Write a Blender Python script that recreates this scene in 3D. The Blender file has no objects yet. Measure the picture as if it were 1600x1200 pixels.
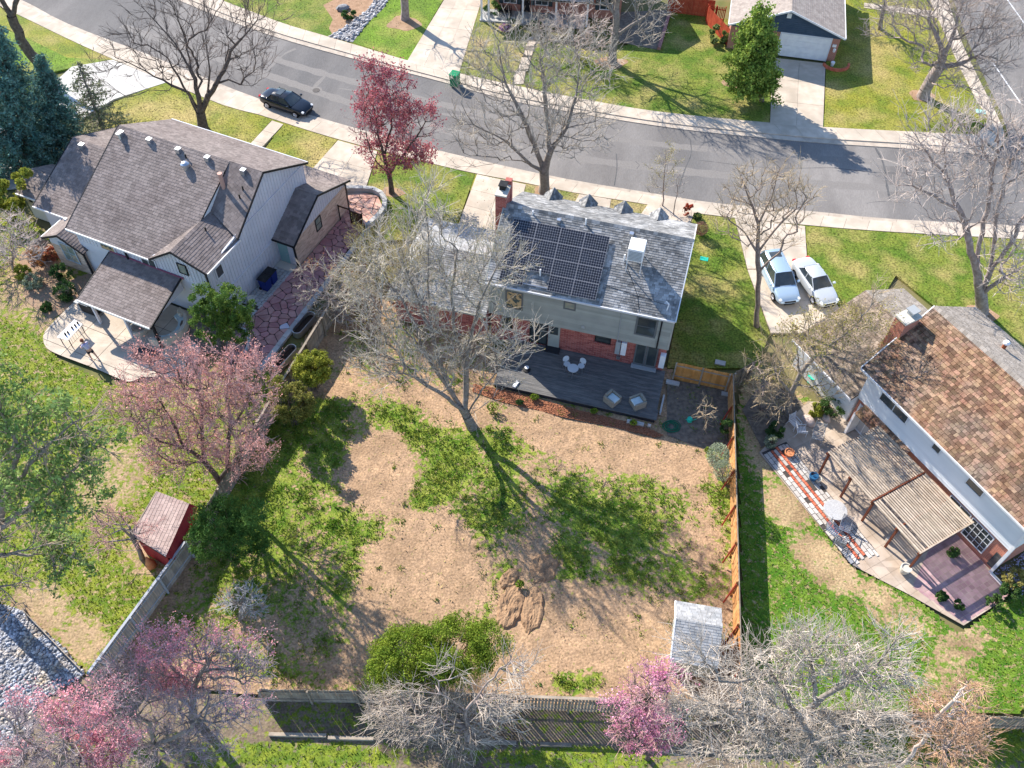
import bpy, bmesh, math, random
import numpy as np
from mathutils import Vector, Matrix
from mathutils.geometry import tessellate_polygon
random.seed(7); RNG = np.random.default_rng(11)
scn = bpy.context.scene; COL = scn.collection
rad = math.radians

# ------------------------------------------------------------------ camera
CF, CP, CR, CH = 1400.0, 0.90375337, 0.02114069, 46.7990627   # focal (px of 1600), pitch, roll, height
c_, s_ = math.cos(CP), math.sin(CP)
RM = np.array([[1, 0, 0], [0, -s_, -c_], [0, c_, -s_]])
cr_, sr_ = math.cos(CR), math.sin(CR)
RM = np.array([[cr_, -sr_, 0], [sr_, cr_, 0], [0, 0, 1]]) @ RM
CAMP = np.array([0, 0, CH])
cd = bpy.data.cameras.new('camera'); cam = bpy.data.objects.new('camera', cd); COL.objects.link(cam)
cd.sensor_width = 36; cd.lens = CF / 1600 * 36; cd.clip_end = 3000; cd.clip_start = 1
m = Matrix.Identity(4)
for i in range(3):
    m[i][0], m[i][1], m[i][2], m[i][3] = RM[0][i], -RM[1][i], -RM[2][i], CAMP[i]
cam.matrix_world = m; scn.camera = cam

# ------------------------------------------------------------------ light
SUN_AZ, SUN_EL = rad(-48.5), rad(34)          # direction the shadows fall to, height of the sun
w = bpy.data.worlds.new('World'); scn.world = w; w.use_nodes = True
nt = w.node_tree; bg = nt.nodes['Background']
sky = nt.nodes.new('ShaderNodeTexSky'); sky.sky_type = 'NISHITA'; sky.sun_disc = False
sky.sun_elevation = SUN_EL; sky.sun_rotation = math.atan2(-math.cos(SUN_AZ), -math.sin(SUN_AZ)); sky.altitude = 1600; sky.ozone_density = 2.0; sky.dust_density = 0.4
nt.links.new(sky.outputs[0], bg.inputs[0]); bg.inputs[1].default_value = 0.15
sd = bpy.data.lights.new('sun', 'SUN'); so = bpy.data.objects.new('sun', sd); COL.objects.link(so)
sd.energy = 4.6; sd.angle = rad(0.4); sd.color = (1.0, 0.915, 0.80)
dv = Vector((math.cos(SUN_AZ) * math.cos(SUN_EL), math.sin(SUN_AZ) * math.cos(SUN_EL), -math.sin(SUN_EL)))
so.rotation_euler = dv.to_track_quat('-Z', 'Y').to_euler(); so.location = (0, 0, 80)
vs = scn.view_settings; vs.view_transform = 'Standard'; vs.look = 'None'; vs.gamma = 1; vs.use_curve_mapping = False
vs.exposure = 1.15

# ------------------------------------------------------------------ pixel of the photo -> place in the world
def ray(px, py): return RM.T @ np.array([px - 800, py - 600, CF])
def G(px, py, z=0.0):
    d = ray(px, py); p = CAMP + d * (z - CH) / d[2]; return p
def AT(px, py, y):                      # on the pixel's ray at world depth y
    d = ray(px, py); return CAMP + d * (y / d[1])
def PXS(p):                             # pixels per metre at p
    return CF / (RM @ (np.array(p) - CAMP))[2]
class Fr:                               # a ground frame: u along, v across (away from the camera)
    def __init__(s, o, deg):
        s.o = np.array([o[0], o[1], 0.0]); s.ang = rad(deg)
        s.a = np.array([math.cos(s.ang), math.sin(s.ang), 0]); s.b = np.array([-s.a[1], s.a[0], 0])
    def p(s, u, v, z=0.0): return s.o + s.a * u + s.b * v + np.array([0, 0, z])

# ------------------------------------------------------------------ materials
def M(name, c1, c2=None, scale=3.0, rough=0.85, bump=0.0, bscale=None, island=0.0, detail=5, lo=0.35, hi=0.65, metal=0.0,
      c3=None, s3=0.3, stretch=None, spec=0.15, trans=0.0, translu=0.0, hue=0.0, fine=None):
    mt = bpy.data.materials.new(name); mt.use_nodes = True; t = mt.node_tree; N = t.nodes; L = t.links
    b = N['Principled BSDF']; b.inputs['Roughness'].default_value = rough; b.inputs['Metallic'].default_value = metal
    b.inputs['Specular IOR Level'].default_value = spec
    geo = N.new('ShaderNodeNewGeometry'); pos = geo.outputs['Position']
    if stretch:
        mp = N.new('ShaderNodeMapping'); mp.inputs['Rotation'].default_value = (0, 0, stretch[1]); L.new(pos, mp.inputs[0])
        mp2 = N.new('ShaderNodeMapping'); mp2.inputs['Scale'].default_value = stretch[0]; L.new(mp.outputs[0], mp2.inputs[0]); pos = mp2.outputs[0]
    def noise(sc, det=detail):
        n = N.new('ShaderNodeTexNoise'); n.inputs['Scale'].default_value = sc; n.inputs['Detail'].default_value = det
        L.new(pos, n.inputs['Vector']); return n.outputs[0]
    def ramp(src, a, bb):
        r = N.new('ShaderNodeMapRange'); r.inputs[1].default_value = a; r.inputs[2].default_value = bb; L.new(src, r.inputs[0]); return r.outputs[0]
    def mix(f, a, bb):
        x = N.new('ShaderNodeMix'); x.data_type = 'RGBA'
        if isinstance(f, float): x.inputs[0].default_value = f
        else: L.new(f, x.inputs[0])
        for s, k in ((a, 6), (bb, 7)):
            if isinstance(s, tuple): x.inputs[k].default_value = (*s, 1)
            else: L.new(s, x.inputs[k])
        return x.outputs[2]
    col = c1
    if c2: col = mix(ramp(noise(scale), lo, hi), c1, c2)
    if c3: col = mix(ramp(noise(s3), 0.45, 0.68), col, c3)
    if fine:
        fr_ = N.new('ShaderNodeMapRange'); fr_.inputs[1].default_value = .32; fr_.inputs[2].default_value = .68; fr_.inputs[3].default_value = 1 - fine[1]; fr_.inputs[4].default_value = 1 + fine[1]
        L.new(noise(fine[0], 3), fr_.inputs[0]); h0 = N.new('ShaderNodeHueSaturation'); L.new(fr_.outputs[0], h0.inputs['Value'])
        if isinstance(col, tuple): h0.inputs['Color'].default_value = (*col, 1)
        else: L.new(col, h0.inputs['Color'])
        col = h0.outputs[0]
    if island:
        oi = N.new('ShaderNodeObjectInfo'); ad = N.new('ShaderNodeMath'); ad.operation = 'ADD'
        L.new(geo.outputs['Random Per Island'], ad.inputs[0]); L.new(oi.outputs['Random'], ad.inputs[1])
        fr = N.new('ShaderNodeMath'); fr.operation = 'FRACT'; L.new(ad.outputs[0], fr.inputs[0])
        hs = N.new('ShaderNodeHueSaturation')
        mr = N.new('ShaderNodeMapRange'); mr.inputs[3].default_value = 1 - island; mr.inputs[4].default_value = 1 + island
        L.new(fr.outputs[0], mr.inputs[0]); L.new(mr.outputs[0], hs.inputs['Value'])
        if hue:
            f2 = N.new('ShaderNodeMath'); f2.operation = 'MULTIPLY'; f2.inputs[1].default_value = 7.31; L.new(fr.outputs[0], f2.inputs[0])
            f3 = N.new('ShaderNodeMath'); f3.operation = 'FRACT'; L.new(f2.outputs[0], f3.inputs[0])
            m2 = N.new('ShaderNodeMapRange'); m2.inputs[3].default_value = 0.5 - hue; m2.inputs[4].default_value = 0.5 + hue
            L.new(f3.outputs[0], m2.inputs[0]); L.new(m2.outputs[0], hs.inputs['Hue'])
        if isinstance(col, tuple): hs.inputs['Color'].default_value = (*col, 1)
        else: L.new(col, hs.inputs['Color'])
        col = hs.outputs[0]
    if isinstance(col, tuple): b.inputs['Base Color'].default_value = (*col, 1)
    else: L.new(col, b.inputs['Base Color'])
    if bump:
        bn = N.new('ShaderNodeBump'); bn.inputs['Strength'].default_value = bump; bn.inputs['Distance'].default_value = 0.05
        L.new(noise(bscale or scale * 4), bn.inputs['Height']); L.new(bn.outputs[0], b.inputs['Normal'])
    if trans: b.inputs['Transmission Weight'].default_value = trans
    if translu:
        tr = N.new('ShaderNodeBsdfTranslucent'); ms = N.new('ShaderNodeMixShader'); ms.inputs[0].default_value = translu
        if isinstance(col, tuple): tr.inputs[0].default_value = (*col, 1)
        else: L.new(col, tr.inputs[0])
        L.new(b.outputs[0], ms.inputs[1]); L.new(tr.outputs[0], ms.inputs[2]); L.new(ms.outputs[0], N['Material Output'].inputs[0])
    return mt
def brick_mat(name, c1, c2, mortar, ang, bw=0.2, bh=0.075):
    mt = bpy.data.materials.new(name); mt.use_nodes = True; t = mt.node_tree; N = t.nodes; L = t.links
    b = N['Principled BSDF']; b.inputs['Roughness'].default_value = 0.9
    geo = N.new('ShaderNodeNewGeometry'); mp = N.new('ShaderNodeMapping'); mp.inputs['Rotation'].default_value = (0, 0, -ang)
    L.new(geo.outputs['Position'], mp.inputs[0]); sx = N.new('ShaderNodeSeparateXYZ'); L.new(mp.outputs[0], sx.inputs[0])
    ad = N.new('ShaderNodeMath'); L.new(sx.outputs[0], ad.inputs[0]); L.new(sx.outputs[1], ad.inputs[1])
    cb = N.new('ShaderNodeCombineXYZ'); L.new(ad.outputs[0], cb.inputs[0]); L.new(sx.outputs[2], cb.inputs[1])
    br = N.new('ShaderNodeTexBrick'); L.new(cb.outputs[0], br.inputs[0]); br.inputs['Scale'].default_value = 1
    br.inputs['Brick Width'].default_value = bw; br.inputs['Row Height'].default_value = bh; br.inputs['Mortar Size'].default_value = 0.008
    br.inputs[1].default_value = (*c1, 1); br.inputs[2].default_value = (*c2, 1); br.inputs[3].default_value = (*mortar, 1); br.inputs['Bias'].default_value = -0.1
    L.new(br.outputs[0], b.inputs['Base Color'])
    bp = N.new('ShaderNodeBump'); bp.inputs['Strength'].default_value = 0.5; bp.inputs['Distance'].default_value = 0.01; bp.invert = True
    L.new(br.outputs[1], bp.inputs['Height']); L.new(bp.outputs[0], b.inputs['Normal'])
    return mt

ASPH = M('asphalt', (.155, .145, .138), (.24, .225, .212), scale=0.35, rough=.9, bump=.25, bscale=25, c3=(.125, .122, .122), s3=0.09, stretch=((1, .25, 1), rad(12)), fine=(16, .1))
ASPHL = M('asphalt_seal', (.085, .085, .088), (.12, .12, .12), scale=6)
ASPHP = M('asphalt_patch_light', (.185, .173, .162), (.222, .208, .196), scale=9)
CONC = M('concrete', (.47, .395, .315), (.58, .50, .41), scale=1.2, island=.07, bump=.15, bscale=30, c3=(.42, .36, .29), s3=.5)
CONCW = M('concrete_pale', (.47, .45, .42), (.54, .52, .48), scale=1.2, island=.05, bump=.1, bscale=30)
CONCG = M('concrete_grey', (.36, .36, .35), (.46, .46, .45), scale=1.5, island=.08, bump=.1, bscale=30)
GUT = M('gutter_concrete', (.40, .34, .28), (.52, .45, .37), scale=1.5, island=.07, bump=.2, bscale=30)
WHITE = M('white_paint', (.78, .78, .78), (.68, .68, .7), scale=2, rough=.5)
WHITED = M('white_trim', (.62, .64, .68), rough=.5)
BLACKT = M('dark_trim', (.02, .02, .022), rough=.5)
GLASS = M('window_glass', (.03, .04, .045), (.07, .08, .075), scale=1.2, rough=.06, spec=1.0)
GLASSL = M('curtained_glass', (.16, .22, .2), (.3, .3, .24), scale=2.5, rough=.12, spec=.8)
GREYS = M('grey_green_siding', (.29, .30, .27), (.34, .345, .31), scale=1, island=.12, rough=.7)
BLUEW = M('pale_blue_siding', (.52, .54, .6), (.58, .6, .66), scale=.8, rough=.6)
SIDW = M('white_siding', (.72, .73, .74), (.66, .68, .7), scale=.8, rough=.6, island=.04)
SHG_MAIN = M('grey_shingle', (.145, .15, .155), (.255, .25, .243), scale=2.2, island=.38, rough=.95, c3=(.36, .36, .36), s3=.6)
SHG_LEFT = M('taupe_shingle', (.175, .145, .135), (.235, .198, .185), scale=1.2, island=.2, rough=.95, c3=(.235, .20, .185), s3=.35)
SHG_SHED = M('pale_grey_shingle', (.28, .29, .3), (.38, .38, .38), scale=2, island=.22, rough=.95)
SHG_TAN = M('tan_shingle', (.30, .255, .225), (.38, .33, .29), scale=1.5, island=.12, rough=.95)
SHAKE = M('cedar_shake', (.19, .105, .065), (.30, .19, .12), scale=1.6, island=.5, hue=.012, rough=.95, c3=(.20, .15, .115), s3=.5, fine=(14, .2))
SHAKEF = M('weathered_shake', (.27, .235, .2), (.36, .32, .28), scale=2, island=.2, rough=.95)
UNDER = M('roof_deck', (.05, .045, .04), rough=.95)
SHAKEU = M('shake_underlay', (.09, .055, .035), rough=.95)
CEDAR = M('cedar_fence', (.42, .20, .075), (.55, .30, .13), scale=2, island=.22, rough=.85, bump=.2, bscale=20)
CEDARG = M('weathered_fence', (.22, .185, .15), (.34, .29, .23), scale=2, island=.25, rough=.9, bump=.2, bscale=20)
CEDARO = M('orange_fence', (.50, .22, .06), (.6, .3, .1), scale=2, island=.15, rough=.85)
REDF = M('red_fence', (.38, .06, .03), (.46, .09, .045), scale=2, island=.1, rough=.8)
REDW = M('red_shed_wood', (.28, .03, .04), (.34, .05, .05), scale=2, island=.1, rough=.8)
DECK = M('grey_deck_board', (.105, .105, .105), (.17, .165, .16), scale=1.5, island=.12, rough=.8, stretch=((1, 6, 1), rad(14.3)))
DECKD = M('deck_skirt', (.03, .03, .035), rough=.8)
SLAT = M('pergola_slat', (.37, .30, .23), (.50, .415, .325), scale=2.5, island=.16, rough=.85, bump=.1, bscale=20)
POSTM = M('dark_red_post', (.14, .045, .025), (.18, .06, .035), scale=3, rough=.7)
FLAG = M('flagstone', (.37, .185, .18), (.47, .27, .25), scale=1.6, island=.16, hue=.012, rough=.85, bump=.2, bscale=15)
FLAGF = M('pink_flagstone', (.56, .31, .24), (.64, .42, .33), scale=1.6, island=.12, rough=.85, bump=.2, bscale=15)
JOINT = M('joint_sand', (.055, .05, .05), (.09, .08, .07), scale=8)
PAVEB = M('patio_paver', (.37, .29, .22), (.50, .42, .34), scale=1.0, island=.16, rough=.9, c3=(.4, .33, .28), s3=.4)
PAVEW = M('pale_paver', (.46, .43, .40), (.56, .52, .48), scale=3, island=.22, rough=.9)
BRED = M('red_edging_brick', (.48, .11, .06), (.56, .17, .1), scale=3, island=.15, rough=.9)
BRICK = brick_mat('red_brick', (.25, .045, .035), (.48, .14, .11), (.42, .26, .23), rad(-14.3), .36, .11)
BRICKT = brick_mat('tan_brick', (.42, .31, .24), (.66, .52, .41), (.6, .5, .42), rad(-23.5), .36, .12)
BRICKR = brick_mat('orange_brick', (.42, .12, .07), (.5, .17, .1), (.5, .34, .28), rad(-60.2))
BRICKO = brick_mat('rust_brick', (.36, .12, .08), (.43, .16, .1), (.45, .35, .3), rad(-11.5))
STONEG = M('river_stone', (.34, .34, .35), (.5, .49, .48), scale=4, island=.4, rough=.85, c3=(.24, .22, .22), s3=2)
STONEB = M('grey_gravel', (.15, .155, .17), (.26, .26, .27), scale=3, island=.45, rough=.9)
METAL = M('galvanised_metal', (.55, .57, .6), rough=.35, metal=.9)
METALG = M('grey_metal_box', (.33, .35, .36), rough=.5)
METALW = M('pale_metal', (.75, .76, .78), rough=.45)
BLK = M('black_plastic', (.015, .015, .017), (.03, .03, .03), scale=4, rough=.5)
BLUEP = M('blue_bin_plastic', (.01, .025, .16), rough=.45)
GREENP = M('green_bin_plastic', (.01, .22, .09), rough=.45)
TURQ = M('turquoise_plastic', (.03, .5, .36), rough=.4)
TERRA = M('terracotta', (.52, .2, .09), (.6, .26, .13), scale=6, rough=.85)
BLUEG = M('blue_glazed_pot', (.03, .12, .25), rough=.25)
CREAM = M('cream_stoneware', (.55, .52, .45), rough=.7)
SOIL = M('potting_soil', (.03, .02, .015), (.06, .04, .03), scale=15)
WICK = M('wicker', (.20, .19, .16), (.32, .30, .25), scale=40, rough=.9)
CUSH = M('pale_cushion', (.5, .62, .65), (.56, .67, .7), scale=5, rough=.95)
BEIGEC = M('beige_cushion', (.55, .49, .4), rough=.95)
CHAIRW = M('grey_mesh_seat', (.52, .56, .6), rough=.7)
DBROWN = M('dark_brown_frame', (.07, .035, .02), rough=.6)
RUBBER = M('tyre_rubber', (.015, .015, .015), rough=.85)
RIM = M('alloy_rim', (.6, .6, .62), rough=.3, metal=.8)
MULCH = M('red_mulch', (.22, .09, .05), (.36, .16, .09), scale=12, rough=.95, bump=.8, bscale=25)
HOSE = M('green_hose', (.02, .14, .08), rough=.5)
SKIN = M('skin', (.55, .33, .24), rough=.6)
# ------------------------------------------------------------------ mesh helpers
WORLD0 = Fr((0, 0), 0)
def origin(o): return np.array(o['_o']) if o is not None and '_o' in o else np.zeros(3)
def tag(o, label=None, cat=None, group=None, kind=None):
    if label: o['label'] = label
    if cat: o['category'] = cat
    if group: o['group'] = group
    if kind: o['kind'] = kind
    return o
def thing(name, label, cat, loc=(0, 0, 0), group=None):
    o = bpy.data.objects.new(name, None); COL.objects.link(o); o.location = [float(x) for x in loc]; o['_o'] = [float(x) for x in loc]
    o.empty_display_size = .3
    return tag(o, label, cat, group)
def link(name, me, mat, parent=None, o=None, kind=None, label=None):
    if mat is not None and not me.materials: me.materials.append(mat)
    ob = bpy.data.objects.new(name, me); COL.objects.link(ob)
    org = origin(parent) if o is None else np.array(o, float)
    if parent is not None:
        ob.parent = parent
        ob.location = [float(x) for x in (org - origin(parent))]
    else: ob.location = [float(x) for x in org]
    ob['_o'] = [float(x) for x in org]
    if kind: ob['kind'] = kind
    if label: ob['label'] = label
    return ob
def np_mesh(name, V, Fc, smooth=False):
    """V (n,3), Fc (m,k) all faces with k corners"""
    me = bpy.data.meshes.new(name); n, m_, k = len(V), len(Fc), Fc.shape[1]
    me.vertices.add(n); me.vertices.foreach_set('co', V.astype(np.float32).ravel())
    me.loops.add(m_ * k); me.loops.foreach_set('vertex_index', Fc.astype(np.int32).ravel())
    me.polygons.add(m_); me.polygons.foreach_set('loop_start', np.arange(0, m_ * k, k, dtype=np.int32))
    me.polygons.foreach_set('loop_total', np.full(m_, k, dtype=np.int32))
    if smooth: me.polygons.foreach_set('use_smooth', np.ones(m_, dtype=bool))
    me.update(calc_edges=True); return me
class MB:
    def __init__(s): s.v = []; s.f = []
    def add(s, vs_, fs):
        b = len(s.v); s.v += [tuple(map(float, p)) for p in vs_]; s.f += [tuple(i + b for i in f) for f in fs]; return s
    def extr(s, poly, vec):
        n = len(poly); P = [np.array(p, float) for p in poly]; vec = np.array(vec, float)
        nrm = sum((np.cross(P[i], P[(i + 1) % n]) for i in range(n)), np.zeros(3))
        if nrm @ vec > 0: P = P[::-1]
        Q = [p + vec for p in P]
        return s.add(P + Q, [tuple(range(n)), tuple(range(2 * n - 1, n - 1, -1))] + [(i, i + n, (i + 1) % n + n, (i + 1) % n) for i in range(n)])
    def box(s, fr, u0, u1, v0, v1, z0, z1):
        if u1 < u0: u0, u1 = u1, u0
        if v1 < v0: v0, v1 = v1, v0
        return s.extr([fr.p(u0, v0, z0), fr.p(u1, v0, z0), fr.p(u1, v1, z0), fr.p(u0, v1, z0)], (0, 0, z1 - z0))
    def flat(s, poly): 
        return s.add(poly, [tuple(range(len(poly)))])
    def ngon(s, poly, z=None):            # any simple polygon, tessellated, facing up
        P = [Vector(p) if z is None else Vector((p[0], p[1], z)) for p in poly]
        t = tessellate_polygon([P]); fs = []
        for a, b, c in t:
            nz = (P[b] - P[a]).cross(P[c] - P[a]).z; fs.append((a, b, c) if nz > 0 else (a, c, b))
        return s.add(P, fs)
    def slab(s, poly, z0, z1):            # prism with any outline
        n = len(poly); b = len(s.v); s.ngon(poly, z1); A = sum(poly[i][0] * poly[(i + 1) % n][1] - poly[(i + 1) % n][0] * poly[i][1] for i in range(n))
        lo = [(p[0], p[1], z0) for p in poly]; bb = len(s.v); s.v += [tuple(map(float, q)) for q in lo]
        for i in range(n):
            j = (i + 1) % n; q = (bb + i, bb + j, b + j, b + i); s.f.append(q if A > 0 else q[::-1])
        return s
    def tube(s, p0, p1, r0, r1=None, n=8, caps=True):
        r1 = r0 if r1 is None else r1; p0 = np.array(p0, float); p1 = np.array(p1, float); d = p1 - p0; d = d / (np.linalg.norm(d) + 1e-9)
        a = np.cross(d, (0, 0, 1) if abs(d[2]) < .9 else (1, 0, 0)); a /= np.linalg.norm(a); b = np.cross(d, a)
        A = [p0 + r0 * (a * math.cos(2 * math.pi * i / n) + b * math.sin(2 * math.pi * i / n)) for i in range(n)]
        B = [p1 + r1 * (a * math.cos(2 * math.pi * i / n) + b * math.sin(2 * math.pi * i / n)) for i in range(n)]
        fs = [(i, (i + 1) % n, (i + 1) % n + n, i + n) for i in range(n)]
        if caps: fs += [tuple(range(n - 1, -1, -1)), tuple(range(n, 2 * n))]
        return s.add(A + B, fs)
    def lathe(s, c, prof, n=16, sx=1, sy=1, ang=0):   # prof [(r,z)...]
        R = []; ca, sa = math.cos(ang), math.sin(ang)
        for r, z in prof:
            for i in range(n):
                x = r * sx * math.cos(2 * math.pi * i / n); y = r * sy * math.sin(2 * math.pi * i / n)
                R.append((c[0] + x * ca - y * sa, c[1] + x * sa + y * ca, c[2] + z))
        fs = [(k * n + i, k * n + (i + 1) % n, (k + 1) * n + (i + 1) % n, (k + 1) * n + i) for k in range(len(prof) - 1) for i in range(n)]
        fs += [tuple(range(n - 1, -1, -1)), tuple(range((len(prof) - 1) * n, len(prof) * n))]
        return s.add(R, fs)
    def build(s, name, mat, parent=None, kind=None, label=None, smooth=False, o=None, bevel=0):
        me = bpy.data.meshes.new(name); org = origin(parent) if o is None else np.array(o, float)
        me.from_pydata([(p[0] - org[0], p[1] - org[1], p[2] - org[2]) for p in s.v], [], s.f); me.update()
        if smooth: me.polygons.foreach_set('use_smooth', [True] * len(me.polygons))
        ob = link(name, me, mat, parent, org, kind, label)
        if bevel:
            bv = ob.modifiers.new('b', 'BEVEL'); bv.width = bevel; bv.segments = 2; bv.limit_method = 'ANGLE'
        return ob
def copy_tree(o, parent=None):
    c = o.copy(); COL.objects.link(c); c.parent = parent
    for ch in list(o.children): copy_tree(ch, c)
    return c
def place(o, loc, rz=0.0, label=None, group=None):
    o.location = [float(x) for x in loc]; o.rotation_euler = (0, 0, rz)
    if label: o['label'] = label
    if group: o['group'] = group
    return o
def clip(poly, clipper):                 # Sutherland-Hodgman, both 2D, clipper convex ccw
    out = poly
    for i in range(len(clipper)):
        a, b = clipper[i], clipper[(i + 1) % len(clipper)]; inp = out; out = []
        ex, ey = b[0] - a[0], b[1] - a[1]
        f = lambda p: ex * (p[1] - a[1]) - ey * (p[0] - a[0])
        for j in range(len(inp)):
            p, q = inp[j], inp[(j + 1) % len(inp)]; fp, fq = f(p), f(q)
            if fp >= 0: out.append(p)
            if fp * fq < 0:
                t = fp / (fp - fq); out.append((p[0] + t * (q[0] - p[0]), p[1] + t * (q[1] - p[1])))
        if not out: return []
    return out
def area2(p): return .5 * sum(p[i][0] * p[(i + 1) % len(p)][1] - p[(i + 1) % len(p)][0] * p[i][1] for i in range(len(p)))

def unit(v): return v / (np.linalg.norm(v, axis=-1, keepdims=True) + 1e-9)
def roof(parent, pts, mat, expo=.16, tw=.30, th=.02, jit=.5, slab=.14, under=UNDER, edge=None, parts=False, name='roof', capedge=None):
    """pts: convex planar outline, pts[0]->pts[1] is the eave. Builds the roof board and the overlapping shingles on it."""
    P = [np.array(p, float) for p in pts]; U = P[1] - P[0]; U /= np.linalg.norm(U)
    nn = sum(np.cross(P[i], P[(i + 1) % len(P)]) for i in range(len(P))); nn /= np.linalg.norm(nn)
    if nn[2] < 0: nn = -nn
    cm_ = sum(P) / len(P); P = [p - np.array([0, 0, ((p - cm_) @ nn) / nn[2]]) for p in P]; U = unit(P[1] - P[0])
    Vv = np.cross(nn, U); C0 = sum(P) / len(P)
    if (C0 - P[0]) @ Vv < 0: Vv = -Vv
    uv = [((p - P[0]) @ U, (p - P[0]) @ Vv) for p in P]
    if area2(uv) < 0: uv = uv[::-1]
    rf = MB().extr([p - nn * 0.0 for p in P], -nn * slab).build(name, under, parent)
    mb = MB(); umin = min(p[0] for p in uv); umax = max(p[0] for p in uv); vmax = max(p[1] for p in uv)
    cells = []; v = -.02; k = 0
    while v < vmax:
        u = umin - random.random() * tw
        while u < umax:
            wd = tw * (1 + jit * (random.random() * 2 - 1)); hh = random.random() * jit * .25 * expo
            q = clip([(u + .006, v - hh), (u + wd - .006, v - hh), (u + wd - .006, v + expo + .01), (u + .006, v + expo + .01)], uv)
            if len(q) >= 3 and abs(area2(q)) > .1 * expo * tw: cells.append((u + .006, wd - .012, v - hh, q))
            u += wd
        v += expo
    def height(vv, v0): return .004 + th * max(0, 1 - (vv - v0) / expo)
    full = []
    if parts:
        cells.sort(key=lambda c: np.linalg.norm(P[0] + U * c[0] + Vv * c[2] - CAMP))
        full = [c for c in cells if len(c[3]) == 4 and abs(area2(c[3]) - c[1] * (expo + .01 + (c[3][2][1] - c[3][0][1] - expo - .01))) < .02 * c[1]]
        full = [c for c in full if abs(c[3][0][0] - c[0]) < 1e-6 and abs(c[3][1][0] - c[0] - c[1]) < 1e-6 and abs(c[3][0][1] - c[2]) < 1e-6][:parts]
        ids = {id(c) for c in full}; rest = [c for c in cells if id(c) not in ids]
        buckets = {}
        for c in full:
            kx = round(c[1] / .03); me = buckets.get(kx)
            if me is None:
                x = kx * .03 - .004; h0 = .004 + th; h1 = .006; y = expo + .03
                me = bpy.data.meshes.new('shingle'); me.from_pydata([(0, 0, h0), (x, 0, h0), (x, y, h1), (0, y, h1), (0, 0, 0), (x, 0, 0), (x, y, 0), (0, y, 0)], [],
                    [(0, 1, 2, 3), (4, 5, 1, 0), (5, 6, 2, 1), (7, 4, 0, 3)]); me.materials.append(mat); buckets[kx] = me
            ob = bpy.data.objects.new('shingle', me); COL.objects.link(ob); ob.parent = rf
            lp = P[0] + U * c[0] + Vv * c[2] - origin(rf); mm = Matrix.Identity(4)
            for i in range(3): mm[i][0], mm[i][1], mm[i][2], mm[i][3] = U[i], Vv[i], nn[i], lp[i]
            ob.matrix_local = mm
    else: rest = cells
    for u0, wd, v0, q in rest:
        dz = random.random() * .004 * (1 if th < .03 else 3)
        top = [P[0] + U * a + Vv * b + nn * (height(b, v0) + dz) for a, b in q]; bot = [P[0] + U * a + Vv * b for a, b in q]
        n = len(q); fs = [tuple(range(n))] + [(i, i + n, (i + 1) % n + n, (i + 1) % n)[::-1] for i in range(n)]
        fs = [tuple(range(n))] + [(i + n, (i + 1) % n + n, (i + 1) % n, i) for i in range(n)]
        mb.add(top + bot, fs)
    if mb.v: mb.build('shingles', mat, rf, kind='stuff')
    if edge:                                  # a bargeboard or gutter along chosen edges [(i, j, mat, w, h)]
        for i, j, em, nm in edge:
            a, b = P[i], P[j]; d = b - a; d /= np.linalg.norm(d); out = np.cross(d, nn); mid = (a + b) / 2
            if (mid + out - C0) @ (mid + out - C0) < (mid - C0) @ (mid - C0): out = -out
            out[2] *= 0; out /= np.linalg.norm(out)
            MB().extr([a + nn * .03 + out * .005, b + nn * .03 + out * .005, b - np.array([0, 0, .13]) + out * .005, a - np.array([0, 0, .13]) + out * .005], out * .07).build(nm, em, parent)
    return rf
def window(parent, org, ud, zd_n, w_, h_, fm=WHITE, pm=GLASS, rows=1, cols=1, fw=.07, proud=.05):
    """org = lower left corner on the wall, ud = unit along the wall, zd_n = outward normal"""
    ud = np.array(ud, float); n = np.array(zd_n, float); o = np.array(org, float); Z = np.array([0, 0, 1.0])
    f = MB(); q = lambda a, b: o + ud * a + Z * b
    def bar(a0, a1, b0, b1, pr=proud): f.extr([q(a0, b0), q(a1, b0), q(a1, b1), q(a0, b1)], n * pr)
    bar(0, w_, 0, fw); bar(0, w_, h_ - fw, h_); bar(0, fw, fw, h_ - fw); bar(w_ - fw, w_, fw, h_ - fw)
    for i in range(1, cols): bar(w_ * i / cols - .02, w_ * i / cols + .02, fw, h_ - fw, proud - .012)
    for i in range(1, rows): bar(fw, w_ - fw, h_ * i / rows - .02, h_ * i / rows + .02, proud - .018)
    fo = f.build('window', fm, parent)
    for i in range(cols):
        for j in range(rows):
            a0 = fw + (w_ - 2 * fw) * i / cols; a1 = fw + (w_ - 2 * fw) * (i + 1) / cols; b0 = fw + (h_ - 2 * fw) * j / rows; b1 = fw + (h_ - 2 * fw) * (j + 1) / rows
            MB().extr([q(a0, b0), q(a1, b0), q(a1, b1), q(a0, b1)], n * .02).build('pane', pm, fo)
    return fo
def gable_wall(mb, fr, u, pts, t=.12):   # wall in plane u=const, pts (v,z)
    return mb.extr([fr.p(u, v, z) for v, z in pts], fr.a * -t)
def wall_v(mb, fr, v, pts, t=.12):       # wall in plane v=const, pts (u,z), thickness away from the camera
    return mb.extr([fr.p(u, v, z) for u, z in pts], fr.b * t)

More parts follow.
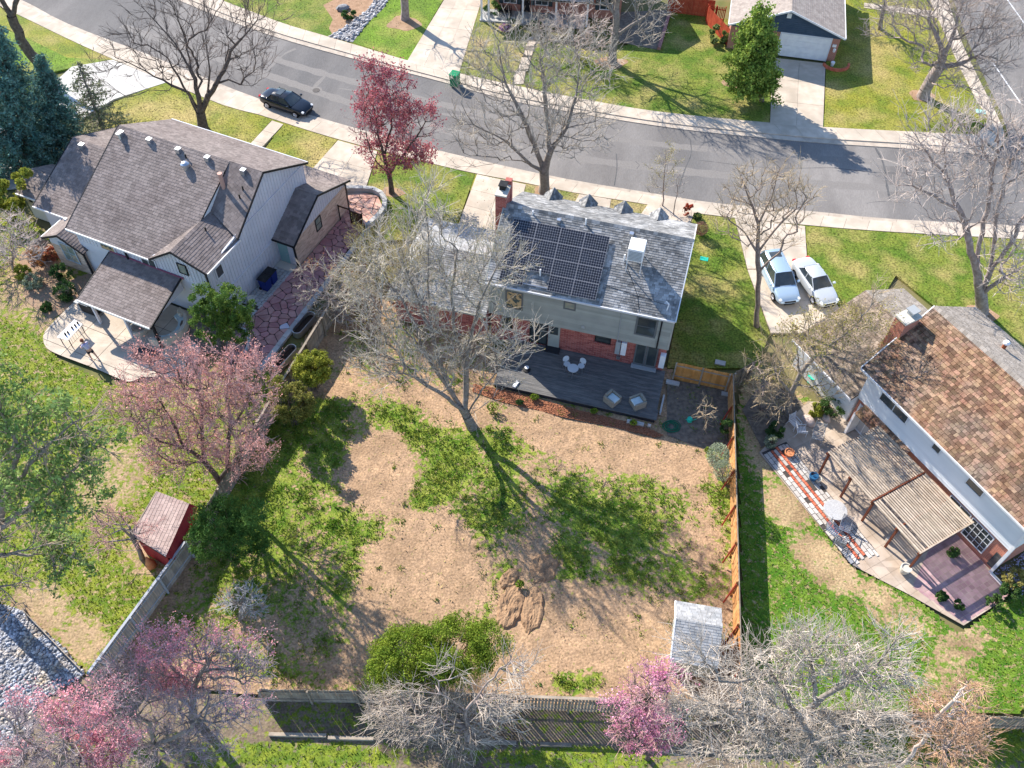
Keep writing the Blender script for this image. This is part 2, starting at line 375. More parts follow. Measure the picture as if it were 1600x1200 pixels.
def fence(name, label, cat, p0, p1, h, mat, pw=.14, gap=.01, post=2.44, rail=None, railside=1, postm=None, group=None, raken=2, leftout=0, hj=.02, cap=False):
    p0 = np.array([p0[0], p0[1], 0.0]); p1 = np.array([p1[0], p1[1], 0.0]); d = p1 - p0; L = np.linalg.norm(d); d /= L; n = np.cross((0, 0, 1), d) * railside
    root = thing(name, label, cat, p0, group); me = bpy.data.meshes.new('picket'); x, y = pw / 2, .01
    me.from_pydata([(-x, -y, 0), (x, -y, 0), (x, y, 0), (-x, y, 0), (-x, -y, h - .03), (x, -y, h - .03), (x, y, h - .03), (-x, y, h - .03), (-x * .5, -y, h), (x * .5, -y, h), (x * .5, y, h), (-x * .5, y, h)], [],
                   [(0, 1, 5, 4), (2, 3, 7, 6), (1, 2, 6, 5), (3, 0, 4, 7), (4, 5, 9, 8), (6, 7, 11, 10), (5, 6, 10, 9), (7, 4, 8, 11), (8, 9, 10, 11)])
    me.materials.append(mat); k = 0; s = pw / 2; ang = math.atan2(d[1], d[0]); rest = MB()
    while s < L:
        if random.random() >= leftout:
            ob = bpy.data.objects.new('picket', me); COL.objects.link(ob); ob.parent = root
            ob.location = [float(t) for t in d * s]; ob.location.z = -random.random() * hj; ob.rotation_euler = (random.uniform(-.012, .012), 0, ang + random.uniform(-.01, .01)); k += 1
        s += pw + gap
        if k > 295: break
    rails = [.35, h * .52, h - .25] if raken == 3 else [.4, h - .35]
    fr = Fr(p0, math.degrees(ang)); sg = railside
    for z in rails:
        s0 = 0
        while s0 < L - .1:
            s1 = min(L, s0 + post); MB().box(fr, s0 + .01, s1 - .01, .012 * sg, .05 * sg, z, z + .09).build('rail', rail or mat, root); s0 = s1
    s0 = 0
    while s0 <= L + .05:
        MB().box(fr, s0 - .05, s0 + .05, .052 * sg, .15 * sg, -.05, h + .03).build('post', postm or rail or mat, root); s0 += post
    if cap: MB().box(fr, 0, L, -.04, .1, h + .002, h + .035).build('cap_rail', rail or mat, root)
    return root

# ------------------------------------------------------------------ vegetation helpers (numpy)
def segs_mesh(name, P0, P1, R0, R1, n=4):
    d = P1 - P0; l = np.linalg.norm(d, axis=1, keepdims=True) + 1e-9; d = d / l
    ref = np.where(np.abs(d[:, 2:3]) < .9, np.array([[0, 0, 1.0]]), np.array([[1.0, 0, 0]]))
    a = np.cross(d, ref); a /= np.linalg.norm(a, axis=1, keepdims=True); b = np.cross(d, a); V = []
    for P, R in ((P0, R0), (P1, R1)):
        for i in range(n):
            t = 2 * math.pi * i / n; V.append(P + R[:, None] * (a * math.cos(t) + b * math.sin(t)))
    V = np.stack(V, 1).reshape(-1, 3); k = len(P0); base = (np.arange(k) * 2 * n)[:, None, None]
    q = np.array([[i, (i + 1) % n, (i + 1) % n + n, i + n] for i in range(n)])[None]
    return np_mesh(name, V, (q + base).reshape(-1, 4), smooth=n > 3)
def quads_mesh(name, Cn, sz, flat=.0, asp=1.0, bias=None):
    k = len(Cn); a = RNG.normal(size=(k, 3)); 
    if bias is not None: a = a * (1 - bias[1]) + np.array(bias[0])[None] * bias[1] * 1.5
    a[:, 2] *= (1 - flat); a /= np.linalg.norm(a, axis=1, keepdims=True)
    b = RNG.normal(size=(k, 3)); b = np.cross(a, b); b /= np.linalg.norm(b, axis=1, keepdims=True)
    s = (sz * RNG.uniform(.6, 1.4, k))[:, None]
    V = np.stack([Cn - a * s - b * s * asp * .55, Cn + a * s * .1 - b * s * asp, Cn + a * s, Cn - a * s * .1 + b * s * asp], 1).reshape(-1, 3)
    return np_mesh(name, V, np.arange(4 * k).reshape(-1, 4))
def blob_points(n, blobs, shell=.0):
    vol = np.array([b[3] * b[4] * b[5] for b in blobs]); vol = vol ** .9; cnt = np.maximum(1, (n * vol / vol.sum()).astype(int)); out = []
    for b, c in zip(blobs, cnt):
        d = RNG.normal(size=(c, 3)); d /= np.linalg.norm(d, axis=1, keepdims=True); r = RNG.random(c) ** (1 / 3)
        if shell: r = 1 - (1 - r) * (1 - shell)
        out.append(np.array(b[:3])[None] + d * r[:, None] * np.array(b[3:6])[None])
    return np.concatenate(out)
def unit(v): return v / (np.linalg.norm(v, axis=-1, keepdims=True) + 1e-9)

def tree(name, label, cat, base, blobs, stems, mats, r0=.25, nodes=500, twigs=6, tl=.9, tr=.011, sub=3, leaf=None, group=None, bf=.35, up=.25, zmin=1.0, tipr=.016, droop=0.0, dense=0, partname='branches', rr=1.0, lean=0.0):
    """base px; stems: list of polylines of (px,py,dy) from the base up; blobs: (px,py,rx_px,ry_px[,dy]) ; mats (bark, twig, leaf)"""
    B = G(*base); y0 = B[1]; root = thing(name, label, cat, B, group)
    W = []
    for b in blobs:
        c = AT(b[0], b[1], y0 + (b[4] if len(b) > 4 else 0) + lean * max(0, base[1] - 20 - b[1])); s = PXS(c); W.append((c[0], c[1], c[2], b[2] / s, b[3] / s * rr, b[3] / s))
    Np = [B.copy()]; par = [-1]; pl = [0.0]
    for st in stems:
        prev = int(np.argmin(np.linalg.norm(np.array(Np) - AT(st[0][0], st[0][1], y0 + st[0][2] + lean * max(0, base[1] - 20 - st[0][1]))[None], axis=1))) if len(Np) > 1 else 0
        for q in st[0 if len(Np) == 1 else 1:]:
            p = AT(q[0], q[1], y0 + q[2] + lean * max(0, base[1] - 20 - q[1])); a = Np[prev]; L = np.linalg.norm(p - a); k = max(1, int(L / .7))
            for i in range(1, k + 1):
                x = a + (p - a) * i / k + (RNG.normal(size=3) * .05 * min(1, L) if i < k else 0); Np.append(x); par.append(prev); pl.append(pl[prev] + L / k); prev = len(Np) - 1
    nst = len(Np)
    T = blob_points(int(nodes * .62), W); T = T[T[:, 2] > zmin]; top = Np[-1] if stems else B
    T = T[np.argsort(np.linalg.norm(T - Np[min(nst - 1, 3)][None], axis=1))]
    N = np.zeros((nst + len(T) * 3, 3)); N[:nst] = Np; PL = np.zeros(len(N)); PL[:nst] = pl; par = par + [0] * (len(N) - nst); cnt = nst
    lowcut = 1 if nst > 3 else 0
    for t in T:
        dd = N[lowcut:cnt] - t[None]; dist = np.sqrt((dd ** 2).sum(1)); up_ = np.maximum(0, dd[:, 2]) * .6
        j = lowcut + int(np.argmin(dist + bf * PL[lowcut:cnt] + up_)); a = N[j]; L = np.linalg.norm(t - a); k = 1 if L < .6 else (2 if L < 1.6 else 3); prev = j
        for i in range(1, k + 1):
            x = a + (t - a) * i / k
            if i < k: x = x + RNG.normal(size=3) * .09 * L + np.array([0, 0, .05 * L])
            N[cnt] = x; par[cnt] = prev; PL[cnt] = PL[prev] + L / k; prev = cnt; cnt += 1
    N = N[:cnt]; par = np.array(par[:cnt]); acc = np.zeros(cnt); has = np.zeros(cnt, bool); e = 2.2
    for i in range(cnt - 1, 0, -1):
        if not has[i]: acc[i] = tipr ** e
        acc[par[i]] += acc[i]; has[par[i]] = True
    R = acc ** (1 / e); k = math.log(r0 / tipr) / math.log(max(R[0], tipr * 1.01) / tipr); R = tipr * (R / tipr) ** k
    idx = np.arange(1, cnt); big = R[idx] > r0 * .28
    P0 = N[par[idx]] - B; P1 = N[idx] - B; r1 = R[idx]; rp = np.minimum(R[par[idx]], r1 * 1.35)
    fl = (par[idx] == 0); rp = np.where(fl, r0 * 1.25, rp)
    if big.any(): link('trunk', segs_mesh('trunk', P0[big], P1[big] + unit(P1[big] - P0[big]) * .03, rp[big], r1[big], 8), mats[0], root)
    sm = ~big
    link(partname, segs_mesh('branches', P0[sm], P1[sm], rp[sm], r1[sm], 4), mats[0], root)
    # twigs
    twigs = max(1, round(twigs * .4)); tr *= 1.35; tl *= 1.55
    tips = np.where(~has)[0]; mid = idx[(R[idx] < r0 * .22)]; src = np.concatenate([np.repeat(tips, twigs), np.repeat(mid, max(1, twigs // 2))])
    t = RNG.random(len(src))[:, None]; pp = N[par[src]]; st = pp + (N[src] - pp) * (.3 + .7 * t); d = unit(N[src] - pp)
    d1 = unit(d + RNG.normal(size=d.shape) * .34 + np.array([0, 0, up])); L1 = tl * RNG.uniform(.45, 1.1, len(src))[:, None]
    mdp = st + d1 * L1 * .5; d2 = unit(d1 + RNG.normal(size=d.shape) * .25 + np.array([0, 0, up * .5 - droop])); en = mdp + d2 * L1 * .5
    rt = np.full(len(src), tr); S0 = [st, mdp]; S1 = [mdp, en]; RA = [rt * 1.3, rt]; RB = [rt, rt * .55]; ends = [en]
    for _ in range(sub + (1 if leaf else -1)):
        f = RNG.random((len(src), 1)); s0 = np.where(f < .5, st + (mdp - st) * 2 * f, mdp + (en - mdp) * (2 * f - 1)); ds = unit(d2 + RNG.normal(size=d.shape) * .5)
        s1 = s0 + ds * L1 * RNG.uniform(.3, .65, (len(src), 1)); S0.append(s0); S1.append(s1); RA.append(rt * .75); RB.append(rt * .5); ends.append(s1)
    S0 = np.concatenate(S0) - B; S1 = np.concatenate(S1) - B
    link('twigs' if leaf is None else 'crown', segs_mesh('twigs', S0, S1, np.concatenate(RA), np.concatenate(RB), 3), mats[1], root)
    if leaf:      # (how many per twig end, size, spread)
        E_ = np.concatenate(ends) - B; n_, sz, sp = leaf[:3]; n_ *= 2
        if len(leaf) > 3:                       # keep only some, in patches
            key = np.sin(E_[:, 0] * leaf[3] + 1.3) + np.sin(E_[:, 1] * leaf[3] * 1.1) + np.sin(E_[:, 2] * leaf[3] * 1.3 + 2); E_ = E_[key > leaf[4]]
        C_ = np.repeat(E_, n_, 0); C_ = C_ + RNG.normal(size=C_.shape) * sp
        link(leaf[5] if len(leaf) > 5 else 'leaves', quads_mesh('leaves', C_, sz, asp=.7), mats[2], root)
    return root
def bush(name, label, cat, base, blobs, mats, n=2500, sz=.05, stems=18, group=None, shell=.45, part='foliage', asp=.7, sr=.015, lumps=0, gap=.25, y=None):
    """blobs (px,py,rx_px,ry_px,dy)"""
    B = G(*base); y0 = B[1] if y is None else y; root = thing(name, label, cat, B, group); W = []
    for b in blobs:
        c = AT(b[0], b[1], y0 + (b[4] if len(b) > 4 else 0)); s = PXS(c); W.append((c[0], c[1], max(c[2], b[3] / s * .75), b[2] / s, b[2] / s * .5 + b[3] / s * .5, b[3] / s))
    if lumps:                                    # break the outline into clumps
        cs = blob_points(lumps, W, .55); lumps_ = lumps; rs = np.mean([w_[3] for w_ in W]) * RNG.uniform(.2, .42, len(cs)); n = int(n * 1.7); sz = sz * 1.35
        per = max(3, int(n / len(cs))); d = RNG.normal(size=(len(cs), per, 3)); d = unit(d) * RNG.random((len(cs), per, 1)) ** .5
        P = (cs[:, None] + d * rs[:, None, None] * np.array([1, 1, .8])).reshape(-1, 3)
    else: P = blob_points(n, W, shell)
    P = P[P[:, 2] > .03]
    key = np.sin(P[:, 0] * 4.1 + 1) + np.sin(P[:, 1] * 3.7) + np.sin(P[:, 2] * 4.6 + 2); P = P[key > -3 + gap * 3]
    link(part, quads_mesh('foliage', P - B, sz, asp=asp), mats[1], root)
    k = min(stems, len(P)); T = P[RNG.choice(len(P), k, replace=False)]; Bs = np.repeat(B[None], k, 0) + RNG.normal(size=(k, 3)) * np.array([.12, .12, 0])
    md = Bs + (T - Bs) * .5 + RNG.normal(size=(k, 3)) * .08
    link('stems', segs_mesh('stems', np.concatenate([Bs, md]) - B, np.concatenate([md, T]) - B, np.full(2 * k, sr * 1.3), np.full(2 * k, sr * .6), 4), mats[0], root)
    return root
# ------------------------------------------------------------------ the ground
def GP(pts, z=0.0): return [tuple(G(x, y, z)) for x, y in pts]
def struct(name, mb, mat): return mb.build(name, mat, None, kind='structure')
BIG = M('grass_ground', (.10, .12, .035), (.17, .16, .06), scale=.6, c3=(.2, .16, .09), s3=.2, bump=.4, bscale=12)
g = MB(); g.flat([(-900, -900, -.16), (900, -900, -.16), (900, 1500, -.16), (-900, 1500, -.16)])
struct('ground', g, BIG)
def crom(pts, n=8):
    P = [np.array(p, float) for p in pts]; P = [2 * P[0] - P[1]] + P + [2 * P[-1] - P[-2]]; out = []
    for i in range(1, len(P) - 2):
        for k in range(n):
            t = k / n; a, b, c, d = P[i - 1:i + 3]
            out.append(.5 * ((2 * b) + (-a + c) * t + (2 * a - 5 * b + 4 * c - d) * t * t + (-a + 3 * b - 3 * c + d) * t ** 3))
    out.append(P[-2]); return np.array(out)
def resample(P, step=None, n=None):
    L = np.concatenate([[0], np.cumsum(np.linalg.norm(np.diff(P, axis=0), axis=1))]); n = n or max(2, int(L[-1] / step)); t = np.linspace(0, L[-1], n + 1)
    return np.stack([np.interp(t, L, P[:, i]) for i in range(P.shape[1])], 1)
FAR = [(120, -62), (200, -30), (270, -4), (332, 22), (400, 47), (450, 63), (540, 88), (690, 127), (800, 157), (950, 184), (1080, 203), (1200, 215), (1300, 224), (1400, 230), (1500, 237), (1560, 243)]
FARS = [(150, -84), (235, -48), (300, -20), (350, 2), (405, 23), (452, 40), (517, 59), (637, 95), (700, 111), (800, 133), (910, 155), (1030, 175), (1200, 192), (1287, 199), (1400, 205), (1525, 211)]
NEAR = [(-60, -34), (0, -14), (40, 2), (107, 37), (240, 88), (400, 152), (550, 198), (700, 238), (865, 275), (1012, 300), (1120, 317), (1230, 326), (1295, 332), (1400, 342), (1600, 352), (1720, 358)]
NEARS = [(-90, -20), (-20, 3), (30, 24), (100, 58), (175, 92), (342, 162), (400, 178), (525, 217), (700, 262), (820, 286), (900, 302), (1000, 318), (1100, 335), (1260, 352), (1400, 363), (1600, 374), (1720, 380)]
def W2(pts): return crom([G(x, y)[:2] for x, y in pts])
far, fars, near, nears = [W2(p) for p in (FAR, FARS, NEAR, NEARS)]
rd = MB(); a = resample(far, n=80); b = resample(near, n=80)
a[-8:] += 0
V = [(*p, -.09) for p in a] + [(*p, -.09) for p in b]; rd.add(V, [(i, i + 81, i + 82, i + 1) for i in range(80)])
rd.ngon(GP([(1558, 243), (1720, 358), (1900, 330), (1900, 100), (1720, -200), (1440, -200), (1474, -60), (1490, 0), (1510, 60), (1540, 125), (1568, 185), (1576, 215)], -.09), -.09)
struct('road', rd, ASPH)
rd = MB(); rd.ngon(GP([(1558, 243), (1720, 358), (1600, 351), (1540, 300)], -.09), -.086); 
# white line on the side road
ln = MB()
for (x0, y0), (x1, y1) in (((1566, -12), (1606, 44)), ((1552, 99), (1594, 160))):
    p, q = G(x0, y0, -.08), G(x1, y1, -.08); d = unit(q - p); nn_ = np.array([-d[1], d[0], 0]) * .06
    ln.flat([p - nn_, q - nn_, q + nn_, p + nn_])
struct('road_marking', ln, WHITE)
# tar seams, cracks and pale patches on the asphalt, each a thin sheet
tar = MB(); pale = MB()
def ribbon(mb, pts, wd, z, jag=.3):
    P = resample(crom([G(x, y, z)[:2] for x, y in pts], 6), .5); n = len(P); t = np.gradient(P, axis=0); t = unit(t); nr = np.stack([-t[:, 1], t[:, 0]], 1)
    ww = wd * (1 + jag * RNG.normal(size=n))[:, None] / 2; Lf, Rt = P + nr * ww, P - nr * ww
    mb.add([(*q, z) for q in Lf] + [(*q, z) for q in Rt], [(i, i + n, i + n + 1, i + 1) for i in range(n - 1)])
for pts, wd in (([(1368, 231), (1380, 255), (1385, 285), (1390, 310)], .16), ([(1060, 296), (1070, 265), (1080, 240), (1078, 215)], .1), ([(960, 290), (964, 262), (963, 240)], .08), ([(1300, 262), (1380, 270), (1460, 268)], .08), ([(1090, 250), (1200, 262), (1300, 262)], .05)):
    ribbon(tar, pts, wd, -.086)
for pts, wd in (([(400, 130), (440, 88), (462, 76)], .22), ([(484, 145), (495, 132), (512, 114)], .3), ([(340, 102), (380, 96), (420, 106)], .14), ([(530, 138), (560, 143), (640, 162)], .13), ([(690, 178), (760, 188), (830, 205)], .35), ([(1350, 263), (1366, 266), (1378, 265)], .3)):
    ribbon(pale, pts, wd, -.087)
for cx, cy, r in ((494, 141, .55), (1020, 262, .2)):
    c = G(cx, cy, -.085); pale.flat([(c[0] + r * math.cos(t), c[1] + r * math.sin(t), -.084) for t in np.linspace(0, 2 * math.pi, 18)[:-1]])
for pts, wd in (([(190, 40), (300, 78), (420, 118), (560, 165), (700, 205), (860, 240), (1020, 262), (1250, 285), (1500, 300)], .9), ([(330, 60), (470, 105), (640, 150), (800, 188), (1000, 222), (1250, 245), (1500, 262)], .8)): ribbon(pale, pts, wd, -.0885, .12)
for k_ in range(26):
    x0_ = random.uniform(250, 1500); t_ = random.random(); yy_ = np.interp(x0_, [q[0] for q in FAR], [q[1] for q in FAR]) * (1 - t_) + np.interp(x0_, [q[0] for q in NEAR], [q[1] for q in NEAR]) * t_; x1_, y1_ = x0_ + random.uniform(-30, 40), yy_ + random.uniform(-10, 16)
    ribbon(tar, [(x0_, yy_), ((x0_ + x1_) / 2 + random.uniform(-6, 6), (yy_ + y1_) / 2 + random.uniform(-4, 4)), (x1_, y1_)], random.uniform(.025, .06), -.0865)
struct('road_seam', tar, ASPHL); struct('road_patch', pale, ASPHP)
mh = MB(); c = G(494, 141, -.08); mh.lathe((c[0], c[1], -.085), [(.33, 0), (.33, .02), (.3, .025)], 18)
tag(mh.build('manhole_cover', M('iron_cover', (.09, .08, .075), (.14, .13, .12), scale=20), None), 'round iron manhole cover in the road beyond the dark parked car', 'manhole cover')
# gutters and sidewalk slabs
def slabs(rootname, inner, outer, step, z0, z1, mat, gap=.02, nm='slab', frac=(0, 1)):
    """inner/outer polylines in the world"""
    n = max(2, int(np.linalg.norm(np.diff(inner, axis=0), axis=1).sum() / step)); A = resample(inner, n=n); B_ = resample(outer, n=n)
    root = bpy.data.objects.new(rootname, None); COL.objects.link(root); root['kind'] = 'structure'; root['_o'] = [0., 0., 0.]
    for i in range(n):
        a0, a1, b0, b1 = A[i], A[i + 1], B_[i], B_[i + 1]; f0, f1 = frac; p = [a0 + (b0 - a0) * f0, a1 + (b1 - a1) * f0, a1 + (b1 - a1) * f1, a0 + (b0 - a0) * f1]
        d = unit(p[1] - p[0]) * gap / 2; d2 = unit(p[2] - p[3]) * gap / 2; p = [p[0] + d, p[1] - d, p[2] - d2, p[3] + d2]
        if area2(p) < 0: p = p[::-1]
        MB().extr([(*q, z0) for q in p], (0, 0, z1 - z0)).build(nm, mat, root, o=(*p[0], z0))
    return root
slabs('kerb', near, nears, 2.6, -.12, -.035, GUT, frac=(0, .26)); slabs('kerb', far, fars, 2.6, -.12, -.035, GUT, frac=(0, .26))
slabs('sidewalk', near, nears, 1.75, -.12, .045, CONC, frac=(.265, 1)); slabs('sidewalk', far, fars, 1.75, -.12, .045, CONC, frac=(.265, 1))
E1 = W2([(1455, -80), (1478, -10), (1500, 60), (1530, 125), (1560, 185), (1570, 215), (1560, 235)]); E2 = W2([(1430, -80), (1452, -5), (1480, 62), (1500, 107), (1530, 165), (1545, 187), (1525, 211)])
slabs('sidewalk', E1, E2, 1.75, -.12, .04, CONC); 
# driveways and walks, poured in bays: quad given by four photo points, split nu x nv
def bays(rootname, q, nu, nv, z1, mat, gap=.025, nm='slab', z0=-.13):
    c = [G(x, y, z1)[:2] for x, y in q]; root = bpy.data.objects.new(rootname, None); COL.objects.link(root); root['kind'] = 'structure'; root['_o'] = [0., 0., 0.]
    f = lambda s, t: (c[0] * (1 - s) + c[1] * s) * (1 - t) + (c[3] * (1 - s) + c[2] * s) * t; cen = sum(c) / 4
    for i in range(nu):
        for j in range(nv):
            p = [f(i / nu, j / nv), f((i + 1) / nu, j / nv), f((i + 1) / nu, (j + 1) / nv), f(i / nu, (j + 1) / nv)]; m_ = sum(p) / 4
            p = [x + unit(m_ - x) * gap * .7 for x in p]
            if area2(p) < 0: p = p[::-1]
            MB().extr([(*x, z0) for x in p], (0, 0, z1 - z0)).build(nm, mat, root, o=(*p[0], z0))
    return root
bays('driveway', [(702, -14), (757, -14), (716, 118), (635, 97)], 3, 4, .05, CONC)
bays('driveway', [(1208, 90), (1290, 99), (1286, 201), (1203, 193)], 2, 3, .05, CONC)
bays('driveway', [(112, 104), (176, 93), (262, 128), (178, 155)], 2, 2, .051, CONCW)
bays('driveway', [(60, 150), (112, 104), (178, 155), (120, 190)], 2, 2, .05, CONCW)
bays('driveway', [(528, 219), (590, 236), (560, 330), (455, 300)], 2, 3, .05, CONC)
bays('driveway', [(745, 272), (822, 288), (790, 400), (708, 372)], 2, 4, .05, CONC)
bays('path', [(425, 188), (443, 194), (400, 240), (380, 236)], 1, 3, .05, CONC)
bays('driveway', [(1148, 340), (1258, 353), (1262, 420), (1168, 420)], 2, 2, .05, CONC)
bays('driveway', [(1168, 421), (1262, 421), (1345, 520), (1205, 520)], 2, 2, .05, CONC)
bays('path', [(1012, 319), (1085, 332), (1078, 350), (1000, 336)], 1, 1, .05, CONC)
bays('path', [(905, 303), (955, 311), (950, 340), (890, 330)], 1, 1, .05, CONC)
bays('path', [(1350, 4), (1470, 18), (1476, 30), (1350, 12)], 5, 1, .05, CONC)
# stepping slabs of the walk to the porch
wk = bpy.data.objects.new('path', None); COL.objects.link(wk); wk['kind'] = 'structure'; wk['_o'] = [0., 0., 0.]
for i, (x0, x1, y0, y1) in enumerate(((826, 839, 59, 65), (824, 836, 66, 73), (820, 833, 75, 87), (813, 827, 90, 108), (804, 820, 111, 131))):
    q = GP([(x0 + 2, y0), (x1 + 2, y0), (x1 - 2, y1), (x0 - 3, y1)], .05); MB().slab(q, -.1, .05 + .03 * (4 - i)).build('slab', CONC, wk, o=q[0])

# lawns: raised sheets, each with its own turf colour
def LAWN(name, g1, g2, dry, s=.55, s3=.22): return M(name, g1, g2, scale=s, c3=dry, s3=s3, bump=.6, bscale=14, lo=.4, hi=.62, fine=(7, .42))
L_YEL = LAWN('lawn_yellow_green', (.22, .22, .03), (.13, .17, .02), (.34, .27, .10))
L_GRN = LAWN('lawn_green', (.085, .145, .016), (.16, .19, .03), (.28, .24, .08), s3=.4)
L_BRT = LAWN('lawn_bright', (.13, .22, .018), (.10, .17, .018), (.25, .25, .06))
L_DRY = LAWN('lawn_dry', (.2, .2, .06), (.12, .16, .03), (.36, .27, .14), s3=.35)
L_SHD = LAWN('lawn_deep', (.085, .13, .02), (.13, .15, .03), (.2, .17, .06))
YARDMAT = {}
TUFTS = []
def inpoly(P, poly):
    x, y = P[:, 0], P[:, 1]; c = np.zeros(len(P), bool); n = len(poly)
    for i in range(n):
        x0, y0 = poly[i][:2]; x1, y1 = poly[(i + 1) % n][:2]
        if y0 == y1: continue
        c ^= ((y0 > y) != (y1 > y)) & (x < (x1 - x0) * (y - y0) / (y1 - y0) + x0)
    return c
def tufts(poly, dens, mat, name='grass', h=.07, z=.0, wdt=.035, keep=None):
    P = np.array([p[:2] for p in poly]); lo, hi = P.min(0), P.max(0); n = int((hi[0] - lo[0]) * (hi[1] - lo[1]) * dens); Q = lo + RNG.random((n, 2)) * (hi - lo); Q = Q[inpoly(Q, poly)]
    if keep is not None: Q = Q[keep(Q)]
    k = len(Q)
    if not k: return
    a = RNG.random(k) * 6.283; ww = wdt * RNG.uniform(.6, 1.4, k); hh = h * RNG.uniform(.5, 1.5, k); le = RNG.normal(size=(k, 2)) * (hh * .7)[:, None]
    dx = np.stack([np.cos(a), np.sin(a)], 1) * ww[:, None]
    V = np.concatenate([np.c_[Q - dx, np.full(k, z)], np.c_[Q + dx, np.full(k, z)], np.c_[Q + le, z + hh]], 1).reshape(-1, 3)
    ob = link(name, np_mesh('grass', V, np.arange(3 * k).reshape(-1, 3)), mat); ob['kind'] = 'stuff'
def lawn(pts, mat, z=.03, dens=0, h=.06):
    q = GP(pts, z); mb = MB(); mb.slab(q, -.14, z); struct('lawn', mb, mat)
    if dens: tufts(q, dens, mat, h=h, z=z)
lawn([(-60, 20), (0, 42), (35, 56), (105, 90), (172, 93), (110, 106), (60, 118), (60, 150), (-60, 150)], L_BRT, dens=8)
lawn([(177, 160), (258, 128), (341, 162), (424, 188), (380, 236), (240, 236), (150, 215)], L_YEL, dens=12)
lawn([(444, 194), (527, 218), (470, 290), (396, 255)], L_YEL, dens=14)
lawn([(592, 237), (742, 272), (706, 375), (600, 375), (560, 330)], L_GRN, dens=12)
lawn([(330, 3), (350, 3), (405, 24), (452, 41), (516, 58), (560, 20), (590, -30), (300, -40)], L_GRN, dens=6)
lawn([(551, 66), (637, 95), (700, -14), (600, -30), (597, 10)], L_BRT, dens=8)
lawn([(716, 113), (800, 132), (826, 60), (800, 20), (757, -14), (745, 20)], L_DRY, dens=10)
lawn([(822, 133), (910, 156), (1030, 176), (1202, 192), (1208, 96), (1140, 30), (1050, 18), (1000, 60), (950, 85), (838, 60)], L_GRN, dens=10)
lawn([(1291, 100), (1288, 199), (1400, 206), (1524, 211), (1544, 187), (1500, 107), (1480, 62), (1450, -5), (1430, -60), (1320, -60)], L_YEL, dens=8)
lawn([(1085, 334), (1148, 341), (1167, 420), (1203, 520), (1182, 575), (1042, 575), (1060, 480), (1070, 400)], L_GRN, dens=22)
lawn([(1260, 354), (1400, 364), (1600, 375), (1720, 381), (1760, 700), (1600, 620), (1462, 480), (1400, 430), (1346, 520), (1263, 420)], L_GRN, dens=14)
lawn([(740, 345), (745, 273), (822, 287), (905, 303), (1010, 320), (1100, 336), (1090, 352), (800, 330)], L_DRY, z=.02, dens=14)
for nm_, inn, out_, mt_ in (('lawn', near, nears, L_YEL), ('lawn', far, fars, L_GRN)):      # turf right up to the sidewalk
    A_ = resample(inn, n=70); B_ = resample(out_, n=70); dr_ = unit(B_ - A_); V = [(*q, -.0) for q in (B_ - dr_ * .05)] + [(*q, -.0) for q in (B_ + dr_ * 2.2)]; mb = MB(); mb.add(V, [(i, i + 71, i + 72, i + 1) for i in range(70)]); struct(nm_, mb, mt_)
# bare planting beds and tree rings
DIRT = M('bare_soil', (.33, .21, .125), (.42, .28, .18), scale=1.2, bump=.8, bscale=9, c3=(.25, .16, .1), s3=.5)
SOILD = M('dark_bed_soil', (.12, .10, .085), (.22, .18, .14), scale=4, bump=.9, bscale=18)
def bed(name, pts, mat, z=.036): mb = MB(); mb.ngon(GP(pts, z), z); return struct(name, mb, mat)
def ring(cx, cy, r, mat, z=.04, e=.8):
    c = G(cx, cy, z); mb = MB(); mb.flat([(c[0] + r * (1 + .18 * math.sin(3 * t + cx)) * math.cos(t), c[1] + r * e * (1 + .15 * math.sin(4 * t)) * math.sin(t), z) for t in np.linspace(0, 2 * math.pi, 22)[:-1]]); return struct('tree_bed', mb, mat)
bed('planting_bed', [(505, 8), (560, -20), (600, -25), (594, 12), (545, 40), (520, 55), (514, 44), (520, 30)], M('brown_bed', (.38, .24, .15), (.28, .17, .1), scale=2, bump=.6, bscale=12), .04)
ring(631, 36, 1.6, DIRT); ring(1160, 128, 1.7, DIRT, e=.7); ring(1440, 150, 1.1, DIRT); ring(1530, 490, 1.3, DIRT, e=.6); ring(955, 98, 1.5, DIRT, e=.6); ring(612, 300, 1.0, DIRT, e=.6); ring(850, 300, .9, DIRT, z=.035)

